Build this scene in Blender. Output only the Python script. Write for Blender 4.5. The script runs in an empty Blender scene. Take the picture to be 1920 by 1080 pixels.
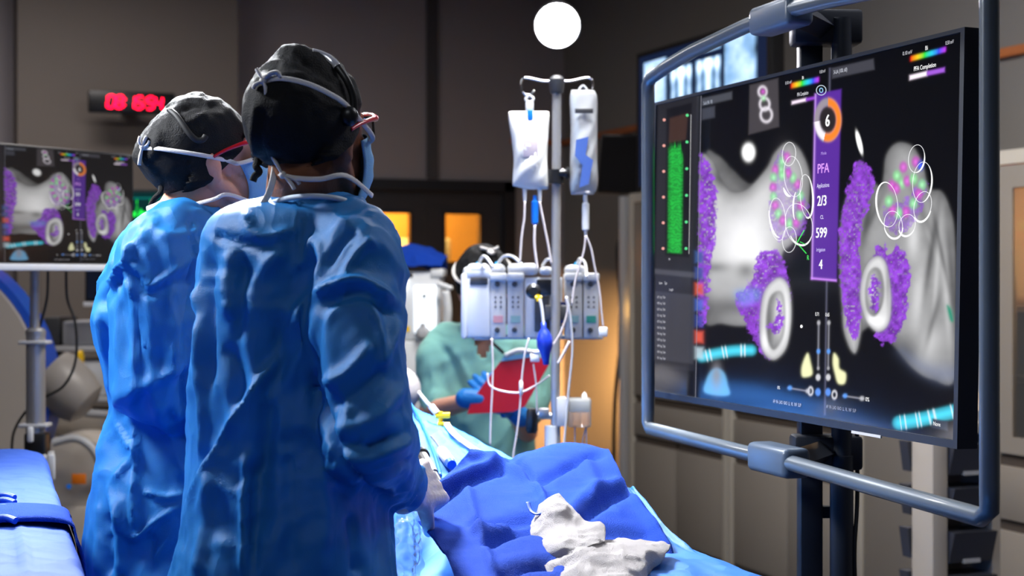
import bpy, bmesh, math, random
import numpy as np
from mathutils import Vector, Matrix, Quaternion
PI = math.pi
random.seed(7)
C = bpy.context.scene.collection

# ------------------------------------------------------------------ camera, world, main light
# World X runs across the room (towards the cabinet wall), Y along it, Z up; the camera looks 21 degrees right of +Y.
YAW = math.radians(-21.0)
FPX, CX, HY, CAMZ = 3000.0, 960.0, 522.0, 1.42
cam_data = bpy.data.cameras.new('camera')
cam = bpy.data.objects.new('camera', cam_data); C.objects.link(cam)
cam.location = (0, 0, CAMZ)
cam.rotation_euler = (math.radians(90), 0, YAW)
cam_data.sensor_width = 36.0
cam_data.lens = 36.0*FPX/1920.0
cam_data.shift_y = -(540-HY)/1920.0
cam_data.clip_start = 0.05
cam_data.dof.use_dof = True
cam_data.dof.focus_distance = 2.85
cam_data.dof.aperture_fstop = 4.5
bpy.context.scene.camera = cam
vs = bpy.context.scene.view_settings
vs.view_transform = 'Standard'; vs.look = 'None'; vs.gamma = 1.0; vs.use_curve_mapping = False
vs.exposure = 0.0
world = bpy.data.worlds.new('world'); bpy.context.scene.world = world
world.use_nodes = True
world.node_tree.nodes['Background'].inputs[0].default_value = (0.5, 0.55, 0.65, 1)
world.node_tree.nodes['Background'].inputs[1].default_value = 0.02
cy_ = bpy.context.scene.cycles
cy_.sample_clamp_indirect = 4.0
cy_.max_bounces = 6
cy_.caustics_reflective = False; cy_.caustics_refractive = False

RYAW = Matrix.Rotation(YAW, 3, 'Z')
def c2w(p):                 # camera-aligned ground frame -> room frame
    return RYAW @ Vector(p)
def cp(px, py, d):          # a pixel of the 1920x1080 photograph at depth d -> camera-aligned frame
    return Vector(((px-CX)/FPX*d, d, CAMZ-(py-HY)/FPX*d))
def wp(px, py, d):
    return c2w(cp(px, py, d))
def topx(co):               # Nx3 camera-aligned -> pixels
    return CX+co[:, 0]/co[:, 1]*FPX, HY-(co[:, 2]-CAMZ)/co[:, 1]*FPX

def area_light(name, loc, target, size, energy, color, size_y=None, spread=PI, parent=None):
    l = bpy.data.lights.new(name, 'AREA'); l.energy = energy; l.color = color
    l.shape = 'RECTANGLE' if size_y else 'DISK'; l.size = size
    if size_y: l.size_y = size_y
    l.spread = spread
    o = bpy.data.objects.new(name, l); C.objects.link(o)
    o.location = loc
    o.rotation_euler = (Vector(target)-Vector(loc)).to_track_quat('-Z', 'Y').to_euler()
    return o
# unseen operating lights, assumed over the table (their housings are built below)
OR_LIGHTS = [ (Vector((0.10, 4.05, 2.62)), Vector((-0.12, 3.85, 1.05)), 0.50, 35.0),
              (Vector((-0.95, 4.25, 2.72)), Vector((-0.55, 3.00, 1.50)), 0.50, 44.0),
              (Vector((-1.80, 2.85, 2.55)), Vector((-0.62, 3.00, 1.55)), 0.50, 15.0) ]
for lo_, ta_, sz_, en_ in OR_LIGHTS:
    area_light('surgical_lamp', c2w(lo_), c2w(ta_), sz_, en_, (0.93, 0.96, 1.0), spread=math.radians(66))
# unseen ceiling panels added as room fill light (diffusers are built with the ceiling)
CEIL_Z = 3.40
PANELS = [(-0.6, 0.6, 14, (0.85, 0.92, 1.0)), (2.6, 2.4, 31, (0.95, 0.95, 1.0)), (1.9, 4.5, 84, (1.0, 0.96, 0.92)), (0.6, 8.2, 30, (1.0, 0.93, 0.90)), (-2.4, 4.6, 12, (0.95, 0.95, 1.0))]
for x_, y_, e_, c_ in PANELS:
    area_light('ceiling_panel_light', (x_, y_, CEIL_Z-0.03), (x_, y_, 0), 1.1, e_, c_, size_y=0.55)

# ------------------------------------------------------------------ helpers: hierarchy
ORG = {}                    # object name -> (origin in its own frame, 'cam' or 'room')
def tagp(o, label=None, cat=None, group=None, kind=None):
    if label: o['label'] = label
    if cat: o['category'] = cat
    if group: o['group'] = group
    if kind: o['kind'] = kind
    return o
def thing(name, label, cat, origin, frame='cam', group=None):
    o = bpy.data.objects.new(name, None); C.objects.link(o)
    o.empty_display_size = 0.05
    origin = Vector(origin)
    if frame == 'cam':
        o.location = c2w(origin); o.rotation_euler = (0, 0, YAW)
    else:
        o.location = origin
    ORG[o.name] = (origin, frame)
    return tagp(o, label, cat, group)
def link_mesh(name, me, mats, parent=None, origin=(0, 0, 0), frame='cam', label=None, cat=None, group=None, kind=None, smooth=True):
    """me holds absolute coordinates of its frame; moved so that the object's origin is the thing's"""
    if parent is not None:
        origin, frame = ORG[parent.name]
    origin = Vector(origin)
    me.transform(Matrix.Translation(-origin))
    if not isinstance(mats, (list, tuple)): mats = [mats]
    for m in mats: me.materials.append(m)
    o = bpy.data.objects.new(name, me); C.objects.link(o)
    if smooth and len(me.polygons):
        me.polygons.foreach_set('use_smooth', [True]*len(me.polygons))
    if parent is not None:
        o.parent = parent
        ORG[o.name] = (origin, frame)
    else:
        ORG[o.name] = (origin, frame)
        if frame == 'cam':
            o.location = c2w(origin); o.rotation_euler = (0, 0, YAW)
        else:
            o.location = origin
    return tagp(o, label, cat, group, kind)
def obj(name, bm, mats, parent=None, **kw):
    sm = kw.pop('smooth', False)
    me = bpy.data.meshes.new(name)
    bmesh.ops.recalc_face_normals(bm, faces=bm.faces)
    bm.to_mesh(me); bm.free()
    o = link_mesh(name, me, mats, parent, smooth=True, **kw)
    if not sm and len(me.polygons):
        ang = math.radians(38)
        try: me.set_sharp_from_angle(angle=ang)
        except Exception: pass
    return o
def copy_thing(root, loc=None, label=None):
    r = root.copy(); C.objects.link(r)
    if loc is not None: r.location = loc
    if label: r['label'] = label
    for ch in list(root.children):
        c = ch.copy(); C.objects.link(c); c.parent = r
        for g in ch.children:
            d = g.copy(); C.objects.link(d); d.parent = c
    return r

# ------------------------------------------------------------------ helpers: shapes (all add to a bmesh)
def NB(): return bmesh.new()
def box(bm, c, s, rot=None, bev=0.0, seg=2, mi=0):
    r = bmesh.ops.create_cube(bm, size=1.0)
    vv = r['verts']
    bmesh.ops.scale(bm, vec=s, verts=vv)
    if bev > 0:
        ed = list({e for v in vv for e in v.link_edges})
        rb = bmesh.ops.bevel(bm, geom=ed, offset=min(bev, 0.49*min(s)), segments=seg, affect='EDGES', profile=0.5)
        vv = list({v for f in rb['faces'] for v in f.verts} | {v for v in vv if v.is_valid})
    if rot is not None:
        if not isinstance(rot, (Matrix,)): rot = Matrix.Rotation(rot, 3, 'Z')
        bmesh.ops.rotate(bm, cent=(0, 0, 0), matrix=rot, verts=vv)
    bmesh.ops.translate(bm, vec=c, verts=vv)
    if mi:
        for f in {f for v in vv for f in v.link_faces}: f.material_index = mi
    return vv
def box2(bm, a, b, **kw):
    a = Vector(a); b = Vector(b)
    return box(bm, (a+b)/2, [abs(x) for x in (b-a)], **kw)
def catmull(pts, n=8, closed=False):
    P = [Vector(p) for p in pts]; out = []
    N = len(P); segs = N if closed else N-1
    for i in range(segs):
        if closed: p0, p1, p2, p3 = P[(i-1) % N], P[i], P[(i+1) % N], P[(i+2) % N]
        else: p0, p1, p2, p3 = P[max(i-1, 0)], P[i], P[i+1], P[min(i+2, N-1)]
        for k in range(n):
            t = k/n
            out.append(0.5*((2*p1)+(p2-p0)*t+(2*p0-5*p1+4*p2-p3)*t*t+(3*p1-p0-3*p2+p3)*t**3))
    if not closed: out.append(P[-1].copy())
    return out
def tube(bm, pts, r, seg=10, smooth=0, closed=False, flat=1.0, up=None, mi=0):
    """r is a number or a list; flat squashes the section along 'up'"""
    if smooth:
        if isinstance(r, (list, tuple)):
            n0 = len(pts); rr = []
            tot = (n0 if closed else n0-1)*smooth+(0 if closed else 1)
            for i in range(tot):
                t = i/smooth; a = int(t) % n0; b = (a+1) % n0 if closed else min(a+1, n0-1); f = t-int(t)
                rr.append(r[a]*(1-f)+r[b]*f)
            r = rr
        pts = catmull(pts, smooth, closed)
    P = [Vector(p) for p in pts]; N = len(P)
    if not isinstance(r, (list, tuple)): r = [r]*N
    rings = []; nrm = None
    for i in range(N):
        if closed: t = P[(i+1) % N]-P[i-1]
        else: t = P[min(i+1, N-1)]-P[max(i-1, 0)]
        if t.length < 1e-9: t = Vector((0, 0, 1))
        t.normalize()
        if nrm is None:
            a = Vector(up) if up is not None else (Vector((0, 0, 1)) if abs(t.z) < 0.9 else Vector((1, 0, 0)))
            nrm = (a-t*a.dot(t)).normalized()
        else:
            a = Vector(up) if up is not None else nrm
            nn = a-t*a.dot(t)
            nrm = nn.normalized() if nn.length > 1e-6 else nrm
        bi = t.cross(nrm)
        rings.append([bm.verts.new(P[i]+(nrm*math.cos(2*PI*k/seg)*flat+bi*math.sin(2*PI*k/seg))*r[i]) for k in range(seg)])
    fs = []
    M = N if closed else N-1
    for i in range(M):
        A, B = rings[i], rings[(i+1) % N]
        for k in range(seg):
            fs.append(bm.faces.new((A[k], A[(k+1) % seg], B[(k+1) % seg], B[k])))
    if not closed:
        fs.append(bm.faces.new(rings[0][::-1])); fs.append(bm.faces.new(rings[-1]))
    for f in fs: f.material_index = mi
    return fs
def cyl(bm, a, b, r, seg=20, r2=None, mi=0):
    return tube(bm, [a, b], [r, r if r2 is None else r2], seg, mi=mi)
def lathe(bm, base, axis, prof, seg=24, mi=0):
    """prof: list of (radius, distance along axis)"""
    axis = Vector(axis).normalized()
    return tube(bm, [Vector(base)+axis*h for _, h in prof], [max(q, 1e-4) for q, _ in prof], seg, up=(Vector((0, 0, 1)) if abs(axis.z) < 0.9 else Vector((1, 0, 0))), mi=mi)
def ellipsoid(bm, c, r, M=None, seg=20, rings=14, mi=0):
    rr = bmesh.ops.create_uvsphere(bm, u_segments=seg, v_segments=rings, radius=1.0)
    vv = rr['verts']
    for v in vv:
        p = Vector((v.co.x*r[0], v.co.y*r[1], v.co.z*r[2]))
        if M is not None: p = M @ p
        v.co = p+Vector(c)
    if mi:
        for f in {f for v in vv for f in v.link_faces}: f.material_index = mi
    return vv
def capsule(bm, a, b, ra, rb, seg=14, flat=1.0, up=None):
    a = Vector(a); b = Vector(b); d = (b-a)
    if d.length < 1e-6: d = Vector((0, 0, 1e-4))
    t = d.normalized(); pts = []; rs = []
    for k in range(5):
        an = PI/2*(1-k/4.0); pts.append(a-t*ra*math.sin(an)); rs.append(max(ra*math.cos(an), 1e-4))
    for k in range(5):
        an = PI/2*k/4.0; pts.append(b+t*rb*math.sin(an)); rs.append(max(rb*math.cos(an), 1e-4))
    return tube(bm, pts, rs, seg, flat=flat, up=up)
def loft(bm, rings, cap=True):
    R = [[bm.verts.new(p) for p in ring] for ring in rings]
    n = len(R[0])
    for A, B in zip(R[:-1], R[1:]):
        for k in range(n):
            bm.faces.new((A[k], A[(k+1) % n], B[(k+1) % n], B[k]))
    if cap:
        bm.faces.new(R[0][::-1]); bm.faces.new(R[-1])
    return R
def prism(bm, pts, off, mi=0):
    """extrude a planar polygon (list of 3-D points) by vector off"""
    off = Vector(off)
    a = [bm.verts.new(Vector(p)) for p in pts]; b = [bm.verts.new(Vector(p)+off) for p in pts]
    n = len(a); fs = [bm.faces.new(a), bm.faces.new(b[::-1])]
    for k in range(n):
        fs.append(bm.faces.new((a[k], b[k], b[(k+1) % n], a[(k+1) % n])))
    for f in fs: f.material_index = mi
def rrect(w, h, r, n=4):
    o = []
    for cx, cy, a0 in ((w/2-r, h/2-r, 0), (-w/2+r, h/2-r, 90), (-w/2+r, -h/2+r, 180), (w/2-r, -h/2+r, 270)):
        for k in range(n+1):
            a = math.radians(a0+90*k/n); o.append((cx+r*math.cos(a), cy+r*math.sin(a)))
    return o
def np_mesh(name, V, Fc):
    me = bpy.data.meshes.new(name)
    me.from_pydata([tuple(v) for v in V], [], [tuple(int(i) for i in f) for f in Fc]); me.update()
    return me
def mesh_np(me):
    a = np.empty(len(me.vertices)*3); me.vertices.foreach_get('co', a); return a.reshape(-1, 3)
def normals_np(me):
    a = np.empty(len(me.vertices)*3); me.vertices.foreach_get('normal', a); return a.reshape(-1, 3)
def set_np(me, V):
    me.vertices.foreach_set('co', np.asarray(V, dtype=float).ravel()); me.update()
def eval_mods(me, mods):
    """apply a list of (type, settings) modifiers through the dependency graph and return the new mesh"""
    o = bpy.data.objects.new('tmp', me); C.objects.link(o)
    for ty, st in mods:
        m = o.modifiers.new('m', ty)
        for k, v in st.items(): setattr(m, k, v)
    dg = bpy.context.evaluated_depsgraph_get(); dg.update()
    out = bpy.data.meshes.new_from_object(o.evaluated_get(dg))
    bpy.data.objects.remove(o); bpy.data.meshes.remove(me)
    return out
def remesh(bm, voxel, smooth_iter=4, fac=0.5, extra=()):
    me = bpy.data.meshes.new('r')
    bmesh.ops.recalc_face_normals(bm, faces=bm.faces)
    bm.to_mesh(me); bm.free()
    return eval_mods(me, [('REMESH', dict(mode='VOXEL', voxel_size=voxel))]+([('SMOOTH', dict(factor=fac, iterations=smooth_iter))] if smooth_iter else [])+list(extra))

# ------------------------------------------------------------------ helpers: numpy noise
_rng = np.random.RandomState(3)
_perm = _rng.permutation(256); _perm = np.concatenate([_perm, _perm, _perm])
_val = _rng.rand(256)*2-1
def vnoise(p):
    p = np.asarray(p, dtype=float)
    i = np.floor(p).astype(int); f = p-i; f = f*f*f*(f*(f*6-15)+10); i &= 255
    def h(a, b, c): return _val[_perm[_perm[_perm[a & 255]+(b & 255)]+(c & 255)] & 255]
    x, y, z = i[..., 0], i[..., 1], i[..., 2]; u, v, w = f[..., 0], f[..., 1], f[..., 2]
    l = lambda a, b, t: a+(b-a)*t
    return l(l(l(h(x, y, z), h(x+1, y, z), u), l(h(x, y+1, z), h(x+1, y+1, z), u), v),
             l(l(h(x, y, z+1), h(x+1, y, z+1), u), l(h(x, y+1, z+1), h(x+1, y+1, z+1), u), v), w)
def fbm(p, oct=4, gain=0.5):
    s = 0; a = 1.0; p = np.asarray(p, dtype=float)
    for k in range(oct):
        s = s+a*vnoise(p+17.3*k); p = p*2.03; a *= gain
    return s
def worley(p, seed=0):
    p = np.asarray(p, dtype=float); i = np.floor(p).astype(int); f1 = np.full(len(p), 9.0)
    for a in (-1, 0, 1):
        for b_ in (-1, 0, 1):
            for c in (-1, 0, 1):
                j = (i+np.array([a, b_, c])+seed) & 255; h = _perm[_perm[_perm[j[:, 0]]+j[:, 1]]+j[:, 2]]
                q_ = i+np.array([a, b_, c])+np.stack([(_val[h & 255]+1)/2, (_val[(h+37) & 255]+1)/2, (_val[(h+91) & 255]+1)/2], 1)
                f1 = np.minimum(f1, np.sqrt(((p-q_)**2).sum(1)))
    return f1
def ridged(p, oct=3):
    s = 0; a = 1.0; p = np.asarray(p, dtype=float)
    for k in range(oct):
        s = s+a*(1-np.abs(vnoise(p+9.1*k))*2.2); p = p*2.1; a *= 0.5
    return s
def seg_dist(px, py, poly):
    """distance in pixels to a polyline, parameter 0..1 along it, and signed side"""
    best = np.full(px.shape, 1e9); par = np.zeros(px.shape); side = np.zeros(px.shape)
    n = len(poly)-1
    for i in range(n):
        ax, ay = poly[i]; bx, by = poly[i+1]; dx, dy = bx-ax, by-ay; L = dx*dx+dy*dy+1e-9
        t = np.clip(((px-ax)*dx+(py-ay)*dy)/L, 0, 1)
        d = np.hypot(px-(ax+t*dx), py-(ay+t*dy)); m = d < best
        best = np.where(m, d, best); par = np.where(m, (i+t)/n, par)
        side = np.where(m, np.sign(dx*(py-ay)-dy*(px-ax)), side)
    return best, par, side
def smooth2(pts, n=6, closed=False):
    return [(p.x, p.y) for p in catmull([(a, b, 0) for a, b in pts], n, closed)]
def folds(V, N, strokes, facing=True):
    """push ridges (amp > 0) and valleys (amp < 0) into camera-aligned vertices V along strokes drawn where the folds run"""
    px, py = topx(V); disp = np.zeros(len(V))
    to = -V/np.linalg.norm(V-np.array([0, 0, CAMZ]), axis=1)[:, None]; to[:, 2] = 0
    fac = np.clip((N*to).sum(1)*4+0.4, 0, 1) if facing else 1.0
    for st in strokes:
        poly, w, amp = st[0], st[1], st[2]; mode = st[3] if len(st) > 3 else 'r'
        poly = smooth2(poly, 5)
        d, t, s = seg_dist(px, py, poly)
        end = np.clip(np.minimum(t, 1-t)*6+0.15, 0, 1)
        if mode == 'r': disp += amp*end*np.exp(-(d/w)**2)
        else:                                   # a step: one side of the line lies on top, fading away from it
            sg = s*d*(1 if mode == 's' else -1)
            disp += amp*end*(1/(1+np.exp(-sg/2.5)))*np.exp(-np.clip(sg, 0, None)/w)
    return disp*fac

# ------------------------------------------------------------------ helpers: materials
def mat(name, col, rough=0.5, metal=0.0, var=0.06, vscale=12.0, bump=0.0, bscale=60.0, sheen=0.0, trans=0.0, emit=None, estr=0.0, coat=0.0, alpha=1.0, sss=0.0, ior=1.45, spec=0.5, weave=0.0):
    m = bpy.data.materials.new(name); m.use_nodes = True
    nt = m.node_tree; b = nt.nodes['Principled BSDF']
    b.inputs['Roughness'].default_value = rough; b.inputs['Metallic'].default_value = metal
    b.inputs['Specular IOR Level'].default_value = spec
    b.inputs['IOR'].default_value = ior
    tc = nt.nodes.new('ShaderNodeTexCoord')
    no = nt.nodes.new('ShaderNodeTexNoise'); no.inputs['Scale'].default_value = vscale; no.inputs['Detail'].default_value = 4
    nt.links.new(tc.outputs['Object'], no.inputs['Vector'])
    mx = nt.nodes.new('ShaderNodeMixRGB'); c = Vector(col[:3])
    mx.inputs[1].default_value = (*(c*(1-var)), 1); mx.inputs[2].default_value = (*(c*(1+var)), 1)
    nt.links.new(no.outputs['Fac'], mx.inputs[0]); nt.links.new(mx.outputs[0], b.inputs['Base Color'])
    if bump > 0:
        nb = nt.nodes.new('ShaderNodeTexNoise'); nb.inputs['Scale'].default_value = bscale; nb.inputs['Detail'].default_value = 5
        nt.links.new(tc.outputs['Object'], nb.inputs['Vector'])
        bp = nt.nodes.new('ShaderNodeBump'); bp.inputs['Strength'].default_value = bump; bp.inputs['Distance'].default_value = 0.01
        nt.links.new(nb.outputs['Fac'], bp.inputs['Height']); nt.links.new(bp.outputs[0], b.inputs['Normal'])
    if sheen: b.inputs['Sheen Weight'].default_value = sheen
    if trans: b.inputs['Transmission Weight'].default_value = trans
    if coat: b.inputs['Coat Weight'].default_value = coat
    if sss:
        b.inputs['Subsurface Weight'].default_value = sss; b.inputs['Subsurface Scale'].default_value = 0.01
        b.inputs['Subsurface Radius'].default_value = (1, .35, .2)
    if alpha < 1: b.inputs['Alpha'].default_value = alpha
    if emit is not None:
        b.inputs['Emission Color'].default_value = (*emit[:3], 1); b.inputs['Emission Strength'].default_value = estr
    return m
def srgb(r, g, b):
    f = lambda v: (v/255/12.92) if v/255 <= 0.04045 else ((v/255+0.055)/1.055)**2.4
    return (f(r), f(g), f(b))
def screen_mat(name, strength, rough=0.18, refl=0.5):
    m = bpy.data.materials.new(name); m.use_nodes = True; nt = m.node_tree; b = nt.nodes['Principled BSDF']
    a = nt.nodes.new('ShaderNodeAttribute'); a.attribute_name = 'Col'
    b.inputs['Base Color'].default_value = (0.004, 0.004, 0.005, 1); b.inputs['Roughness'].default_value = rough
    b.inputs['Specular IOR Level'].default_value = refl
    nt.links.new(a.outputs['Color'], b.inputs['Emission Color']); b.inputs['Emission Strength'].default_value = strength
    return m
M = {}
M['wall_brown'] = mat('painted wall warm grey', srgb(124, 115, 108), 0.7, var=0.03, vscale=3, bump=0.05)
M['wall_dark'] = mat('painted wall cool grey', srgb(150, 143, 146), 0.7, var=0.03, vscale=3, bump=0.05)
M['wall_right'] = mat('painted wall taupe', srgb(134, 130, 126), 0.7, var=0.03, vscale=3, bump=0.05)
M['wood_trim'] = mat('orange wood rail', srgb(190, 110, 60), 0.45, var=0.2, vscale=20)
M['floor'] = mat('dark vinyl floor', srgb(60, 58, 60), 0.35, var=0.1, vscale=6)
M['ceiling'] = mat('ceiling tile', srgb(150, 150, 150), 0.8)
M['door_dark'] = mat('dark charcoal door', srgb(48, 48, 54), 0.4, var=0.08)
M['frame_dark'] = mat('charcoal door frame', srgb(36, 36, 42), 0.35)
M['cab'] = mat('taupe cabinet laminate', srgb(150, 142, 132), 0.4, var=0.03, vscale=5)
M['cab_light'] = mat('pale beige edge strip', srgb(200, 192, 178), 0.4, var=0.03)
M['recess'] = mat('dark handle recess', srgb(80, 70, 62), 0.6)
M['black'] = mat('black plastic', (0.008, 0.008, 0.009), 0.35)
M['black_matte'] = mat('matte black plastic', (0.012, 0.012, 0.013), 0.6)
M['navy_metal'] = mat('dark navy powder coated metal', srgb(28, 34, 46), 0.5, metal=0.1)
M['frame_tube'] = mat('grey blue painted tube', srgb(82, 92, 102), 0.32, metal=0.1, var=0.03, coat=0.4)
M['frame_block'] = mat('grey blue plastic clamp', srgb(78, 92, 110), 0.35, var=0.03)
M['steel'] = mat('brushed steel', (0.40, 0.39, 0.385), 0.38, metal=0.55, var=0.05, vscale=30)
M['chrome'] = mat('polished chrome', (0.75, 0.75, 0.76), 0.12, metal=1.0)
M['white_plastic'] = mat('white plastic', (0.78, 0.79, 0.80), 0.35, var=0.02)
M['grey_plastic'] = mat('light grey plastic', srgb(190, 190, 192), 0.4, var=0.03)
M['beige_plastic'] = mat('beige plastic', srgb(186, 176, 164), 0.4, var=0.03)
M['dark_grey'] = mat('dark grey plastic', srgb(60, 60, 62), 0.45)
M['blue_plastic'] = mat('blue plastic', srgb(20, 110, 210), 0.3)
M['blue_trim'] = mat('royal blue trim', srgb(30, 80, 190), 0.35)
M['yellow'] = mat('yellow plastic', srgb(250, 200, 20), 0.35)
M['orange'] = mat('orange label', srgb(230, 120, 20), 0.5)
M['red'] = mat('red plastic board', srgb(205, 10, 36), 0.35)
M['teal'] = mat('teal label', srgb(60, 150, 130), 0.5)
def gown_mat(name, c, tr=0.12):
    m = mat(name, c, 0.42, var=0.08, vscale=5, bump=0.25, bscale=900, spec=0.4)
    nt = m.node_tree; b = nt.nodes['Principled BSDF']; out = nt.nodes['Material Output']
    tc = nt.nodes.new('ShaderNodeTexCoord'); mp = nt.nodes.new('ShaderNodeMapping'); mp.inputs['Scale'].default_value = (1, 1, 0.5)
    ns = nt.nodes.new('ShaderNodeTexNoise'); ns.inputs['Scale'].default_value = 5; ns.inputs['Detail'].default_value = 2
    nt.links.new(tc.outputs['Object'], mp.inputs[0]); nt.links.new(mp.outputs[0], ns.inputs['Vector'])
    ad = nt.nodes.new('ShaderNodeMixRGB'); ad.blend_type = 'ADD'; ad.inputs[0].default_value = 0.22; nt.links.new(mp.outputs[0], ad.inputs[1]); nt.links.new(ns.outputs['Color'], ad.inputs[2])
    vo = nt.nodes.new('ShaderNodeTexVoronoi'); vo.inputs['Scale'].default_value = 13; nt.links.new(ad.outputs[0], vo.inputs['Vector'])
    b2 = nt.nodes.new('ShaderNodeBump'); b2.inputs['Strength'].default_value = 0.38; b2.inputs['Distance'].default_value = 0.022
    old = b.inputs['Normal'].links[0].from_node
    nt.links.new(vo.outputs['Distance'], b2.inputs['Height']); nt.links.new(old.outputs[0], b2.inputs['Normal']); nt.links.new(b2.outputs[0], b.inputs['Normal'])
    t = nt.nodes.new('ShaderNodeBsdfTranslucent'); t.inputs[0].default_value = (*c, 1)
    mix = nt.nodes.new('ShaderNodeMixShader'); mix.inputs[0].default_value = tr
    nt.links.new(b.outputs[0], mix.inputs[1]); nt.links.new(t.outputs[0], mix.inputs[2]); nt.links.new(mix.outputs[0], out.inputs[0])
    return m
M['gown'] = gown_mat('blue nonwoven gown fabric', srgb(40, 124, 196))
M['gown_edge'] = mat('pale gown binding', srgb(190, 205, 225), 0.6)
M['drape'] = gown_mat('light blue surgical drape', srgb(52, 126, 216), 0.1)
M['towel'] = mat('royal blue cotton towel', srgb(20, 64, 168), 0.85, var=0.1, vscale=9, bump=0.6, bscale=500, spec=0.15)
M['table_blue'] = gown_mat('periwinkle table drape', srgb(34, 76, 165), 0.05)
for k_ in ('drape',): M[k_].node_tree.nodes['Principled BSDF'].inputs['Roughness'].default_value = 0.62
M['table_blue'].node_tree.nodes['Principled BSDF'].inputs['Roughness'].default_value = 0.75
M['gauze'] = mat('white cotton gauze', srgb(180, 174, 173), 0.9, var=0.05, bump=0.6, bscale=600)
M['scrub'] = mat('teal green scrub cotton', srgb(142, 206, 193), 0.8, var=0.05, bump=0.3, bscale=500, sheen=0.15)
M['cap'] = mat('black surgical cap fabric', (0.005, 0.005, 0.0058), 0.75, var=0.15, bump=0.35, bscale=400, spec=0.3)
M['mask'] = mat('light blue face mask', srgb(130, 185, 225), 0.7, bump=0.3, bscale=500)
M['tie'] = mat('white cotton tie', srgb(225, 222, 220), 0.8, bump=0.3, bscale=500)
M['skin_dark'] = mat('brown skin', srgb(134, 84, 56), 0.5, var=0.12, vscale=40, bump=0.15, bscale=200, sss=0.1)
M['skin_light'] = mat('tan pink skin', srgb(222, 160, 134), 0.5, var=0.1, vscale=40, bump=0.15, bscale=200, sss=0.15)
M['glove_white'] = mat('white latex glove', srgb(225, 215, 212), 0.4, bump=0.3, bscale=90, sss=0.1)
M['glove_blue'] = mat('blue nitrile glove', srgb(25, 120, 200), 0.4, bump=0.3, bscale=90)
M['bag_clear'] = mat('clear fluid bag vinyl', (0.93, 0.94, 0.95), 0.18, trans=0.55, ior=1.2, sss=0.0)
M['bag_milky'] = mat('milky fluid bag vinyl', (0.97, 0.95, 0.89), 0.35, trans=0.15, ior=1.2)
M['clear'] = mat('clear plastic', (0.9, 0.93, 0.95), 0.12, trans=0.8, ior=1.25, alpha=0.75)
M['line'] = mat('clear vinyl tubing', srgb(225, 215, 215), 0.25, trans=0.15)
M['glass'] = mat('clear eyewear lens', (0.95, 0.96, 0.97), 0.05, trans=0.95, ior=1.3)
M['cable'] = mat('black rubber cable', (0.01, 0.01, 0.01), 0.5)

# ================================================================== THE ROOM
XL, XR, YF, YB = -3.2, 4.30, -2.6, 10.20
def struct(name, bm, m, **kw): return obj(name, bm, m, frame='room', kind='structure', **kw)
b = NB(); box2(b, (XL, YF, -0.1), (XR, YB+1.6, 0)); struct('floor', b, M['floor'])
b = NB(); box2(b, (XL, YF, CEIL_Z), (XR, YB+1.6, CEIL_Z+0.1)); struct('ceiling', b, M['ceiling'])
b = NB(); box2(b, (XR, YF, 0), (XR+0.12, YB+1.6, CEIL_Z)); struct('wall_right', b, M['wall_right'])
b = NB(); box2(b, (XL-0.12, YF, 0), (XL, YB, CEIL_Z)); struct('wall_left', b, M['wall_brown'])
b = NB(); box2(b, (XL, YF-0.12, 0), (XR, YF, CEIL_Z)); struct('wall_front', b, M['wall_dark'])
DX0, DX1, DZ = 2.70, 3.86, 2.02
b = NB()
box2(b, (XL, YB, 0), (DX0, YB+0.12, CEIL_Z)); box2(b, (DX1, YB, 0), (XR, YB+0.12, CEIL_Z)); box2(b, (DX0, YB, DZ), (DX1, YB+0.12, CEIL_Z))
struct('wall_back', b, M['wall_dark'])
b = NB(); box2(b, (0.66, YB-0.32, 0), (1.97, YB-0.001, CEIL_Z)); struct('wall_pier', b, M['wall_brown'])
b = NB(); box2(b, (3.30, YB-0.02, DZ+0.07), (3.38, YB-0.001, CEIL_Z)); struct('trim_1', b, mat('grey wall seam strip', srgb(72, 69, 72), 0.6))
b = NB(); box2(b, (XR-0.03, 3.0, 2.335), (XR-0.001, YB-0.001, 2.375), bev=0.006); struct('trim_2', b, M['wood_trim'])
b = NB(); box2(b, (3.90, YB-0.025, 2.335), (XR-0.031, YB-0.001, 2.375), bev=0.006); struct('trim_3', b, M['wood_trim'])
for nm, a, c in (('baseboard_back', (1.98, YB-0.015, 0), (DX0-0.07, YB-0.001, 0.1)), ('baseboard_right', (XR-0.015, 7.9, 0), (XR-0.001, YB-0.02, 0.1))):
    b = NB(); box2(b, a, c); struct(nm, b, M['frame_dark'])
# the lit corridor beyond the double door
M['amber'] = mat('amber painted corridor wall', srgb(222, 160, 66), 0.7, var=0.04)
b = NB()
box2(b, (2.2, YB+1.5, 0), (4.29, YB+1.58, CEIL_Z)); box2(b, (2.2, YB+0.125, 0), (2.26, YB+1.5, CEIL_Z))
struct('wall_corridor', b, M['amber'])
M['amber_lamp'] = mat('warm lamp diffuser', (1, .7, .35), 0.5, emit=(1.0, 0.55, 0.14), estr=9.0)  # shared by the assumed, unseen warm lamps
lp = thing('corridor_lamp', 'warm ceiling lamp in the corridor beyond the double door', 'lamp', (3.1, YB+0.9, 2.6), 'room')  # unseen lamp, assumed from the amber door windows
b = NB(); box(b, (3.1, YB+0.9, 2.58), (0.5, 0.3, 0.05), bev=0.01); obj('diffuser', b, M['amber_lamp'], lp)
b = NB(); cyl(b, (3.1, YB+0.9, 2.6), (3.1, YB+0.9, CEIL_Z), 0.02); obj('rod', b, M['steel'], lp)
area_light('corridor_light', (3.1, YB+0.9, 2.54), (3.1, YB+0.9, 0), 0.5, 60, (1.0, 0.74, 0.30), size_y=0.3)
ct = thing('storage_shelf', 'shelf unit in the corridor seen through the door windows', 'shelf', (3.2, YB+1.3, 0), 'room')
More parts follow.
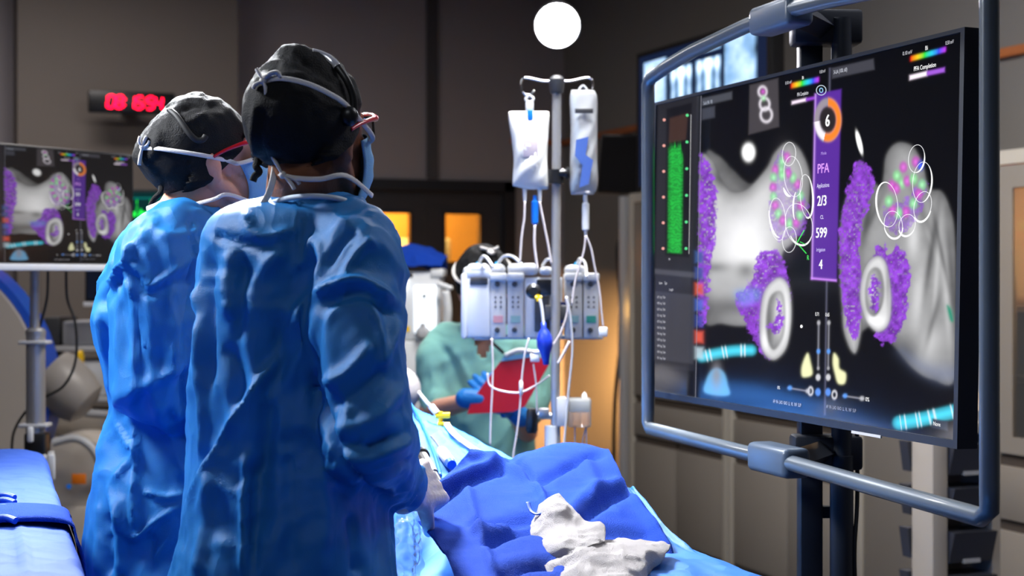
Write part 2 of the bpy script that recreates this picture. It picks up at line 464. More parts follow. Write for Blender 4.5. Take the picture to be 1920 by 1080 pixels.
b = NB(); box2(b, (2.55, YB+1.1, 0), (3.95, YB+1.45, 1.50), bev=0.01); obj('body', b, mat('pale shelf laminate', srgb(250, 225, 170), 0.5), ct)
for i, (x0, x1, h, lb) in enumerate([(2.98, 3.30, 0.20, 'pale box on the corridor shelf behind the left door window'), (3.50, 3.86, 0.22, 'pale box on the corridor shelf behind the right door window')]):
    b = NB(); box2(b, (x0, YB+1.12, 1.501), (x1, YB+1.36, 1.50+h), bev=0.02)
    obj('storage_box', b, mat('pale carton %d' % i, srgb(255, 235, 190), 0.5), frame='room', origin=((x0+x1)/2, YB+1.24, 1.5), label=lb, cat='box', group='pale boxes on the corridor shelf')

def door_leaf(name, x0, x1, wx0, wx1):
    z0, z1, wz0, wz1 = 0.01, DZ-0.0125, 1.52, 1.866
    b = NB(); y0, y1 = YB+0.02, YB+0.07
    box2(b, (x0, y0, z0), (wx0, y1, z1)); box2(b, (wx1, y0, z0), (x1, y1, z1))
    box2(b, (wx0, y0, wz1), (wx1, y1, z1)); box2(b, (wx0, y0, z0), (wx1, y1, wz0))
    r = struct(name, b, M['door_dark'], origin=((x0+x1)/2, YB+0.05, 0))
    b = NB()
    for a, c in (((wx0, y0-0.01, wz0), (wx0+0.012, y1, wz1)), ((wx1-0.012, y0-0.01, wz0), (wx1, y1, wz1)), ((wx0, y0-0.01, wz1-0.012), (wx1, y1, wz1)), ((wx0, y0-0.01, wz0), (wx1, y1, wz0+0.012))): box2(b, a, c)
    obj('window_frame', b, M['frame_dark'], r)
    b = NB(); box2(b, (wx0+0.012, y0+0.02, wz0+0.012), (wx1-0.012, y0+0.026, wz1-0.012)); obj('glass', b, M['glass'], r)
    b = NB(); hx = x1-0.06 if x0 < 3.0 else x0+0.06
    cyl(b, (hx, y0, 1.0), (hx, y0-0.06, 1.0), 0.012); cyl(b, (hx, y0-0.06, 1.0), (hx+(-0.1 if x0 < 3 else 0.1), y0-0.06, 1.0), 0.01); obj('handle', b, M['steel'], r)
    b = NB(); box2(b, (x0+0.03, y0-0.004, 0.02), (x1-0.03, y0-0.0005, 0.30)); obj('kick_plate', b, M['steel'], r)
door_leaf('door_1', DX0+0.0105, 3.2945, 2.925, 3.205)
door_leaf('door_2', 3.2955, DX1-0.0105, 3.430, 3.700)
b = NB()
box2(b, (DX0-0.07, YB-0.03, 0), (DX0+0.01, YB+0.1, DZ+0.06)); box2(b, (DX1-0.01, YB-0.03, 0), (DX1+0.07, YB+0.1, DZ+0.06)); box2(b, (DX0-0.07, YB-0.03, DZ-0.012), (DX1+0.07, YB+0.1, DZ+0.06))
struct('trim_4', b, M['frame_dark'])
# frames and diffusers of the added ceiling fill panels
M['panel_diff'] = mat('ceiling diffuser', (0.9, 0.9, 0.9), 0.6, emit=(0.9, 0.95, 1.0), estr=1.2)
wh = ['nearest over the camera', 'over the display stand', 'over the cabinets', 'by the wall clock', 'over the imaging arm']
for i, (x_, y_, e_, c_) in enumerate(PANELS):
    t = thing('ceiling_light', 'recessed rectangular ceiling light '+wh[i], 'light', (x_, y_, CEIL_Z-0.02), 'room', 'recessed ceiling lights')
    b = NB(); box(b, (x_, y_, CEIL_Z-0.008), (1.16, 0.61, 0.015), bev=0.004); obj('frame', b, M['white_plastic'], t)
    b = NB(); box(b, (x_, y_, CEIL_Z-0.018), (1.10, 0.55, 0.008)); obj('diffuser', b, M['panel_diff'], t)
# assumed surgical lights (overhead, unseen above the frame)
M['lamp_face'] = mat('surgical lamp lens', (0.9, 0.9, 0.9), 0.3, emit=(0.95, 0.97, 1.0), estr=6)
def frame_from(d):
    return Vector(d).to_track_quat('Z', 'Y').to_matrix()
for i, (lo, ta, sz, en) in enumerate(OR_LIGHTS):
    t = thing('surgical_light', ['round surgical light on a ceiling arm over the draped patient', 'round surgical light on a ceiling arm over the surgeon further from the camera', 'round surgical light on a ceiling arm over the instrument table'][i], 'light', lo, 'cam', 'ceiling surgical lights')
    d = (ta-lo).normalized(); h = lo-d*0.02
    b = NB(); lathe(b, lo-d*0.012, -d, [(0.29, 0), (0.31, 0.01), (0.31, 0.05), (0.22, 0.10), (0.06, 0.13)], 40); obj('head', b, M['white_plastic'], t)
    b = NB(); lathe(b, lo-d*0.011, d, [(0.27, 0), (0.27, 0.003)], 40); obj('lens', b, M['lamp_face'], t)
    b = NB(); top = h-d*0.13; el = Vector((top.x+0.05, top.y+0.35, top.z+0.18))
    tube(b, [top, el, Vector((el.x, el.y, CEIL_Z))], 0.022, smooth=0); obj('arm', b, M['white_plastic'], t)
# the bright examination lamp seen against the back wall
lc = cp(1045, 48, 6.6); ld = (Vector((0.1, 2.6, 1.35))-lc).normalized()
t = thing('examination_lamp', 'small round lamp shining brightly high against the dark wall', 'lamp', lc, 'cam')
M['bright'] = mat('lit lamp lens', (1, 1, 1), 0.3, emit=(0.95, 0.93, 1.0), estr=60)
b = NB(); lathe(b, lc, ld, [(0.01, 0.033), (0.056, 0.028), (0.082, 0.012), (0.092, -0.004)], 36); obj('lens', b, M['bright'], t)
b = NB(); lathe(b, lc, -ld, [(0.094, 0.0), (0.098, 0.02), (0.095, 0.07), (0.05, 0.11), (0.01, 0.12)], 36); obj('housing', b, M['dark_grey'], t)
b = NB(); p0 = lc-ld*0.12
tube(b, [p0, p0+Vector((0.0, 0.12, 0.06)), p0+Vector((0.0, 0.14, 0.30)), Vector((p0.x, p0.y+0.14, CEIL_Z))], 0.014, smooth=6); obj('arm', b, M['dark_grey'], t)
def spot(name, loc, target, energy, color, angle, radius):
    l = bpy.data.lights.new(name, 'SPOT'); l.energy = energy; l.color = color; l.spot_size = angle; l.spot_blend = 0.7; l.shadow_soft_size = radius
    o = bpy.data.objects.new(name, l); C.objects.link(o); o.location = c2w(loc)
    o.rotation_euler = (c2w(target)-c2w(loc)).to_track_quat('-Z', 'Y').to_euler()
spot('examination_beam', lc+ld*0.06, (0.1, 3.2, 1.1), 60, (0.95, 0.95, 1.0), math.radians(95), 0.08)

# ------------------------------------------------------------------ wall cabinets
CXF = 3.67
def cabinet(y0, y1, label, glass=False, plain=False):
    t = thing('wall_cabinet', label, 'cabinet', ((CXF+XR)/2, (y0+y1)/2, 0), 'room', 'tall taupe wall cabinets')
    H = 1.875; y0 += 0.002; y1 -= 0.002
    b = NB()
    if glass:
        box2(b, (CXF+0.03, y0, 0.02), (XR-0.002, y1, 0.80)); box2(b, (CXF+0.03, y0, H-0.04), (XR-0.002, y1, H))
        box2(b, (CXF+0.03, y0, 0.80), (XR-0.002, y0+0.03, H-0.04)); box2(b, (CXF+0.03, y1-0.03, 0.80), (XR-0.002, y1, H-0.04)); box2(b, (XR-0.03, y0+0.03, 0.80), (XR-0.002, y1-0.03, H-0.04))
    else: box2(b, (CXF+0.03, y0, 0.02), (XR-0.002, y1, H))
    obj('body', b, M['cab'], t)
    for s in (y0, y1-0.045):
        b = NB(); box2(b, (CXF-0.004, s, 0.02), (CXF+0.03, s+0.045, H), bev=0.002); obj('edge_strip', b, M['cab_light'], t)
    a0, a1 = y0+0.052, y1-0.052; mid = (a0+a1)/2
    def pan(nm, ya, yb, za, zb, recess=True):
        b = NB(); box2(b, (CXF, ya, za), (CXF+0.022, yb, zb), bev=0.003); o = obj(nm, b, M['cab'], t)
        if recess:
            b = NB(); box2(b, (CXF+0.012, ya+0.01, zb+0.001), (CXF+0.0285, yb-0.01, zb+0.034)); obj('handle_recess', b, M['recess'], o)
        return o
    b = NB(); box2(b, (CXF-0.002, a0, H-0.05), (CXF+0.03, a1, H)); obj('top_rail', b, M['cab_light'], t)
    if glass:
        wz0, wz1, w = 0.86, 1.74, 0.09
        b = NB()
        box2(b, (CXF, a0, 0.80), (CXF+0.022, a0+w, 1.82)); box2(b, (CXF, a1-w, 0.80), (CXF+0.022, a1, 1.82))
        box2(b, (CXF, a0+w, wz1), (CXF+0.022, a1-w, 1.82)); box2(b, (CXF, a0+w, 0.80), (CXF+0.022, a1-w, wz0)); dr = obj('door', b, M['cab'], t)
        b = NB(); box2(b, (CXF+0.006, a0+w, wz0), (CXF+0.011, a1-w, wz1)); obj('glass', b, M['glass'], dr)
        b = NB(); box2(b, (CXF+0.06, y0+0.03, 1.30), (XR-0.03, y1-0.03, 1.32)); box2(b, (CXF+0.06, y0+0.03, 1.05), (XR-0.03, y1-0.03, 1.07)); obj('shelf', b, M['cab_light'], t)
        b = NB(); box(b, (CXF+0.30, mid, H-0.055), (0.08, y1-y0-0.16, 0.02)); obj('inner_lamp', b, M['amber_lamp'], t)  # assumed lamp strip, unseen, added for the amber glow inside
        area_light('cabinet_light', (CXF+0.30, mid, H-0.075), (CXF+0.36, mid, 0), 0.08, 14, (1.0, 0.62, 0.25), size_y=y1-y0-0.2)
        pan('drawer', a0, a1, 0.565, 0.755); pan('drawer', a0, a1, 0.08, 0.525)
        return t
    if plain:
        pan('door', a0, a1, 0.08, 1.82, False)
    else:
        for ya, yb in ((a0, mid-0.003), (mid+0.003, a1)): pan('door', ya, yb, 0.80, 1.82, False)
        pan('drawer', a0, a1, 0.590, 0.760)
        for ya, yb in ((a0, mid-0.003), (mid+0.003, a1)): pan('door', ya, yb, 0.08, 0.550)
    return t
cabinet(6.71, 7.80, 'tall taupe cabinet at the far end beside the amber lit corner')
cabinet(5.62, 6.71, 'tall taupe cabinet with drawer behind the left half of the large display')
cabinet(4.78, 5.62, 'plain tall taupe cabinet behind the right half of the large display', plain=True)
cabinet(3.60, 4.78, 'taupe cabinet with a lit amber glass door at the right edge', glass=True)
M['red_pack'] = mat('crimson sterile pack', srgb(215, 15, 60), 0.4)
for i, (z, h, lb, m) in enumerate([(1.321, 0.17, 'crimson pack on the shelf inside the lit glass cabinet', 'red_pack'), (1.071, 0.12, 'white carton below the crimson pack inside the lit glass cabinet', 'white_plastic')]):
    b = NB(); box2(b, (CXF+0.08, 4.10, z), (CXF+0.34, 4.58, z+h), bev=0.015); obj('supply_pack', b, M[m], frame='room', origin=(CXF+0.2, 4.35, z), label=lb, cat='pack')
# unseen warm lamp, assumed on the far cabinet's end to light the corner
t = thing('cabinet_end_lamp', 'warm wall lamp on the end panel of the far cabinet', 'lamp', (3.80, 7.83, 1.25), 'room')
b = NB(); box(b, (3.84, 7.835, 1.25), (0.24, 0.06, 0.10), bev=0.01); obj('housing', b, M['cab_light'], t)
b = NB(); box(b, (3.84, 7.868, 1.25), (0.20, 0.008, 0.07)); obj('diffuser', b, M['amber_lamp'], t)
area_light('end_lamp_light', (3.84, 7.90, 1.25), (4.32, 9.15, 0.85), 0.2, 40, (1.0, 0.50, 0.15), size_y=0.07, spread=math.radians(50))
t = thing('door_frame_panel', 'narrow grey upright panel standing against the amber corner', 'panel', (3.72, 7.9, 0), 'room')
b = NB(); box2(b, (3.69, 7.93, 0), (3.79, 7.98, 1.87), bev=0.004); obj('upright', b, M['grey_plastic'], t)

# ------------------------------------------------------------------ digital clock
t = thing('wall_clock', 'black digital clock with red numbers 08:15:54 high on the wall', 'clock', cp(247, 193, 9.9), 'cam')
c0 = cp(247, 193, 9.45); cw, chh = 147/FPX*9.45, 41/FPX*9.45
Rk = RYAW.transposed()     # room axes inside the camera-aligned frame
bpy.data.objects[t.name].location = c2w(c0); ORG[t.name] = (c0, 'cam')
rx = Rk @ Vector((1, 0, 0)); ry = Rk @ Vector((0, 1, 0)); zz = Vector((0, 0, 1))
Rm = Matrix((rx, ry, zz)).transposed()
b = NB(); box(b, c0, (cw*1.08, 0.06, chh), rot=Rm, bev=0.008); obj('case', b, M['black'], t)
b = NB(); box(b, c0+ry*0.22, (0.08, 0.40, 0.06), rot=Rm); obj('wall_bracket', b, M['black'], t)
M['led'] = mat('red led segments', (0.8, 0.0, 0.02), 0.4, emit=(1.0, 0.0, 0.03), estr=7.0)
SEG = {'0': 'abcdef', '8': 'abcdefg', '1': 'bc', '5': 'acdfg', '4': 'bcfg'}
dw, dh, th = 0.040, 0.072, 0.0105
def seg_box(cx, cz, w, h):
    p = c0+rx*(cx+cz*0.12)+zz*cz-ry*0.032
    box(b, p, (w, 0.004, h), rot=Rm, bev=0.002, seg=1)
xs = [-0.128, -0.078, -0.012, 0.036, 0.100, 0.148]
for ch, x in zip('081554', xs):
    b = NB()
    x = x+0.004
    for s in SEG[ch]:
        {'a': lambda: seg_box(x, dh/2, dw-th, th), 'g': lambda: seg_box(x, 0, dw-th, th), 'd': lambda: seg_box(x, -dh/2, dw-th, th),
         'f': lambda: seg_box(x-dw/2, dh/4, th, dh/2-th/2), 'b': lambda: seg_box(x+dw/2, dh/4, th, dh/2-th/2),
         'e': lambda: seg_box(x-dw/2, -dh/4, th, dh/2-th/2), 'c': lambda: seg_box(x+dw/2, -dh/4, th, dh/2-th/2)}[s]()
    obj('digit', b, M['led'], t)
for x in (-0.045, 0.068):
    b = NB()
    for z in (0.016, -0.018): seg_box(x+0.002, z, 0.009, 0.009)
    obj('colon', b, M['led'], t)

# ================================================================== DISPLAYS
# --- the picture on the big display, drawn in the photograph's pixel frame and laid onto the panel
TL, TR, BR, BL = (1233, 198), (1802, 60), (1793, 826), (1222, 731)
SW, SH = 1.218, 0.690
dTL, dTR, dBR, dBL = 3.876, 2.706, 2.700, 3.870
def homog(src, dst):
    A = []; B = []
    for (x, y), (u, v) in zip(src, dst):
        A.append([x, y, 1, 0, 0, 0, -u*x, -u*y]); B.append(u)
        A.append([0, 0, 0, x, y, 1, -v*x, -v*y]); B.append(v)
    h = np.linalg.solve(np.array(A, float), np.array(B, float)); return np.append(h, 1).reshape(3, 3)
H_ST2PX = homog([(0, 1), (1, 1), (1, 0), (0, 0)], [TL, TR, BR, BL])
H_PX2ST = np.linalg.inv(H_ST2PX)
def st2px(s, t):
    q = H_ST2PX @ np.stack([s, t, np.ones_like(s)]); return q[0]/q[2], q[1]/q[2]
def px2st(x, y):
    x = np.atleast_1d(np.asarray(x, float)); y = np.atleast_1d(np.asarray(y, float))
    q = H_PX2ST @ np.stack([x, y, np.ones_like(x)]); return q[0]/q[2], q[1]/q[2]
NS, NT = 620, 400
gs, gt = np.meshgrid(np.linspace(0, 1, NS+1), np.linspace(0, 1, NT+1))
gs = gs.ravel(); gt = gt.ravel()
X, Y = st2px(gs, gt)
IMG = np.zeros((len(X), 3)); IMG[:] = (0.0012, 0.0012, 0.002)
def lin(c): return np.array(srgb(*c))
def blend(mask, col):
    global IMG
    IMG = IMG*(1-mask[:, None])+np.asarray(col)*mask[:, None]
def sdf(pts, n=6, closed=True, sm=True):
    P = smooth2(pts, n, True) if sm else list(pts)
    P = P+[P[0]]
    best, _, _ = seg_dist(X, Y, P)
    ins = np.zeros(X.shape, bool)
    for (ax, ay), (bx, by) in zip(P[:-1], P[1:]):
        c = ((ay > Y) != (by > Y)) & (X < (bx-ax)*(Y-ay)/((by-ay) if by != ay else 1e-9)+ax); ins ^= c
    return np.where(ins, best, -best)
def soft(d, w=1.2): return 1/(1+np.exp(-np.clip(d/w, -30, 30)))
def gs2(cx, cy, rx_, ry_, ang=0):
    a = math.radians(ang); dx = (X-cx)*math.cos(a)+(Y-cy)*math.sin(a); dy = -(X-cx)*math.sin(a)+(Y-cy)*math.cos(a)
    return np.exp(-((dx/rx_)**2+(dy/ry_)**2))
P3 = np.stack([X/14, Y/14, np.zeros_like(X)], 1)
nz1 = fbm(P3*1.6, 4); nz2 = fbm(P3*3.2+50, 3); nz3 = fbm(P3*0.35+20, 3)
GREY = np.array([0.50, 0.50, 0.505])
def shell(pts, base=0.5, edge=14, lights=(), darks=(), tint=(1, 1, 1.01), alpha=1.0):
    d = sdf(pts)
    v = base*(0.35+0.65*np.clip(d/edge, 0, 1)**0.6)+0.03*nz3
    for cx, cy, rx_, ry_, a, s in lights: v = v+s*gs2(cx, cy, rx_, ry_, a)
    for cx, cy, rx_, ry_, a, s in darks: v = v*(1-s*gs2(cx, cy, rx_, ry_, a))
    blend(soft(d, 1.3)*alpha, np.clip(v, 0.01, 1.1)[:, None]*np.array(tint)[None, :])
    return d
def purple(pts, speck=0.25, edge=9, thr=0.0, white=True, alpha=1.0):
    d = sdf(pts)
    dd = d+edge*nz1*0.5
    m = soft(dd, 0.8)
    holes = soft((nz2-0.85+speck)*6-2.0*np.clip(d/20, 0, 1)*0.6, 1.0)*np.clip(speck*2.2, 0, 1)
    m = m*(1-holes*0.85)
    colr = lin((142, 68, 206))[None, :]*(0.85+0.35*np.clip(nz1, -1, 1))[:, None]
    blend(m*alpha, np.clip(colr, 0, 1))
# left heart view: dim back shell, then body
shell([(1322, 292), (1345, 290), (1375, 318), (1402, 342), (1440, 350), (1445, 420), (1380, 430), (1320, 420)], 0.16, 20)
shell([(1313, 300), (1335, 300), (1352, 335), (1372, 358), (1402, 352), (1436, 315), (1452, 285), (1476, 265), (1500, 280), (1518, 330), (1512, 400), (1490, 450), (1466, 478), (1468, 545), (1440, 590), (1400, 610), (1352, 606), (1318, 596), (1311, 450)], 0.42, 26,
      lights=[(1400, 440, 50, 50, 0, 0.44), (1345, 400, 20, 50, 0, 0.08), (1430, 370, 26, 40, 30, 0.16), (1395, 480, 50, 26, 0, 0.22)],
      darks=[(1350, 335, 18, 14, 30, 0.6), (1398, 505, 18, 16, 0, 0.55), (1340, 500, 30, 10, 0, 0.5), (1370, 575, 60, 22, 0, 0.6), (1320, 590, 40, 30, 0, 0.5)])
purple([(1309, 298), (1322, 300), (1336, 322), (1344, 380), (1340, 450), (1332, 520), (1322, 596), (1309, 600), (1309, 450)], 0.42, 10)
# lower left vein: purple cone and grey ring
purple([(1420, 478), (1440, 470), (1462, 474), (1476, 510), (1478, 560), (1466, 640), (1440, 672), (1418, 652), (1398, 610), (1382, 580), (1378, 545), (1400, 540), (1412, 510)], 0.30, 11)
blend(soft(sdf([(1378, 545), (1420, 540), (1424, 560), (1392, 572)]), 3)*0.45, lin((110, 160, 240)))
shell([(1455, 520), (1472, 524), (1482, 548), (1484, 600), (1475, 650), (1455, 674), (1436, 668), (1425, 640), (1424, 590), (1432, 545)], 0.62, 9, lights=[(1475, 600, 8, 60, 0, 0.2), (1432, 640, 10, 20, 0, 0.25)])
shell([(1456, 545), (1468, 552), (1472, 590), (1468, 630), (1452, 655), (1440, 640), (1436, 600), (1442, 560)], 0.30, 16, lights=[(1462, 590, 9, 40, 0, 0.45)], darks=[(1442, 610, 6, 40, 0, 0.4)])
purple([(1458, 556), (1466, 580), (1466, 610), (1456, 626), (1444, 622), (1440, 606), (1452, 600), (1456, 580)], 0.55, 9)
# mapping catheter haze on the left view
purple([(1452, 300), (1470, 280), (1480, 320), (1512, 380), (1508, 430), (1470, 450), (1446, 430), (1442, 360)], 0.62, 8, alpha=0.6)
blend(gs2(1470, 380, 18, 60, 0)*0.55, (0.55, 0.50, 0.60))
# right heart view
shell([(1660, 290), (1682, 266), (1712, 274), (1730, 310), (1742, 350), (1764, 356), (1778, 380), (1790, 430), (1793, 560), (1792, 710), (1750, 712), (1712, 690), (1676, 648), (1640, 610), (1600, 628), (1580, 590), (1573, 480), (1578, 400), (1600, 330), (1612, 300), (1630, 330), (1652, 345)], 0.30, 26,
      lights=[(1722, 560, 14, 60, 5, 0.26), (1700, 300, 20, 30, 0, 0.06), (1712, 440, 12, 40, 0, 0.34), (1776, 560, 7, 90, -4, 0.22), (1738, 650, 22, 40, 20, 0.22), (1600, 430, 12, 60, 0, 0.16), (1756, 520, 5, 90, 4, 0.16), (1738, 430, 5, 50, -20, 0.15)],
      darks=[(1625, 410, 10, 60, 12, 0.7), (1640, 395, 6, 40, 25, 0.4), (1745, 480, 7, 90, 8, 0.65), (1765, 470, 5, 80, -12, 0.55), (1750, 600, 6, 50, 15, 0.5), (1726, 395, 8, 60, -20, 0.5), (1785, 520, 6, 90, -5, 0.45), (1700, 660, 30, 30, 0, 0.55), (1612, 510, 12, 50, 0, 0.3)])
blend(soft(sdf([(1690, 655), (1720, 690), (1760, 712), (1793, 710), (1793, 690), (1740, 680)]), 6)*0.5, (0.16, 0.20, 0.34))
shell([(1584, 560), (1604, 560), (1616, 600), (1612, 640), (1604, 662), (1592, 650), (1580, 610)], 0.42, 10)
purple([(1610, 296), (1626, 310), (1638, 330), (1632, 372), (1616, 420), (1612, 470), (1620, 540), (1616, 580), (1606, 634), (1588, 610), (1580, 560), (1574, 500), (1575, 420), (1586, 360), (1598, 320)], 0.34, 8)
purple([(1642, 462), (1655, 455), (1668, 475), (1680, 458), (1696, 470), (1706, 500), (1704, 560), (1692, 620), (1672, 642), (1646, 636), (1640, 600), (1622, 540), (1628, 500)], 0.24, 10)
shell([(1648, 478), (1662, 492), (1670, 530), (1672, 580), (1664, 612), (1644, 622), (1624, 600), (1612, 560), (1616, 515), (1630, 486)], 0.66, 10, lights=[(1640, 600, 22, 12, 0, 0.3)], darks=[(1664, 540, 4, 40, 0, 0.3)])
shell([(1640, 500), (1652, 508), (1658, 540), (1654, 572), (1640, 592), (1626, 580), (1622, 545), (1628, 512)], 0.36, 14, lights=[(1634, 540, 8, 30, 0, 0.3)], darks=[(1646, 582, 10, 8, 0, 0.6)])
purple([(1640, 512), (1650, 530), (1648, 560), (1640, 584), (1630, 578), (1632, 555), (1630, 535)], 0.5, 8)
purple([(1655, 400), (1664, 380), (1700, 370), (1732, 330), (1736, 360), (1728, 395), (1700, 430), (1680, 438), (1660, 425)], 0.55, 8, alpha=0.6)
blend(soft(sdf([(1776, 572), (1784, 578), (1788, 600), (1782, 598)]), 1.5), lin((0, 140, 110)))
# catheter beads
def bead(cx, cy, r, col, a=0.85, el=1.0):
    d = np.hypot((X-cx)/0.8, (Y-cy)/el)
    v = np.asarray(lin(col))[None, :]*(0.75+0.5*np.exp(-(d/(r*0.5))**2))[:, None]
    blend(soft(r-d, 1.3)*a, v)
PK, GN = (205, 90, 200), (150, 225, 160)
for i, (x, y) in enumerate([(1466, 302), (1475, 294), (1464, 318), (1453, 318), (1450, 332), (1449, 350), (1450, 368), (1453, 384), (1459, 400), (1467, 412), (1480, 418), (1492, 416), (1499, 402), (1501, 384), (1500, 366), (1494, 344), (1486, 332), (1477, 324), (1466, 328)]):
    bead(x, y, 8.5, PK if i % 2 else GN, 0.8, 1.15)
for i, (x, y) in enumerate([(1672, 346), (1681, 328), (1693, 312), (1690, 342), (1700, 338), (1712, 334), (1716, 302), (1728, 345), (1722, 362), (1712, 380), (1698, 396), (1684, 398), (1673, 392), (1666, 376), (1680, 352)]):
    bead(x, y, 9.5, PK if i % 2 == 0 else GN, 0.85, 1.1)
bead(1725, 309, 7, (70, 90, 220), 1.0, 1.3)
blend(soft(12-np.hypot(X-1403, (Y-285)/1.42)*1.0, 1.2), (1.0, 1.0, 1.0))
a_ = math.radians(-15); dx = (X-1610)*math.cos(a_)-(Y-266)*math.sin(a_)*-1; 
blend(soft(1-np.sqrt((((X-1610)*math.cos(0.22)-(Y-266)*math.sin(0.22)*-1*-1)/4.6)**2+(((X-1610)*math.sin(0.22)*-1+(Y-266)*math.cos(0.22))/20)**2), 0.08), (1, 1, 1))
# cyan catheters
def catheter(pts, r, bands, col=(70, 200, 225)):
    P = smooth2(pts, 6); d, t, _ = seg_dist(X, Y, P)
    v = lin(col)[None, :]*(0.6+0.55*np.exp(-(d/(r*0.6))**2))[:, None]
    blend(soft(r-d, 1.2), v)
    for bt in bands: blend(soft(r+0.5-d, 1.2)*soft(0.012-np.abs(t-bt), 0.004)*0.85, (0.75, 0.85, 0.9))
catheter([(1316, 668), (1345, 662), (1375, 657), (1408, 656)], 10, [0.12, 0.2, 0.45, 0.52, 0.8, 0.86])
catheter([(1688, 793), (1715, 789), (1745, 783), (1790, 772)], 13, [0.04, 0.16, 0.4, 0.48, 0.66, 0.74, 0.97])
# body orientation figure, torsos
d = sdf([(1322, 736), (1324, 712), (1334, 694), (1346, 690), (1358, 700), (1364, 720), (1365, 741)])
blend(soft(d, 1.2), lin((105, 170, 215))); blend(gs2(1343, 705, 9, 24)*0.8, (0.28, 0.27, 0.30))
for P_ in ([(1514, 662), (1520, 680), (1523, 700), (1514, 706), (1504, 704), (1504, 685)], [(1564, 662), (1572, 672), (1574, 690), (1586, 700), (1584, 718), (1572, 718), (1566, 700), (1562, 680)]):
    blend(soft(sdf(P_), 1.0), lin((235, 235, 185)))
# left column: waveform panel, list and tool icons
xs_, _ = px2st(1312, 470); sL = float(xs_[0])
def panel(pts, col, a=1.0, w=0.8): blend(soft(sdf(pts, sm=False), w)*a, lin(col))
panel([(1225, 195), (1312, 172), (1304, 750), (1220, 736)], (34, 34, 40))
panel([(1250, 205), (1297, 193), (1292, 482), (1247, 478)], (14, 14, 20))
panel([(1256, 222), (1290, 212), (1286, 262), (1254, 268)], (60, 40, 34))
g = soft(sdf([(1254, 265), (1281, 258), (1278, 474), (1252, 472)], sm=False), 0.8)
wave = np.clip(0.9+0.25*np.sin(Y*0.9+5*nz1)-0.2*(np.abs(X-1267) > 9), 0.25, 1.1)
topcut = soft(Y-(268+38*np.abs(fbm(np.stack([X/5, X*0, X*0], 1), 3))), 2)
blend(g*topcut, lin((30, 170, 60))[None, :]*wave[:, None])
panel([(1226, 503), (1306, 510), (1304, 520), (1226, 512)], (70, 70, 78))
panel([(1228, 545), (1303, 552), (1299, 682), (1225, 672)], (62, 62, 70), 0.8)
panel([(1222, 685), (1301, 696), (1300, 742), (1221, 728)], (16, 16, 22))
for i in range(7):
    panel([(1303, 470+i*30), (1318, 471+i*30), (1318, 492+i*30), (1303, 491+i*30)], [(60, 90, 150), (60, 80, 150), (215, 90, 60), (70, 100, 190), (50, 70, 150), (225, 90, 70), (180, 200, 210)][i], 0.85, 1.5)
panel([(1405, 160), (1458, 147), (1460, 237), (1403, 252)], (66, 62, 66))
for (cx, cy, r) in ((1429, 172, 9), (1433, 195, 11), (1436, 215, 13)):
    q = np.hypot(X-cx, (Y-cy)/1.25); blend(soft(2-np.abs(q-r*0.8), 0.8)*0.8, (0.8, 0.75, 0.82))
bead(1430, 172, 6, PK, 0.7); bead(1431, 184, 5, GN, 0.7)
panel([(1316, 185), (1372, 172), (1372, 186), (1316, 199)], (70, 72, 80)); panel([(1558, 128), (1636, 110), (1638, 130), (1559, 147)], (64, 64, 72))
panel([(1316, 204), (1340, 199), (1340, 220), (1316, 225)], (60, 62, 72))
# rainbow bars and progress bars
def rainbow(x0, x1, y0, y1, h):
    t = (X-x0)/(x1-x0); yc = y0+(y1-y0)*t; m = soft(h/2-np.abs(Y-yc), 0.8)*soft(np.minimum(X-x0, x1-X), 0.8)
    stops = [(235, 40, 20), (240, 200, 30), (50, 220, 60), (40, 200, 230), (60, 80, 235), (190, 60, 230)]
    cols = np.array([lin(c) for c in stops]); tt = np.clip(t, 0, 1)*5
    colr = np.stack([np.interp(tt, range(6), cols[:, k]) for k in range(3)], 1); blend(m, colr)
rainbow(1482, 1534, 161, 149, 9); rainbow(1705, 1771, 110, 92, 9)
panel([(1484, 190), (1510, 184), (1510, 189), (1484, 195)], (255, 235, 255)); panel([(1510, 184), (1530, 180), (1530, 185), (1510, 189)], (150, 70, 210))
panel([(1704, 141), (1736, 133), (1736, 141), (1704, 149)], (255, 240, 255)); panel([(1736, 133), (1769, 126), (1769, 134), (1736, 141)], (160, 90, 215))
# centre divider and purple status strip
panel([(1553.5, 128), (1555.5, 128), (1548, 778), (1546, 778)], (90, 90, 110))
panel([(1527, 176), (1576, 167), (1568, 526), (1521, 522)], (86, 42, 150))
panel([(1527, 176), (1529, 176), (1523, 522), (1521, 522)], (200, 150, 240)); panel([(1521, 519), (1568, 523), (1568, 526), (1521, 522)], (210, 140, 250))
q = np.hypot((X-1551)/0.62, Y-224); an = np.arctan2(Y-224, (X-1551)/0.62)
ringm = soft(7.5-np.abs(q-33), 1.2)
blend(soft(27-q, 1.2), lin((40, 34, 36))); blend(ringm, lin((150, 140, 150)))
blend(ringm*soft(np.where((an > -PI/2) & (an < PI/2+0.3), 1.0, -1.0), 0.1), lin((240, 130, 40)))
blend(ringm*np.where((an > PI/2+0.3) & (an < PI-0.1), 1.0, 0.0), (0.85, 0.8, 0.85))
panel([(1750, 785), (1779, 790), (1779, 808), (1750, 802)], (52, 60, 76))
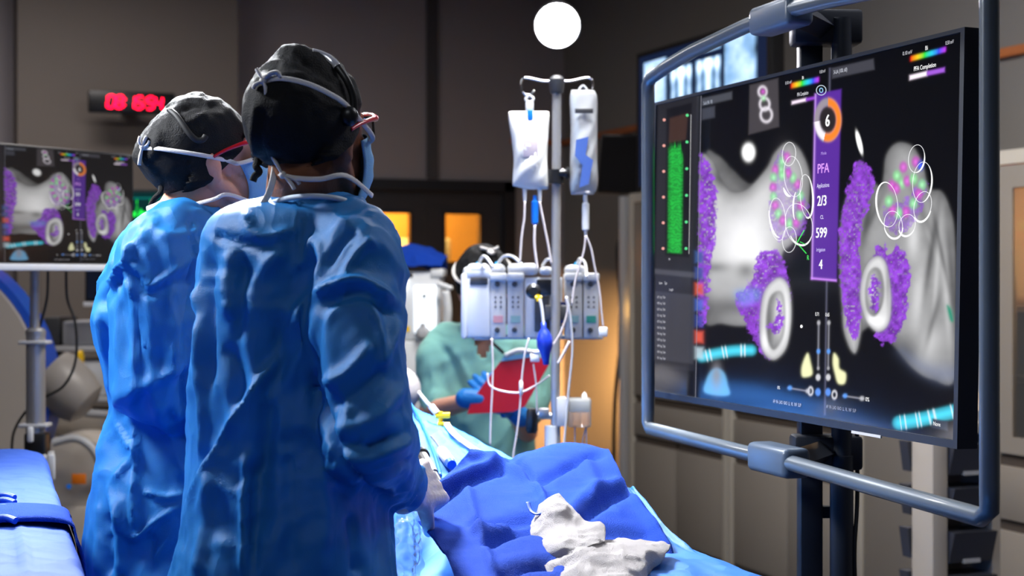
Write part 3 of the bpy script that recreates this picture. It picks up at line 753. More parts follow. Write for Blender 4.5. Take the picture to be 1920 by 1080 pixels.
# sliders
for x0 in (1535, 1554):
    panel([(x0-0.8, 605), (x0+0.8, 605), (x0-0.2, 690), (x0-1.6, 690)], (150, 150, 160))
    for yy, r, cc in ((604, 4, (170, 170, 175)), (658, 4.5, (90, 150, 230)), (690, 3, (160, 160, 165)), (707, 6, (200, 200, 205)), (735, 7, (90, 140, 225))):
        blend(soft(r-np.hypot((X-x0+(yy-604)*0.008)/0.7, Y-yy), 0.8), lin(cc))
for (x0, y0, x1, y1) in ((1478, 727, 1514, 733), (1582, 742, 1616, 747)):
    d, t, _ = seg_dist(X, Y, [(x0, y0), (x1, y1)]); blend(soft(1-d, 0.6), lin((150, 150, 160)))
    blend(soft(4-np.hypot(X-x0-3, Y-y0), 0.8), lin((90, 150, 230))); blend(soft(4-np.hypot(X-x1-1, Y-y1), 0.8), lin((180, 180, 185)))
for x0, y0 in ((1520, 733), (1565, 740)): blend(soft(2-np.abs(np.hypot((X-x0)/0.6, Y-y0)-7), 0.8), lin((200, 200, 205)))
IMG = np.clip(IMG, 0, 1.15)

# --- flat overlay shapes (text, rings, thin lines) collected as polygons on the panel
OV_V = []; OV_F = []; OV_C = []
def st_local(s, t, off): return (s*SW, -off, t*SH)
def add_poly(verts_st, faces, col, off=0.0006):
    base = len(OV_V)
    OV_V.extend([st_local(s, t, off) for s, t in verts_st]); OV_F.extend([[(NS+1)*(NT+1)+base+i for i in f] for f in faces]); OV_C.extend([col]*len(faces))
def ring_px(cx, cy, rx_, ry_, w, col, ang=0, a0=0, a1=360, w2=None, n=40):
    vv = []; ff = []; a = math.radians(ang)
    for k in range(n+1):
        th_ = math.radians(a0+(a1-a0)*k/n); ww = w if w2 is None else w+(w2-w)*math.sin(PI*k/n)
        for q in (-ww/2, ww/2):
            ex, ey = (rx_+q)*math.cos(th_), (ry_+q)*math.sin(th_)
            s, t = px2st(cx+ex*math.cos(a)-ey*math.sin(a), cy+ex*math.sin(a)+ey*math.cos(a)); vv.append((s[0], t[0]))
        if k: i = 2*k; ff.append((i-2, i-1, i+1, i))
    add_poly(vv, ff, col)
def line_px(pts, w, col):
    vv = []; ff = []
    for i, (x, y) in enumerate(pts):
        a = pts[max(i-1, 0)]; c = pts[min(i+1, len(pts)-1)]; dx, dy = c[0]-a[0], c[1]-a[1]; L = math.hypot(dx, dy); nx, ny = -dy/L*w/2, dx/L*w/2
        for q in (-1, 1):
            s, t = px2st(x+nx*q, y+ny*q); vv.append((s[0], t[0]))
        if i: k = 2*i; ff.append((k-2, k-1, k+1, k))
    add_poly(vv, ff, col)
def text_mesh(body, size, align='LEFT'):
    cu = bpy.data.curves.new('t', 'FONT'); cu.body = body; cu.size = size; cu.align_x = align; cu.resolution_u = 3; cu.fill_mode = 'FRONT' if hasattr(cu, 'fill_mode') else cu.fill_mode
    o = bpy.data.objects.new('t', cu); C.objects.link(o)
    dg = bpy.context.evaluated_depsgraph_get(); dg.update()
    me = bpy.data.meshes.new_from_object(o.evaluated_get(dg)); bpy.data.objects.remove(o); bpy.data.curves.remove(cu)
    V = [tuple(v.co) for v in me.vertices]; Fc = [tuple(p.vertices) for p in me.polygons]; bpy.data.meshes.remove(me)
    return V, Fc
def text_px(body, x, y, h, col, align='LEFT', stretch=1.0, bold=0.0):
    """x, y: baseline anchor in photo pixels; h: cap height in pixels there"""
    (s0,), (t0,) = px2st(x, y); (_,), (t1,) = px2st(x, y-h)
    size = (t1-t0)*SH/0.70
    V, Fc = text_mesh(body, size, align)
    for k, dx in enumerate((0.0,) if not bold else (-bold, 0, bold)):
        add_poly([(s0+(v[0]*stretch+dx*size)/SW, t0+v[1]/SH) for v in V], Fc, col, 0.0007+0.0001*k)
W1 = (1, 1, 1); LG = (0.6, 0.6, 0.65)
text_px('6', 1551, 236, 22, W1, 'CENTER', bold=0.04)
text_px('Mode', 1544, 289, 6, (0.45, 0.3, 0.75), 'CENTER')
text_px('PFA', 1543, 323, 18, (0.75, 0.35, 0.95), 'CENTER', bold=0.015)
text_px('Applications', 1543, 350, 8, (0.8, 0.75, 1.0), 'CENTER', 0.78)
text_px('2/3', 1541, 384, 19, W1, 'CENTER', bold=0.03)
text_px('CL', 1541, 409, 7, (0.8, 0.75, 1.0), 'CENTER')
text_px('599', 1540, 444, 19, W1, 'CENTER', bold=0.03)
text_px('Irrigation', 1539, 470, 7, (0.7, 0.65, 1.0), 'CENTER', 0.85)
text_px('4', 1539, 503, 18, W1, 'CENTER', bold=0.03)
text_px('0.10 mV', 1472, 159, 6, LG, 'LEFT', 0.8); text_px('0.50 mV', 1536, 138, 6, LG, 'LEFT', 0.7); text_px('Bi', 1503, 149, 6, W1)
text_px('PFA Completion', 1494, 181, 7, (0.75, 0.75, 0.8), 'LEFT', 0.6)
text_px('0.10 mV', 1691, 104, 7, LG, 'LEFT', 0.9); text_px('0.50 mV', 1771, 84, 7, LG, 'LEFT', 0.75); text_px('Bi', 1733, 94, 8, W1)
text_px('PFA Completion', 1712, 133, 8.5, W1, 'LEFT', 0.85, bold=0.008)
text_px('3-LA (100, 60)', 1562, 139, 7, (0.6, 0.62, 0.7), 'LEFT', 0.8)
text_px('2-LA (96, 10)', 1319, 197, 6, (0.45, 0.5, 0.6), 'LEFT', 0.8)
text_px('None', 1752, 798, 8, W1, 'LEFT', 0.9)
text_px('0.71', 1529, 591, 7, W1, 'LEFT', 0.85); text_px('0.65', 1548, 592, 7, W1, 'LEFT', 0.85)
text_px('AP  PA  LAO  RAO  LL  RL  INF  SUP', 1450, 755, 6.5, LG, 'LEFT', 0.72)
text_px('AP  PA  LAO  RAO  LL  RL  INF  SUP', 1550, 765, 6.5, (0.35, 0.35, 0.4), 'LEFT', 0.72)
text_px('0%', 1624, 752, 8, W1, 'LEFT'); text_px('0%', 1458, 729, 6, W1, 'LEFT')
text_px('R', 1513, 486, 9, (0.1, 0.9, 0.15)); 
for i in range(11):
    yy = 558+i*11.4
    text_px(['13:47','13:48','13:50','13:51','13:53','13:54','13:56','13:57','13:58','13:59','14:01'][i]+'  Irreg.  Triple', 1232, yy, 4.5, (0.55, 0.55, 0.6), 'LEFT', 0.72)
text_px('Name      Type', 1236, 532, 5, LG, 'LEFT', 0.8)
text_px('Length', 1255, 544, 4.5, LG); text_px('8.4', 1254, 487, 4, LG)
for x, y, rx_, ry_, ang in ((1479, 288, 12.5, 22, 4), (1487, 330, 17, 38, -6), (1512, 366, 12, 40, -4), (1498, 420, 25, 40, -12), (1480, 448, 13, 24, 3), (1458, 410, 15, 40, -5)):
    ring_px(x, y, rx_, ry_, 0.9, (0.9, 0.9, 0.92), ang)
ring_px(1512, 366, 12, 42, 1.0, W1, -4, -60, 110, w2=3.5); ring_px(1458, 400, 16, 44, 1, W1, -5, 90, 190, w2=3.5); ring_px(1500, 425, 22, 34, 1, W1, -12, 40, 160, w2=3.5); ring_px(1495, 385, 8, 30, 1, W1, 2, 120, 240, w2=3); ring_px(1480, 345, 12, 22, 1, W1, -8, 90, 170, w2=5)
for x, y, rx_, ry_, ang in ((1718, 296, 15, 26, 6), (1729, 340, 18, 38, 4), (1663, 382, 20, 42, -6), (1730, 385, 16, 28, 12), (1675, 420, 17, 26, -8), (1701, 420, 15, 20, 14)):
    ring_px(x, y, rx_, ry_, 0.9, (0.9, 0.9, 0.92), ang)
ring_px(1663, 382, 20, 42, 1, W1, -6, 90, 300, w2=3.5); ring_px(1675, 418, 18, 28, 1, W1, -8, 20, 170, w2=4); ring_px(1730, 385, 17, 30, 1, W1, 12, 10, 130, w2=3.5); ring_px(1729, 340, 18, 38, 1, W1, 4, -60, 80, w2=3); ring_px(1718, 296, 15, 26, 1, W1, 6, -30, 90, w2=3); ring_px(1701, 418, 16, 24, 1, W1, 14, 20, 140, w2=3)
line_px([(1492, 458), (1508, 430)], 1.6, (0.05, 0.8, 0.1)); line_px([(1496, 456), (1512, 474)], 1.6, (0.05, 0.8, 0.1)); line_px([(1500, 452), (1512, 458)], 1.4, (0.05, 0.7, 0.1))
ring_px(1539, 169, 9, 9, 1.2, (0.6, 0.7, 0.8)); ring_px(1539, 169, 3, 4, 1.5, (0.3, 0.6, 0.9))
line_px([(1315, 180), (1304, 748)], 1.0, (0.2, 0.2, 0.24)); line_px([(1296, 215), (1292, 475)], 0.9, (0.5, 0.5, 0.5))
for k in range(6):
    for xx, cc in ((1246, (0.8, 0.35, 0.3)), (1289, (0.1, 0.7, 0.25))): ring_px(xx-k*0.5, 225+k*48-(xx-1246)*0.2*(1-k/5), 1.6, 1.6, 2.4, cc, n=10)
ring_px(1503, 611, 1.2, 2, 2.4, W1, n=8)

def image_mesh(name, ns, nt, w, h, img, ovv=(), ovf=(), ovc=(), depth=0.0):
    s, t = np.meshgrid(np.linspace(0, w, ns+1), np.linspace(0, h, nt+1)); n0 = (ns+1)*(nt+1)
    V = np.stack([s.ravel(), np.zeros(n0), t.ravel()], 1)
    ii = (np.arange(nt)[:, None]*(ns+1)+np.arange(ns)[None, :]).ravel()
    Fq = np.stack([ii, ii+1, ii+ns+2, ii+ns+1], 1)
    me = bpy.data.meshes.new(name)
    allv = np.concatenate([V, np.array(ovv)]) if len(ovv) else V
    ls = np.concatenate([Fq.ravel()]+[np.array(f) for f in ovf]).astype(np.int32) if len(ovf) else Fq.ravel().astype(np.int32)
    lens = np.concatenate([np.full(len(Fq), 4), np.array([len(f) for f in ovf], int)]) if len(ovf) else np.full(len(Fq), 4)
    me.vertices.add(len(allv)); me.vertices.foreach_set('co', allv.ravel())
    me.loops.add(len(ls)); me.loops.foreach_set('vertex_index', ls)
    me.polygons.add(len(lens)); st = np.concatenate([[0], np.cumsum(lens)[:-1]]).astype(np.int32)
    me.polygons.foreach_set('loop_start', st); me.polygons.foreach_set('loop_total', lens.astype(np.int32))
    me.update(calc_edges=True)
    at = me.color_attributes.new('Col', 'FLOAT_COLOR', 'CORNER')
    cols = np.ones((len(ls), 4)); cols[:len(Fq)*4, :3] = img[Fq.ravel()]
    if len(ovf):
        oc = np.concatenate([np.tile(np.array(c, float), (len(f), 1)) for c, f in zip(ovc, ovf)]); cols[len(Fq)*4:, :3] = oc
    at.data.foreach_set('color', cols.ravel().astype(np.float32))
    return me
screen_me = image_mesh('screen', NS, NT, SW, SH, IMG, OV_V, OV_F, OV_C)
M['screen'] = screen_mat('large display panel', 1.2, 0.12, 0.35)
M['screen_b'] = screen_mat('small display panel', 0.62, 0.2, 0.4)
screen_me.materials.append(M['screen'])

# --- large display
A = cp(*BL, dBL); Bv = cp(*BR, dBR); A2 = cp(*TL, dTL); B2 = cp(*TR, dTR)
ex = (Bv-A+B2-A2).normalized(); ez = (A2-A+B2-Bv); ez = (ez-ex*ez.dot(ex)).normalized(); ey = ez.cross(ex)   # ey points away from the viewer
ctr = (A+Bv+A2+B2)/4
wid = ((Bv-A).length+(B2-A2).length)/2; hei = ((A2-A).length+(B2-Bv).length)/2
RD = Matrix((ex, ey, ez)).transposed()
bigm = thing('large_display', 'large flat display showing two grey and purple heart maps', 'display', (ctr.x, ctr.y, ctr.z-hei/2), 'cam')
def dloc(x, y, z): return ctr+ex*x+ey*y+ez*z
def dbox(bm, x0, x1, y0, y1, z0, z1, **kw): return box(bm, dloc((x0+x1)/2, (y0+y1)/2, (z0+z1)/2), (x1-x0, y1-y0, z1-z0), rot=RD, **kw)
b = NB(); dbox(b, -wid/2-0.004, wid/2+0.004, 0.0015, 0.035, -hei/2-0.004, hei/2+0.004, bev=0.003); dbox(b, -wid*0.3, wid*0.3, 0.035, 0.07, -hei*0.35, hei*0.3, bev=0.01)
obj('housing', b, M['black'], bigm)
b = NB(); fr = 0.011
dbox(b, -wid/2-0.007, -wid/2, -0.004, 0.036, -hei/2-0.012, hei/2+0.007); dbox(b, wid/2, wid/2+0.012, -0.004, 0.036, -hei/2-0.014, hei/2+0.007)
dbox(b, -wid/2, wid/2, -0.004, 0.036, hei/2, hei/2+0.007); dbox(b, -wid/2, wid/2, -0.004, 0.036, -hei/2-0.014, -hei/2)
obj('bezel', b, M['navy_metal'], bigm)
so = bpy.data.objects.new('screen', screen_me); C.objects.link(so); so.parent = bigm
SMAT = Matrix.Translation(dloc(-wid/2, 0, -hei/2)-ORG[bigm.name][0]) @ (RD @ Matrix.Diagonal((wid/SW, 1, hei/SH))).to_4x4()
so.matrix_local = SMAT
b = NB(); dbox(b, 0.30, 0.40, -0.006, -0.003, -hei/2-0.018, -hei/2-0.013); obj('status_light', b, M['grey_plastic'], bigm)
# --- stand of the large display: two posts, cross bars, clamps and the bent tube guard
st = thing('display_stand', 'dark two post floor stand carrying the large display', 'stand', (cp(1548, 522, 3.3).x, 3.3, 0), 'cam')
pA = cp(1519, 522, 3.31); pB = cp(1578, 522, 3.26)
b = NB(); box2(b, (pA.x-0.023, pA.y-0.02, 0.06), (pA.x+0.023, pA.y+0.03, 1.95), bev=0.004); obj('post', b, M['navy_metal'], st)
b = NB(); cyl(b, (pB.x, pB.y, 0.06), (pB.x, pB.y, 1.06), 0.024); cyl(b, (pB.x, pB.y, 1.06), (pB.x, pB.y, 1.95), 0.021); obj('post', b, M['navy_metal'], st)
for zc in (0.925, 0.35):
    b = NB(); box2(b, (pA.x, pA.y-0.012, zc), (pB.x, pA.y+0.01, zc+0.025), bev=0.003); obj('cross_bar', b, M['navy_metal'], st)
mid = (pA+pB)/2
b = NB(); dz = ctr-Vector((mid.x, mid.y, ctr.z))
box(b, (ctr.x*0.5+mid.x*0.5+0.02, (ctr.y+0.09+mid.y)/2, 1.5), (0.32, 0.10, 0.30), rot=RD, bev=0.01); obj('mount_plate', b, M['navy_metal'], st)
for i, a in enumerate((20, 110, 200, 290)):
    d = Vector((math.cos(math.radians(a)), math.sin(math.radians(a)), 0)); b = NB()
    tube(b, [Vector((mid.x, mid.y, 0.09)), Vector((mid.x, mid.y, 0.09))+d*0.38], [0.035, 0.022]); l = obj('leg', b, M['navy_metal'], st)
    b = NB(); cyl(b, Vector((mid.x, mid.y, 0.035))+d*0.36-Vector((0, 0.012, 0)), Vector((mid.x, mid.y, 0.035))+d*0.36+Vector((0, 0.012, 0)), 0.034); obj('caster', b, M['black'], l)
def fl(t, z, off=0.0):
    p = Vector((0.319+0.412*t, 3.75-1.30*t, z)); return p
g = 0.0155
top = [fl(0, 1.84), fl(0.0, 1.874), fl(0.012, 1.888), fl(0.09, 1.904), fl(0.19, 1.9186), fl(0.383, 1.9335), fl(0.527, 1.936), fl(0.641, 1.929), fl(0.85, 1.908), fl(0.985, 1.890), fl(1.0, 1.874), fl(1.0, 1.84)]
bot = [fl(1.0, 1.10), fl(1.0, 1.065), fl(0.985, 1.051), fl(0.75, 1.058), fl(0.535, 1.0655), fl(0.383, 1.0650), fl(0.012, 1.069), fl(0, 1.083), fl(0, 1.12)]
b = NB()
tube(b, top+bot, g, seg=16, closed=True); fr_o = obj('tube_guard', b, M['frame_tube'], st, smooth=True)
fd = (fl(1, 0)-fl(0, 0)).normalized(); fn = Vector((fd.y, -fd.x, 0))*-1; 
FR = Matrix((fd, zz.cross(fd), zz)).transposed()
def fbox(bm, t, z, size, off=0.0, **kw): box(bm, fl(t, z)+FR @ Vector((0, off, 0)), size, rot=FR, **kw)
b = NB(); fbox(b, 0.475, 1.933, (0.17, 0.060, 0.056), off=0.012, bev=0.012, seg=3); obj('clamp', b, M['frame_block'], st, label='upper grey blue clamp')
b = NB(); fbox(b, 0.468, 1.064, (0.165, 0.060, 0.058), off=0.012, bev=0.012, seg=3); obj('clamp', b, M['frame_block'], st, label='lower grey blue clamp')
for z in (1.933, 1.064):
    b = NB(); p = fl(0.50, z)+FR @ Vector((0, 0.03, 0)); q = Vector((mid.x, mid.y, z))
    d = (q-p); tube(b, [p, q], 0.026, seg=4); box(b, q, (0.14, 0.07, 0.07), bev=0.008); obj('clamp_arm', b, M['navy_metal'], st)
b = NB(); tube(b, [(pB.x+0.028, pB.y, 1.45), (pB.x+0.030, pB.y, 1.2), (pB.x+0.032, pB.y, 0.98), (pB.x+0.024, pB.y-0.01, 0.86), (pB.x+0.030, pB.y, 0.7), (pB.x+0.026, pB.y, 0.4), (pB.x+0.05, pB.y, 0.15), (pB.x+0.05, pB.y+0.2, 0.006), (pB.x+0.3, pB.y+0.6, 0.006)], 0.0045, smooth=6)
obj('power_cable', b, M['cable'], st)

# --- radiograph display on the cabinet wall
def xray_img(ns, nt):
    s, t = np.meshgrid(np.linspace(0, 1, ns+1), np.linspace(0, 1, nt+1)); s = s.ravel(); t = t.ravel()
    I = np.zeros((len(s), 3)); I[:] = (0.004, 0.010, 0.035)
    P = np.stack([s*9, t*7, s*0], 1); n = fbm(P, 4)
    def pan(s0, s1, t0, t1, kind):
        nonlocal I
        m = ((s > s0) & (s < s1) & (t > t0) & (t < t1)); u = (s-s0)/(s1-s0); v = (t-t0)/(t1-t0)
        if kind == 'ribs':
            w = np.exp(-((u-0.5)/0.13)**2)*1.1+np.exp(-((np.abs(u-0.5)-0.36)/0.06)**2)*0.8*(v > 0.1)+0.35+0.10*np.sin(v*34+8*np.abs(u-0.5))*(np.abs(u-0.5) > 0.12)
            w += 0.7*np.exp(-((v-0.93)/0.07)**2)
        elif kind == 'leg': w = 0.75+0.4*np.exp(-((u-0.5-0.1*np.sin(v*5))/0.3)**2)+0.35*n-0.45*(u > 0.93)
        else: w = 0.65+0.4*n
        c = np.clip(w, 0, 1.5)[:, None]*np.array([0.30, 0.55, 0.90])[None, :]+np.clip(w-0.8, 0, 1)[:, None]*np.array([0.7, 0.5, 0.2])[None, :]
        I = np.where(m[:, None], c, I)
    pan(0.04, 0.24, 0.03, 0.95, 'leg'); pan(0.27, 0.45, 0.20, 0.85, 'ribs'); pan(0.48, 0.67, 0.20, 0.86, 'ribs')
    pan(0.27, 0.45, 0.03, 0.16, 'x'); pan(0.70, 0.93, 0.02, 0.97, 'leg')
    pan(0.52, 0.67, 0.90, 0.98, 'x')
    return np.clip(I, 0, 1.3)
Xv = 3.50; uy0, uy1, z0, z1 = 6.02, 7.34, 1.86, 2.555
t = thing('radiograph_display', 'wall display of pale blue chest radiographs behind the large display', 'display', (Xv, (uy0+uy1)/2, z0), 'room')
b = NB(); box2(b, (Xv+0.004, uy0, z0), (Xv+0.07, uy1, z1), bev=0.004); bz = 0.022
for a, c in (((Xv-0.006, uy0, z0), (Xv+0.004, uy0+bz, z1)), ((Xv-0.006, uy1-bz, z0), (Xv+0.004, uy1, z1)), ((Xv-0.006, uy0+bz, z1-bz), (Xv+0.004, uy1-bz, z1)), ((Xv-0.006, uy0+bz, z0), (Xv+0.004, uy1-bz, z0+bz))): box2(b, a, c)
obj('housing', b, M['black'], t)
me = image_mesh('screen', 260, 150, uy1-uy0-2*bz, z1-z0-2*bz, xray_img(260, 150))
M['screen_x'] = screen_mat('radiograph panel', 1.35, 0.2, 0.3); me.materials.append(M['screen_x'])
o = bpy.data.objects.new('screen', me); C.objects.link(o); o.parent = t
o.matrix_local = Matrix.Translation(Vector((Xv-0.001, uy1-bz, z0+bz))-ORG[t.name][0]) @ Matrix.Rotation(-PI/2, 4, 'Z')
b = NB(); box2(b, (Xv+0.07, 6.6, 2.05), (XR-0.001, 6.75, 2.17)); obj('wall_bracket', b, M['black'], t)

# --- small dark wall monitor reflecting the amber corner
c0 = cp(1163, 308, 8.9)
t = thing('wall_monitor', 'small switched-off black monitor high in the amber lit corner', 'monitor', c0, 'cam')
Rt = Matrix.Rotation(math.radians(-32), 3, 'Z') @ Matrix.Rotation(math.radians(4), 3, 'Y')
b = NB(); box(b, c0, (0.25, 0.045, 0.33), rot=Rt, bev=0.006); obj('housing', b, M['black'], t)
b = NB(); box(b, c0+Rt @ Vector((0, -0.024, 0.005)), (0.225, 0.003, 0.30), rot=Rt); obj('screen', b, mat('glossy off screen', (0.01, 0.01, 0.012), 0.15, coat=0.5), t)
b = NB(); tube(b, [c0+Vector((0, 0.02, 0)), c0+Vector((0.05, 0.15, 0.05)), Rk @ Vector((XR, 9.35, c0.z+0.06))], 0.02); obj('wall_bracket', b, M['black'], t)
b = NB(); e = cp(1168, 440, 8.85)
tube(b, [cp(1166, 366, 8.9), cp(1167, 400, 8.88), e, cp(1160, 455, 8.85), cp(1158, 480, 8.85), cp(1163, 560, 8.85), cp(1166, 620, 8.85), cp(1154, 740, 8.85), cp(1151, 860, 8.85), Vector((cp(1156, 900, 8.85).x, 8.85, 0.02))], 0.011, smooth=6); obj('cable', b, M['cable'], t)
b = NB(); tube(b, [cp(1166, 590, 8.8), cp(1165, 660, 8.8), cp(1172, 700, 8.8), cp(1166, 740, 8.8)], 0.018, smooth=5); obj('cable_coil', b, M['cable'], t)

# --- tilt bin rack at the right with a small monitor on it
rx0, rx1, ry0, ry1, rz = 2.95, 3.20, 4.10, 4.27, 0.94
t = thing('tilt_bin_rack', 'beige rack of dark tilt bins standing before the right cabinets', 'rack', ((rx0+rx1)/2, (ry0+ry1)/2, 0), 'room')
b = NB()
box2(b, (rx0, ry0, 0.03), (rx0+0.055, ry0+0.11, rz), bev=0.004); box2(b, (rx0, ry0+0.11, 0.03), (rx0+0.05, ry1, 0.05))
box2(b, (rx0, ry0, rz), (rx1, ry1, rz+0.035), bev=0.004); box2(b, (rx0+0.055, ry1-0.012, 0.03), (rx1, ry1, rz)); box2(b, (rx1-0.03, ry0, 0.03), (rx1, ry1, rz))
obj('frame', b, M['beige_plastic'], t)
M['bin'] = mat('smoky clear bin', srgb(74, 76, 86), 0.18, trans=0.15, ior=1.3)
for k in range(7):
    z = rz-0.135*(k+1)+0.012
    b = NB(); xa, xb = rx0+0.058, rx1-0.033
    prism(b, [(xa, ry0-0.002, z), (xa, ry0-0.030, z+0.095), (xa, ry0+0.10, z+0.095), (xa, ry0+0.10, z)], (xb-xa, 0, 0)); o = obj('bin', b, M['bin'], t)
    b = NB(); box(b, ((xa+xb)/2, ry0-0.005, z+0.004), (0.06, 0.012, 0.012)); obj('pull_tab', b, M['grey_plastic'], o)
    b = NB(); prism(b, [(rx0+0.002, ry0+0.115, z), (rx0-0.012, ry0+0.115, z+0.095), (rx0+0.04, ry0+0.115, z+0.095), (rx0+0.04, ry0+0.115, z)], (0, 0.045, 0)); obj('bin', b, M['bin'], t)
t = thing('workstation_monitor', 'dark monitor and beige console on the bin rack behind the frame', 'monitor', (3.22, 4.2, rz+0.036), 'room')
b = NB(); prism(b, [(2.99, 4.12, rz+0.036), (2.99, 4.12, rz+0.07), (2.99, 4.24, rz+0.17), (2.99, 4.26, rz+0.17), (2.99, 4.26, rz+0.036)], (0.19, 0, 0)); obj('console', b, M['beige_plastic'], t)
b = NB(); box2(b, (3.05, 4.235, rz+0.17), (3.12, 4.265, 1.30)); obj('neck', b, M['dark_grey'], t)
b = NB(); box2(b, (2.985, 4.20, 1.20), (3.18, 4.235, 1.52), bev=0.006); obj('housing', b, M['dark_grey'], t)
b = NB(); box2(b, (2.995, 4.197, 1.215), (3.17, 4.199, 1.505)); obj('screen', b, mat('dim navy screen', srgb(10, 18, 40), 0.2, emit=srgb(14, 26, 60), estr=0.5), t)

# ================================================================== LEFT SIDE: small display, imaging arm, shelves
Rr = cp(249, 494, 5.40); dl = Vector((0.533, 0.846, 0)); LW, LH = 0.67, 0.362
L0 = Rr-dl*LW; LR = Matrix((dl, Vector((-dl.y, dl.x, 0)), zz)).transposed()
t = thing('small_display', 'smaller display with the same heart maps above its white lower bezel', 'display', (L0+dl*LW/2), 'cam')
def lbox(bm, x0, x1, y0, y1, z0, z1, **kw): box(bm, L0+LR @ Vector(((x0+x1)/2, (y0+y1)/2, (z0+z1)/2)), (x1-x0, y1-y0, z1-z0), rot=LR, **kw)
b = NB(); lbox(b, -0.006, LW+0.006, 0.002, 0.04, -0.004, LH+0.006, bev=0.004); lbox(b, LW*0.3, LW*0.7, 0.04, 0.065, 0.05, LH-0.08, bev=0.01); obj('housing', b, M['black'], t)
b = NB(); lbox(b, -0.008, LW+0.008, -0.006, 0.042, -0.026, -0.004, bev=0.004); obj('lower_bezel', b, M['white_plastic'], t)
sme = screen_me.copy(); sme.materials.clear(); sme.materials.append(M['screen_b'])
o = bpy.data.objects.new('screen', sme); C.objects.link(o); o.parent = t
o.matrix_local = Matrix.Translation(L0-ORG[t.name][0]) @ (LR @ Matrix.Diagonal((LW/SW, 1, LH/SH))).to_4x4()
D5 = 5.22
t = thing('display_pole_stand', 'silver pole stand holding the small display', 'stand', (cp(65, 522, D5).x, D5, 0), 'cam')
b = NB(); cyl(b, cp(65, 430, D5), cp(65, 640, D5), 0.0155); obj('pole', b, M['steel'], t)
b = NB(); cyl(b, cp(67, 622, D5), cp(67, 815, D5), 0.031); lathe(b, cp(67, 632, D5), (0, 0, 1), [(0.031, -0.001), (0.033, 0.02), (0.024, 0.03)]); obj('column', b, M['steel'], t)
for yy in (642, 797):
    b = NB(); box(b, cp(66, yy, D5), (0.092, 0.075, 0.012), bev=0.004); obj('flange', b, M['grey_plastic'], t)
b = NB(); box(b, cp(70, 845, D5), (0.07, 0.07, 0.12), bev=0.008); cyl(b, cp(66, 870, D5), (cp(66, 870, D5).x, D5, 0.06), 0.02); obj('clamp', b, M['black'], t)
for i, xx in enumerate((80, 96)):
    b = NB(); box(b, cp(xx, 876, D5-0.03), (0.026, 0.012, 0.085), bev=0.006); box(b, cp(xx, 850, D5-0.015), (0.012, 0.03, 0.012)); obj('paddle', b, M['white_plastic'], t)
b = NB(); box(b, cp(57, 815, D5-0.045), (0.018, 0.02, 0.05), bev=0.006); obj('lever', b, M['white_plastic'], t)
px5 = cp(66, 870, D5)
for a in (0, 72, 144, 216, 288):
    d = Vector((math.cos(math.radians(a+20)), math.sin(math.radians(a+20)), 0)); b = NB(); tube(b, [Vector((px5.x, D5, 0.09)), Vector((px5.x, D5, 0.075))+d*0.28], [0.025, 0.016]); l = obj('leg', b, M['grey_plastic'], t)
    b = NB(); q = Vector((px5.x, D5, 0.032))+d*0.27; cyl(b, q-Vector((0, 0.01, 0)), q+Vector((0, 0.01, 0)), 0.031); obj('caster', b, M['black'], l)
for i, (pts, lb) in enumerate([([(90, 505), (88, 560), (75, 610), (72, 618)], 'short black cable hanging behind the small display pole'), ([(124, 508), (126, 560), (140, 600), (144, 650), (138, 690), (118, 725), (84, 745), (50, 770), (26, 810), (22, 850)], 'long black cable looping down from the small display')]):
    b = NB(); tube(b, [cp(x, y, D5+0.06) for x, y in pts], 0.0045, smooth=6); obj('cable', b, M['cable'], origin=cp(*pts[0], D5), label=lb, cat='cable', smooth=True)

# C-shaped imaging arm
DC = 6.3; cc = cp(-185, 735, DC)
t = thing('imaging_arm', 'large beige curved x-ray arm with a blue edge behind the small display', 'imaging machine', (cc.x, DC, 0), 'cam')
def arc_pts(r0, r1, y0, y1, a0, a1, n=40):
    rg = []
    for k in range(n+1):
        a = math.radians(a0+(a1-a0)*k/n); c, s = math.cos(a), math.sin(a)
        rg.append([Vector((cc.x+c*r, y, cc.z+s*r)) for r, y in ((r0, y0), (r1, y0), (r1, y1), (r0, y1))])
    return rg
b = NB(); loft(b, arc_pts(0.40, 0.575, DC-0.10, DC+0.12, -125, 125)); bmesh.ops.bevel(b, geom=[e for e in b.edges if len(e.link_faces) == 2 and e.calc_face_angle(0) > 1.2], offset=0.02, segments=3, affect='EDGES'); obj('arc', b, M['beige_plastic'], t)
b = NB(); loft(b, arc_pts(0.577, 0.605, DC-0.07, DC+0.09, -60, 62)); obj('blue_rail', b, M['blue_trim'], t)
b = NB(); c1 = cp(150, 940, DC+0.05); lathe(b, c1+Vector((0, 0.17, 0)), (0, -1, 0), [(0.27, 0), (0.27, 0.22), (0.255, 0.25), (0.22, 0.26), (0.21, 0.25), (0.01, 0.252)], 48)
box2(b, (c1.x-0.27, DC-0.05, 0.12), (c1.x+0.27, DC+0.22, c1.z), bev=0.03); obj('drive_housing', b, M['beige_plastic'], t)
b = NB(); box2(b, (c1.x-0.32, DC-0.2, 0.02), (c1.x+0.45, DC+0.35, 0.12), bev=0.02); obj('base', b, M['dark_grey'], t)
b = NB(); box2(b, (cc.x+0.4, DC-0.05, 0.05), (c1.x-0.2, DC+0.1, 0.5), bev=0.02); obj('yoke', b, M['beige_plastic'], t)
b = NB(); lathe(b, cp(92, 700, DC), Vector((0.9, 0, -0.75)), [(0.11, 0), (0.12, 0.03), (0.11, 0.14), (0.09, 0.19), (0.05, 0.21)], 32); obj('tube_housing', b, mat('pale tube housing', srgb(150, 143, 136), 0.4), t)
b = NB(); tube(b, [cp(100, 830, DC-0.12), cp(140, 822, DC-0.12), cp(170, 838, DC-0.12), cp(188, 870, DC-0.1), cp(198, 900, DC)], 0.016, smooth=6); obj('hose', b, M['grey_plastic'], t)
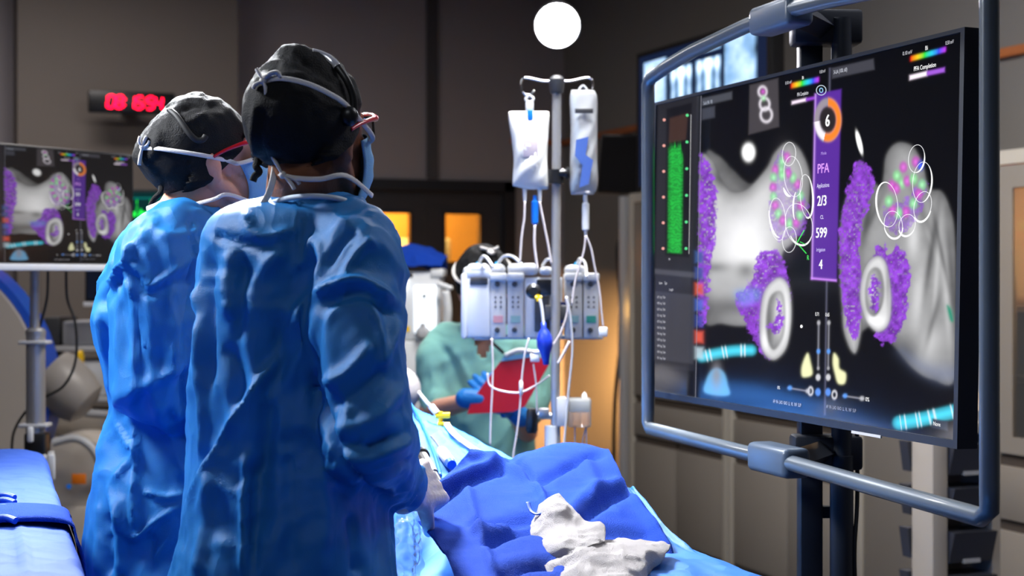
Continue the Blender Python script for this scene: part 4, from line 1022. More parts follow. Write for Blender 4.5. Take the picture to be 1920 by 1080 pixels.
b = NB(); box(b, cp(148, 898, DC-0.105), (0.055, 0.004, 0.04), bev=0.0015); obj('sticker', b, M['orange'], t)
b = NB(); box(b, cp(118, 966, DC-0.105), (0.034, 0.004, 0.010)); box(b, cp(118, 966, DC-0.105), (0.010, 0.004, 0.034)); obj('cross_mark', b, M['dark_grey'], t)
b = NB(); cyl(b, cp(129, 912, DC-0.10), cp(129, 912, DC-0.108), 0.01); obj('blue_mark', b, M['blue_plastic'], t)
b = NB(); lathe(b, cp(150, 672, DC+0.35), (1, 0, 0), [(0.03, -0.01), (0.035, 0.0), (0.035, 0.008), (0.03, 0.01)], 24); obj('yellow_ring', b, M['yellow'], t)
# equipment cart behind
DE = 7.2
t = thing('equipment_cart', 'grey equipment cart with pale shelves behind the imaging arm', 'cart', (cp(160, 522, DE).x, DE, 0), 'cam')
xa, xb = cp(78, 0, DE).x, cp(300, 0, DE).x
for yy in (632, 645, 745, 800, 990):
    pass
for yy, m in ((646, 'grey_plastic'), (738, 'grey_plastic'), (812, 'beige_plastic'), (1000, 'beige_plastic')):
    z = cp(0, yy, DE).z; b = NB(); box2(b, (xa, DE-0.2, z-0.022), (xb, DE+0.25, z), bev=0.005); obj('shelf', b, M[m], t)
for x in (xa+0.012, xb-0.012):
    for y in (DE-0.19, DE+0.24):
        b = NB(); box2(b, (x-0.012, y-0.012, 0.0), (x+0.012, y+0.012, cp(0, 600, DE).z)); obj('post', b, M['dark_grey'], t)
for i, (x0, x1, y0, y1, ys, nm, m, lb) in enumerate([
    (88, 118, 592, 645, 646, 'equipment_case', 'dark_grey', 'dark grey equipment case on the cart top shelf by the pole'),
    (122, 184, 600, 645, 646, 'monitor_case', 'grey_plastic', 'grey device with a small dark window on the cart top shelf'),
    (124, 240, 672, 737, 738, 'white_box', 'white_plastic', 'large white box on the middle shelf of the cart'),
    (102, 240, 765, 811, 812, 'low_box', 'beige_plastic', 'low beige carton on the lower shelf of the cart')]):
    zs = cp(0, ys, DE).z; p0 = cp(x0, y0, DE-0.1); p1 = cp(x1, y1, DE-0.1)
    b = NB(); box2(b, (p0.x, DE-0.15, zs+0.001), (p1.x, DE+0.15, zs+(y1-y0)/FPX*DE), bev=0.012)
    if nm == 'monitor_case': box2(b, (p0.x+0.03, DE-0.155, zs+0.03), (p0.x+0.11, DE-0.149, zs+0.08))
    obj(nm, b, M[m], frame='cam', origin=((p0.x+p1.x)/2, DE, zs), label=lb, cat='box')
b = NB(); q = cp(152, 775, DE-0.2); tube(b, [cp(108, 768, DE-0.24), cp(170, 775, DE-0.24), cp(215, 778, DE-0.24)], 0.018); obj('equipment_rod', b, M['grey_plastic'], origin=q, label='grey rod lying before the white box on the cart', cat='rod')

# vital signs monitor and second dark monitor beyond the surgeons
DV = 7.6
c0 = cp(300, 402, DV)
t = thing('vital_signs_monitor', 'small monitor with a bright green trace behind the left surgeon', 'monitor', (c0.x, DV, 0), 'cam')
b = NB(); box(b, c0, (0.30, 0.05, 0.24), bev=0.008); obj('housing', b, M['dark_grey'], t)
def vit_img(ns, nt):
    s, tt = np.meshgrid(np.linspace(0, 1, ns+1), np.linspace(0, 1, nt+1)); s = s.ravel(); tt = tt.ravel(); I = np.zeros((len(s), 3)); I[:] = (0.0, 0.02, 0.02)
    ph = (s*4.2) % 1
    w = 0.50+0.30*np.exp(-((ph-0.5)/0.05)**2)-0.06*np.exp(-((ph-0.6)/0.05)**2)+0.07*np.exp(-((ph-0.8)/0.08)**2)
    I[np.abs(tt-w) < 0.055] = (0.02, 1.0, 0.08); I[np.abs(tt-0.22+0.04*np.sin(s*30)) < 0.05] = (1.0, 0.05, 0.1); I[np.abs(tt-0.86) < 0.02] = (0.0, 0.15, 0.13)
    return I
me = image_mesh('screen', 140, 100, 0.27, 0.21, vit_img(140, 100)); M['screen_v'] = screen_mat('vital signs panel', 1.3, 0.3, 0.3); me.materials.append(M['screen_v'])
o = bpy.data.objects.new('screen', me); C.objects.link(o); o.parent = t; o.location = Vector((c0.x-0.135, c0.y-0.027, c0.z-0.105))-ORG[t.name][0]
b = NB(); cyl(b, (c0.x, DV+0.03, 0.03), (c0.x, DV+0.03, c0.z-0.05), 0.02); lathe(b, (c0.x, DV+0.03, 0.0), (0, 0, 1), [(0.22, 0), (0.22, 0.02), (0.05, 0.05)]); obj('stand', b, M['grey_plastic'], t)
D6 = 6.9; c0 = cp(235, 530, D6)
t = thing('dark_monitor', 'dark blue monitor with a white lower edge beside the left surgeon', 'monitor', (c0.x, D6, 0), 'cam')
b = NB(); box(b, c0, (0.34, 0.04, 0.17), bev=0.006); obj('housing', b, M['black'], t)
b = NB(); box(b, c0+Vector((0, -0.022, 0.005)), (0.32, 0.003, 0.15)); obj('screen', b, mat('dark blue idle screen', srgb(14, 20, 34), 0.25, emit=srgb(12, 18, 30), estr=0.5), t)
b = NB(); box(b, c0+Vector((0, -0.004, -0.093)), (0.35, 0.05, 0.022), bev=0.004); obj('lower_bezel', b, M['white_plastic'], t)
b = NB(); cyl(b, (c0.x, D6+0.04, 0.02), (c0.x, D6+0.04, c0.z), 0.018); lathe(b, (c0.x, D6+0.04, 0.0), (0, 0, 1), [(0.2, 0), (0.2, 0.02), (0.05, 0.05)]); obj('stand', b, M['grey_plastic'], t)

# ------------------------------------------------------------------ blue draped instrument table, bottom left
def grid_cloth(name, rows, nu, nv, m, noise=(), thick=0.003, strokes=(), seed=0, **kw):
    """rows of control points (camera-aligned) -> smooth sheet with real folds"""
    R = [catmull(r, nu) for r in rows]
    cols = list(zip(*R)); Cc = [catmull(list(c), nv) for c in cols]
    n1, n2 = len(Cc), len(Cc[0]); V = np.array([[tuple(p) for p in c] for c in Cc]).reshape(-1, 3)
    Fc = [(i*n2+j, (i+1)*n2+j, (i+1)*n2+j+1, i*n2+j+1) for i in range(n1-1) for j in range(n2-1)]
    me = np_mesh(name, V, Fc); N = normals_np(me)
    if N[:, 2].mean() < 0: me.flip_normals(); N = normals_np(me)
    d = np.zeros(len(V))
    for sc, am, kind in noise:
        f = fbm(V*sc+seed, 3) if kind == 'f' else ridged(V*sc+seed, 2)
        d += am*f
    if strokes: d += 1.7*folds(V, N, strokes, facing=False)
    set_np(me, V+N*d[:, None])
    o = link_mesh(name, me, m, **kw)
    if thick:
        s = o.modifiers.new('thickness', 'SOLIDIFY'); s.thickness = thick; s.offset = -1
    return o
zt = 1.0
t = thing('draped_table', 'blue draped instrument table at the lower left edge', 'table', (-1.25, 3.0, 0), 'cam')
b = NB()
def tedge(Y): return -1.126+(3.84-Y)*0.329
q = [(tedge(3.80)-0.02, 3.80), (tedge(2.0)-0.02, 2.0), (-1.6, 1.4), (-2.2, 3.3)]
prism(b, [(x, y, zt-0.035) for x, y in q], (0, 0, 0.03)); obj('table_top', b, M['steel'], t)
for x, y in ((-1.20, 3.65), (-0.75, 2.25), (-1.62, 1.65), (-2.05, 3.25)):
    b = NB(); cyl(b, (x, y, 0.0), (x, y, zt-0.03), 0.018); obj('leg', b, M['steel'], t)
def brow(Y, dx=0.0):
    e = tedge(Y)
    return [Vector((e-0.95, Y-0.35, zt+0.002)), Vector((e-0.5, Y-0.18, zt+0.004)), Vector((e-0.16, Y-0.03, zt+0.004)), Vector((e-0.03, Y, zt+0.002)), Vector((e+0.012, Y, zt-0.03)), Vector((e+0.02, Y, zt-0.16)), Vector((e+0.04+dx, Y, 0.45))]
rows = [brow(Y, 0.02*math.sin(Y*9)) for Y in (3.86, 3.6, 3.3, 3.0, 2.7, 2.4, 2.1, 1.9)]
rows.insert(0, [Vector((p.x, p.y+0.05, min(p.z, zt-0.10)) if k < 4 else (p.x-0.01, p.y+0.04, p.z-0.05)) for k, p in enumerate(rows[0])])
o = grid_cloth('table_drape', rows, 10, 10, M['table_blue'], noise=((5, 0.003, 'f'), (22, 0.0012, 'r')), frame='cam', strokes=[([(-60, 930), (0, 906), (90, 893)], 4, 0.003), ([(0, 905), (25, 955), (55, 1080)], 5, 0.005)], origin=(-1.25, 3.0, zt), label='pale blue drape covering the instrument table at lower left', cat='drape')
# folded blue band across the table drape
rows = []
for Y, h in ((2.86, 0.004), (2.855, 0.012), (2.80, 0.016), (2.74, 0.016), (2.70, 0.012), (2.695, 0.004)):
    e = tedge(Y); rows.append([Vector((e-0.7, Y-0.26, zt+0.006+h)), Vector((e-0.3, Y-0.1, zt+0.006+h)), Vector((e-0.03, Y, zt+0.006+h)), Vector((e+0.018, Y, zt-0.026+h*0.3)), Vector((e+0.034, Y, zt-0.12)), Vector((e+0.04, Y, zt-0.25))])
grid_cloth('folded_band', rows, 10, 6, M['towel'], noise=((9, 0.002, 'f'),), frame='cam', origin=(-0.95, 2.78, zt+0.01), label='darker blue folded band lying across the left table drape', cat='towel')
t = thing('dark_clamp', 'small dark blue cord clips on the left table drape', 'clip', cp(8, 960, 2.95), 'cam')
for yy in (945, 962, 985, 1015):
    b = NB(); c = cp(6, yy, 2.95-(yy-945)*0.004); c.z = zt+0.016; tube(b, [c+Vector((-0.03, 0.0, 0)), c+Vector((0, 0.006, 0.004)), c+Vector((0.022, -0.004, 0))], 0.006, smooth=4); obj('cord', b, M['blue_trim'], t)

# ================================================================== OPERATING TABLE
t = thing('operating_table', 'operating table hidden under the blue drapes', 'table', Rk @ Vector((1.06, 3.4, 0)), 'cam')
def rm(v, u, z): return Rk @ Vector((v, u, z))
b = NB(); box(b, rm(1.06, 3.4, 0.84), (0.50, 3.0, 0.08), rot=Rm, bev=0.02); obj('mattress', b, M['black_matte'], t)
b = NB(); box(b, rm(1.06, 3.4, 0.45), (0.30, 0.5, 0.70), rot=Rm, bev=0.02); obj('column', b, M['steel'], t)
b = NB(); box(b, rm(1.06, 3.4, 0.05), (0.55, 1.1, 0.10), rot=Rm, bev=0.02); obj('base', b, M['grey_plastic'], t)
# main drape: height field in table axes + skirts
def ridge_z(u): return float(np.interp(u, [1.8, 2.3, 2.7, 3.1, 3.5, 3.9, 4.3, 4.7, 5.0], [0.93, 0.945, 0.975, 1.02, 1.075, 1.115, 1.135, 1.10, 0.98]))
def drape_z(v, u):
    zr = ridge_z(u); f = max(0.0, 1-((v-1.12)/0.245)**2)
    return 0.905+(zr-0.905)*f**0.55
VL, VR = 0.775, 1.375
us = np.linspace(1.75, 5.0, 18); rows = []
for u in us:
    r = [rm(VL-0.045, u, 0.30), rm(VL-0.035, u, 0.60), rm(VL-0.025, u, 0.84), rm(VL-0.005, u, 0.893)]
    for v in np.linspace(VL+0.03, VR-0.02, 9): r.append(rm(v, u, drape_z(v, u)))
    r += [rm(VR, u, 0.89), rm(VR+0.02, u, 0.84), rm(VR+0.035, u, 0.60), rm(VR+0.05, u, 0.30)]
    rows.append(r)
grid_cloth('patient_drape', rows, 9, 9, M['drape'], noise=((4, 0.004, 'f'), (16, 0.0022, 'r'), (40, 0.0008, 'f')), frame='cam', seed=4, origin=rm(1.06, 3.4, 0.9),
    strokes=[([(757, 808), (790, 800), (824, 775), (840, 770)], 2.5, 0.004), ([(870, 858), (890, 842), (905, 826)], 3, -0.005), ([(800, 795), (850, 840), (890, 880)], 4, 0.004), ([(780, 830), (840, 815), (900, 830)], 4, 0.003), ([(850, 770), (900, 810), (950, 855)], 5, 0.004)],
    label='light blue drape over the patient on the operating table', cat='drape')
# royal blue towel spread on top, near the camera
def c3(px, py, d): return cp(px, py, d)
rows = [
 [c3(868, 900, 3.22), c3(950, 905, 3.42), c3(1060, 880, 3.46), c3(1130, 870, 3.42)],
 [c3(882, 848, 3.16), c3(952, 856, 3.30), c3(1060, 832, 3.34), c3(1140, 842, 3.30)],
 [c3(842, 890, 3.02), c3(950, 900, 3.06), c3(1062, 888, 3.10), c3(1172, 905, 3.08)],
 [c3(782, 958, 2.86), c3(920, 968, 2.82), c3(1060, 958, 2.86), c3(1225, 975, 2.86)],
 [c3(812, 1010, 2.72), c3(925, 1040, 2.62), c3(1075, 1030, 2.64), c3(1262, 1035, 2.74)],
 [c3(850, 1070, 2.58), c3(925, 1110, 2.44), c3(1085, 1110, 2.46), c3(1310, 1110, 2.60)],
 [c3(868, 1180, 2.42), c3(930, 1210, 2.26), c3(1090, 1210, 2.26), c3(1360, 1200, 2.42)]]
grid_cloth('blue_towel', rows, 26, 16, M['towel'], noise=((6, 0.005, 'f'), (18, 0.002, 'r')), frame='cam', seed=11, thick=0.005, origin=c3(1040, 980, 2.8),
    strokes=[([(785, 962), (850, 920), (910, 892), (955, 882)], 7, -0.012), ([(785, 950), (850, 905), (930, 872)], 12, 0.010), ([(950, 855), (985, 880), (1010, 900), (1090, 860), (1140, 850)], 8, -0.012), ([(880, 850), (950, 880), (1000, 905), (1030, 960)], 7, 0.009),
             ([(1085, 985), (1140, 940), (1185, 920)], 9, -0.012), ([(1060, 965), (1120, 925), (1170, 905)], 12, 0.009), ([(880, 985), (960, 975), (1010, 965)], 8, -0.010), ([(900, 1030), (960, 1000), (1010, 985)], 10, -0.012), ([(880, 1000), (960, 990)], 9, 0.008),
             ([(930, 1080), (1000, 1062), (1040, 1060)], 9, -0.012), ([(1080, 1010), (1150, 1000), (1220, 1010)], 12, -0.008), ([(870, 900), (900, 1000), (925, 1080)], 9, 0.006), ([(1180, 930), (1225, 985), (1262, 1040)], 7, 0.007), ([(1090, 860), (1110, 900), (1120, 960)], 14, 0.006)],
    label='royal blue cotton towel spread over the near end of the drapes', cat='towel')
# lighter blue drape edge falling away under the towel at the right
rows = [[c3(1165, 905, 3.12), c3(1180, 905, 3.14), c3(1192, 930, 3.14), c3(1198, 1100, 3.14)], [c3(1225, 985, 2.88), c3(1242, 985, 2.90), c3(1258, 1010, 2.90), c3(1262, 1200, 2.90)], [c3(1262, 1035, 2.74), c3(1290, 1030, 2.77), c3(1312, 1062, 2.78), c3(1312, 1280, 2.78)], [c3(1310, 1110, 2.60), c3(1345, 1090, 2.64), c3(1370, 1130, 2.66), c3(1370, 1380, 2.66)], [c3(1355, 1190, 2.42), c3(1410, 1180, 2.46), c3(1430, 1230, 2.48), c3(1430, 1500, 2.48)]]
for r in rows:
    for p in r[:2]: p.z -= 0.012
grid_cloth('under_drape', rows, 8, 10, M['gown'], noise=((8, 0.003, 'f'), (25, 0.0015, 'r')), frame='cam', seed=31, origin=c3(1300, 1080, 2.7), label='light blue drape edge showing below the royal blue towel at right', cat='drape')
# gauze cloths
def gauze(name, rows, label, seed, **kw):
    return grid_cloth(name, rows, 16, 14, M['gauze'], noise=((12, 0.007, 'f'), (26, 0.0034, 'r')), frame='cam', seed=seed, thick=0.004, label=label, cat='gauze', group='white gauze cloths on the blue towel', **kw)
gauze('gauze_cloth', [
 [c3(1000, 970, 2.80), c3(1012, 945, 2.80), c3(1032, 930, 2.80), c3(1048, 925, 2.80)],
 [c3(994, 985, 2.765), c3(1018, 966, 2.75), c3(1045, 948, 2.75), c3(1070, 952, 2.77)],
 [c3(1002, 1016, 2.70), c3(1030, 992, 2.69), c3(1058, 980, 2.70), c3(1090, 978, 2.73)],
 [c3(1012, 1046, 2.63), c3(1044, 1022, 2.60), c3(1084, 1006, 2.62), c3(1132, 988, 2.68)],
 [c3(1034, 1066, 2.60), c3(1062, 1048, 2.57), c3(1100, 1030, 2.58), c3(1134, 1018, 2.62)]], 'crumpled white gauze standing up on the towel, the upper one', 5, origin=c3(1050, 1000, 2.72))
gauze('gauze_cloth', [
 [c3(1026, 1036, 2.66), c3(1090, 1008, 2.68), c3(1150, 1004, 2.69), c3(1205, 1010, 2.70), c3(1242, 1014, 2.71)],
 [c3(1022, 1056, 2.60), c3(1085, 1030, 2.58), c3(1150, 1024, 2.59), c3(1206, 1026, 2.62), c3(1258, 1020, 2.68)],
 [c3(1032, 1084, 2.53), c3(1090, 1062, 2.51), c3(1150, 1054, 2.52), c3(1204, 1052, 2.55), c3(1244, 1046, 2.62)],
 [c3(1052, 1118, 2.45), c3(1100, 1100, 2.43), c3(1150, 1092, 2.45), c3(1192, 1086, 2.49), c3(1224, 1076, 2.57)]], 'wide flat white gauze at the bottom of the towel', 17, origin=c3(1150, 1050, 2.64))
b = NB(); tube(b, [c3(990, 942, 2.79), c3(996, 958, 2.77), c3(1008, 964, 2.755), c3(1022, 961, 2.745), c3(1034, 966, 2.745), c3(1044, 980, 2.735)], 0.0038, smooth=6, flat=0.5); obj('marker_strip', b, M['blue_trim'], origin=c3(1010, 960, 2.76), label='dark blue marker tape across the upper gauze', cat='tape', smooth=True)

# instruments and lines lying on the patient drape
def pxd(px, py, u):                       # point on pixel ray at given table distance u
    dx = (px-CX)/FPX; return cp(px, py, u/(0.9336-0.3584*dx))
def on_drape(px, py, lift=0.0):
    lo, hi = 2.2, 5.2
    best = None
    for k in range(300):
        d = lo+(hi-lo)*k/299; p = cp(px, py, d); w = c2w(p)
        if w.x > VR or w.x < VL: continue
        if p.z <= drape_z(w.x, w.y)+lift: return p
        best = p
    return best or cp(px, py, 3.4)
def dpath(pts, lift): return [on_drape(x, y, lift) for x, y in pts]
b = NB(); P_ = dpath([(758, 742), (775, 765), (790, 792), (806, 828), (818, 862), (826, 892)], 0.008); tube(b, P_, 0.0035, smooth=5); obj('blue_catheter', b, mat('deep blue catheter', srgb(20, 100, 180), 0.35), origin=P_[0], label='thin blue catheter running down the patient drape', cat='catheter', smooth=True)
t = thing('drain_line', 'broad white line with a yellow stopcock on the patient drape', 'line', on_drape(824, 780, 0.01), 'cam')
b = NB(); tube(b, dpath([(838, 795), (850, 812), (872, 830), (900, 848), (930, 862), (945, 870)], 0.012), 0.0075, smooth=5, flat=0.5); obj('ribbon', b, M['tie'], t, smooth=True)
b = NB(); tube(b, dpath([(778, 726), (790, 742), (805, 760), (816, 768)], 0.014), 0.005, smooth=5); obj('tubing', b, M['tie'], t, smooth=True)
s0 = on_drape(829, 788, 0.016); b = NB(); cyl(b, s0+Vector((-0.016, 0, 0.010)), s0+Vector((0.018, 0, 0.012)), 0.007); cyl(b, s0+Vector((-0.004, 0, 0.02)), s0+Vector((-0.004, 0, -0.014)), 0.006); box(b, s0+Vector((0.004, -0.006, -0.008)), (0.030, 0.008, 0.009), bev=0.002); obj('stopcock', b, M['yellow'], t)
b = NB(); cyl(b, s0+Vector((-0.012, 0, 0.016)), s0+Vector((-0.026, 0.01, 0.032)), 0.008); obj('connector', b, M['white_plastic'], t)
t = thing('black_catheter_handle', 'black and silver catheter handle held near the gloved hand', 'handle', on_drape(800, 870, 0.02), 'cam')
h0, h1 = on_drape(789, 852, 0.035), on_drape(812, 890, 0.045)
hd = (h1-h0); b = NB(); tube(b, [h0, h0+hd*0.12, h0+hd*0.14, h1, h1+hd*0.5], [0.017, 0.017, 0.012, 0.011, 0.010], 18); obj('grip', b, M['black'], t)
b = NB(); tube(b, [h0+hd*0.15+Vector((0.004, -0.009, 0.006)), h1+Vector((0.004, -0.009, 0.006))], 0.0065, 12); obj('scale_strip', b, M['steel'], t)
b = NB(); tube(b, [h0, h0-hd*0.35+Vector((-0.004, 0, 0.004)), h0-hd*0.7], 0.0022, 8); obj('shaft', b, M['dark_grey'], t)
t = thing('grey_catheter_handle', 'grey catheter handle with a blue tip on the patient drape', 'handle', on_drape(834, 855, 0.02), 'cam')
h0, h1 = on_drape(826, 843, 0.018), on_drape(843, 866, 0.018); hd = h1-h0
b = NB(); tube(b, [h0, h0+hd*0.2, h0+hd, h1+hd*0.05], [0.007, 0.012, 0.0125, 0.010], 18); obj('grip', b, M['grey_plastic'], t)
b = NB(); tube(b, [h1, h1+hd*0.25], [0.011, 0.010], 16); obj('tip', b, M['blue_trim'], t)
b = NB(); tube(b, [h0, on_drape(818, 830, 0.02), on_drape(808, 818, 0.02)], 0.0024, 8, smooth=4); obj('shaft', b, M['dark_grey'], t)
# clear plastic sleeve hanging between surgeon and table
rows = [[c3(745, 955, 2.72), c3(765, 945, 2.74), c3(782, 960, 2.78)], [c3(740, 1010, 2.68), c3(768, 1000, 2.66), c3(790, 1012, 2.74)], [c3(738, 1080, 2.66), c3(765, 1075, 2.62), c3(786, 1085, 2.70)], [c3(735, 1180, 2.66), c3(765, 1180, 2.62), c3(790, 1185, 2.70)]]
grid_cloth('clear_plastic_sleeve', rows, 16, 16, M['clear'], noise=((25, 0.006, 'f'), (50, 0.004, 'r')), frame='cam', thick=0.0, origin=c3(762, 1010, 2.7), label='crumpled clear plastic sleeve hanging below the gloved hand', cat='plastic sleeve')
# pillow-white patient head cover glimpsed beyond the surgeon
t = thing('patient_head_cover', 'white cover over the patient head beyond the near surgeon', 'cover', cp(762, 716, 4.45), 'cam')
b = NB(); ellipsoid(b, cp(740, 730, 4.55), (0.075, 0.10, 0.07)); o = obj('cloth', b, M['gauze'], t, smooth=True)

# ================================================================== INFUSION STAND AND PUMPS
DP = 4.40
def q(px, py, d=DP): return cp(px, py, d)
base = cp(1043, 522, DP)
t = thing('infusion_stand', 'chrome infusion stand with two hook arms carrying the fluid bags', 'stand', (base.x, DP, 0), 'cam')
b = NB(); cyl(b, q(1044, 150), q(1041, 810), 0.0125); obj('pole', b, M['steel'], t)
b = NB(); tube(b, [q(1036, 798), (q(1036, 0).x, DP, 0.10)], 0.022); obj('lower_tube', b, M['white_plastic'], t)
b = NB(); lathe(b, q(1044, 176), (0, 0, 1), [(0.017, 0), (0.020, 0.01), (0.022, 0.04), (0.012, 0.05)]); obj('hub', b, M['dark_grey'], t)
for s in (-1, 1):
    b = NB()
    cx_ = 993 if s < 0 else 1096
    tube(b, [q(1044, 152), q((1044+cx_)/2, 152), q(cx_+s*8, 146), q(cx_+s*16, 158), q(cx_+s*12, 174), q(cx_, 178), q(cx_-s*9, 170)], 0.0032, smooth=7, seg=8)
    obj('hook_arm', b, M['chrome'], t, smooth=True)
b = NB(); cyl(b, q(1043, 345), q(1043, 318), 0.022); cyl(b, q(1048, 325, DP-0.01), q(1062, 325, DP-0.01), 0.012); lathe(b, q(1060, 325, DP-0.01), (1, 0, 0), [(0.014, 0), (0.018, 0.006), (0.014, 0.012)]); obj('clamp', b, M['black'], t)
for a in (0, 72, 144, 216, 288):
    d = Vector((math.cos(math.radians(a)), math.sin(math.radians(a)), 0)); b = NB(); tube(b, [Vector((q(1036, 0).x, DP, 0.10)), Vector((q(1036, 0).x, DP, 0.07))+d*0.27], [0.02, 0.014]); l = obj('leg', b, M['grey_plastic'], t)
    b = NB(); k = Vector((q(1036, 0).x, DP, 0.03))+d*0.26; cyl(b, k-Vector((0, 0.01, 0)), k+Vector((0, 0.01, 0)), 0.029); obj('caster', b, M['black'], l)
def bag(name, pts, bulge, m, label, label_rect=None, group=None):
    cx_ = sum(p[0] for p in pts)/len(pts); cy = sum(p[1] for p in pts)/len(pts)
    t = thing(name, label, 'fluid bag', q(cx_, cy), 'cam', group)
    ys = [p[1] for p in pts]; y0, y1 = min(ys), max(ys); b = NB(); rings = []; P = smooth2(pts, 8, True); P.append(P[0]); nr = 22
    for k in range(nr+1):
        y = y0+1+(y1-y0-2)*k/nr; xs = []
        for (ax, ay), (bx, by) in zip(P[:-1], P[1:]):
            if (ay > y) != (by > y): xs.append(ax+(bx-ax)*(y-ay)/(by-ay))
        xl, xr = min(xs), max(xs); f = k/nr; h = bulge*(math.sin(PI*min(1, max(0, f*0.97+0.02)))**0.55)*(0.75+0.35*f)+0.002; ring = []
        for j in range(32):
            a = 2*PI*j/32; cxp = math.copysign(abs(math.cos(a))**0.8, math.cos(a)); p = q((xl+xr)/2+(xr-xl)/2*cxp, y)
            p.y += h*math.copysign(abs(math.sin(a))**1.25, math.sin(a))*(1+0.12*math.sin(y*0.13+j)+0.08*math.sin(y*0.31+2*j)); ring.append(p)
        rings.append(ring)
    loft(b, rings); obj('pouch', b, m, t, smooth=True)
    return t
L_ = [(954, 210), (975, 208), (1010, 208), (1029, 210), (1028, 250), (1026, 300), (1028, 352), (1020, 356), (990, 355), (965, 352), (961, 345), (963, 300), (959, 260)]
t = bag('milky_fluid_bag', L_, 0.030, M['bag_milky'], 'glowing white milky fluid bag on the left hook')
b = NB(); tube(b, [q(993, 178), q(986, 186), q(993, 192), q(1000, 186), q(993, 178)], 0.004, smooth=4, seg=8); box(b, q(993, 200), (0.022, 0.012, 0.030), bev=0.005); obj('hanger', b, M['white_plastic'], t)
b = NB(); box(b, q(994, 217, DP-0.012), (0.016, 0.010, 0.030), bev=0.003); obj('cap', b, M['blue_plastic'], t)
b = NB(); box(b, q(995, 262, DP-0.0285), (0.040, 0.003, 0.095), bev=0.001); obj('label', b, mat('faint grey bag label', srgb(205, 190, 195), 0.6), t)
for xx in (984, 1012):
    b = NB(); cyl(b, q(xx, 353), q(xx, 378), 0.0065, r2=0.0045); obj('port', b, M['white_plastic'], t)
R_ = [(1070, 172), (1095, 168), (1118, 174), (1120, 230), (1120, 300), (1121, 345), (1112, 366), (1094, 362), (1072, 366), (1068, 340), (1070, 250)]
t = bag('clear_fluid_bag', R_, 0.026, M['bag_clear'], 'narrow clear fluid bag on the right hook')
M['tint'] = mat('blue print on bag', srgb(70, 100, 170), 0.5)
b = NB(); prism(b, [q(x, y, DP-0.031) for x, y in ((1080, 262), (1104, 256), (1098, 290), (1112, 300), (1104, 345), (1086, 352), (1092, 310), (1078, 292))], (0, 0.002, 0)); obj('print', b, M['tint'], t)
b = NB(); box(b, q(1095, 208, DP-0.027), (0.050, 0.003, 0.013), bev=0.001); obj('grey_band', b, M['dark_grey'], t)
b = NB(); tube(b, [q(1093, 160), q(1086, 168), q(1093, 176), q(1100, 168), q(1093, 160)], 0.003, smooth=4, seg=8); obj('hanger', b, M['white_plastic'], t)
b = NB(); tube(b, [q(1097, 362), q(1098, 380), q(1098, 382), q(1098, 430), q(1098, 432), q(1098, 442)], [0.006, 0.006, 0.010, 0.010, 0.005, 0.004]); obj('drip_chamber', b, M['white_plastic'], t)
b = NB(); tube(b, [q(1003, 366), q(1003, 376), q(1003, 378), q(1003, 418), q(1003, 422)], [0.005, 0.006, 0.0105, 0.0095, 0.004]); obj('blue_valve', b, M['blue_plastic'], origin=q(1003, 400), label='blue valve hanging below the milky fluid bag', cat='valve')
# pumps on the stand
DQ = 4.52; s_ = DQ/FPX
t = pump_root = thing('infusion_pump', 'bank of white and grey infusion pumps clamped to the stand', 'pump', cp(995, 635, DQ), 'cam')
def pb(bm, x0, x1, y0, y1, d0, d1, **kw):
    a = cp(x0, y0, DQ); c = cp(x1, y1, DQ); return box2(bm, (a.x, DQ+d0, c.z), (c.x, DQ+d1, a.z), **kw)
M['pump_white'] = mat('bluish white pump casing', srgb(235, 238, 242), 0.35, var=0.02)
M['pump_grey'] = mat('warm grey pump face', srgb(214, 213, 212), 0.4, var=0.02)
b = NB(); pb(b, 868, 920, 520, 634, 0.0, 0.16, bev=0.010); pb(b, 864, 876, 512, 636, -0.006, 0.17, bev=0.01); pb(b, 868, 920, 500, 524, 0.0, 0.16, bev=0.012); side = obj('side_unit', b, M['pump_white'], t)
b = NB(); pb(b, 881, 915, 521, 534, -0.004, 0.01, bev=0.003); obj('grip_slot', b, M['dark_grey'], side)
b = NB(); pb(b, 889, 917, 629, 638, 0.01, 0.05, bev=0.002); obj('lower_latch', b, M['grey_plastic'], side)
def channel(x0, x1, lab):
    b = NB(); pb(b, x0, x1, 524, 634, 0.0, 0.14, bev=0.004); md = obj('channel_module', b, M['pump_grey'], t)
    b = NB(); pb(b, x0-1, x1+1, 512, 527, -0.012, 0.14, bev=0.006); obj('top_cover', b, M['white_plastic'], md)
    xc = (x0+x1)/2
    for yy in (533, 619):
        b = NB(); c = cp(xc-2, yy, DQ); lathe(b, c, (0, -1, 0), [(0.0075, -0.002), (0.0075, 0.006), (0.004, 0.007)], 16); obj('lock_knob', b, M['dark_grey'], md)
    b = NB()
    for r in range(3):
        for cc_ in (-1, 1): pb(b, xc+cc_*5-1.6, xc+cc_*5+1.6, 556+r*9, 559+r*9, -0.002, 0.002)
    obj('buttons', b, M['dark_grey'], md)
    b = NB(); pb(b, xc-9, xc+9, 592, 605, -0.002, 0.002); obj('label', b, M[lab], md)
M['red_label'] = mat('pale label with red line', srgb(210, 150, 150), 0.5); M['teal_pale'] = mat('pale teal label', srgb(150, 185, 180), 0.5)
channel(919, 949, 'red_label'); channel(951, 982, 'teal_pale')
b = NB(); pb(b, 983, 1055, 520, 634, 0.01, 0.15, bev=0.005); ctl = obj('controller', b, M['pump_white'], t)
b = NB(); pb(b, 1002, 1030, 556, 622, 0.002, 0.012, bev=0.002); pb(b, 1045, 1054, 566, 612, 0.002, 0.012); obj('keypad', b, M['dark_grey'], ctl)
b = NB(); pb(b, 1006, 1050, 524, 553, -0.002, 0.012, bev=0.004); obj('screen', b, M['black'], ctl)
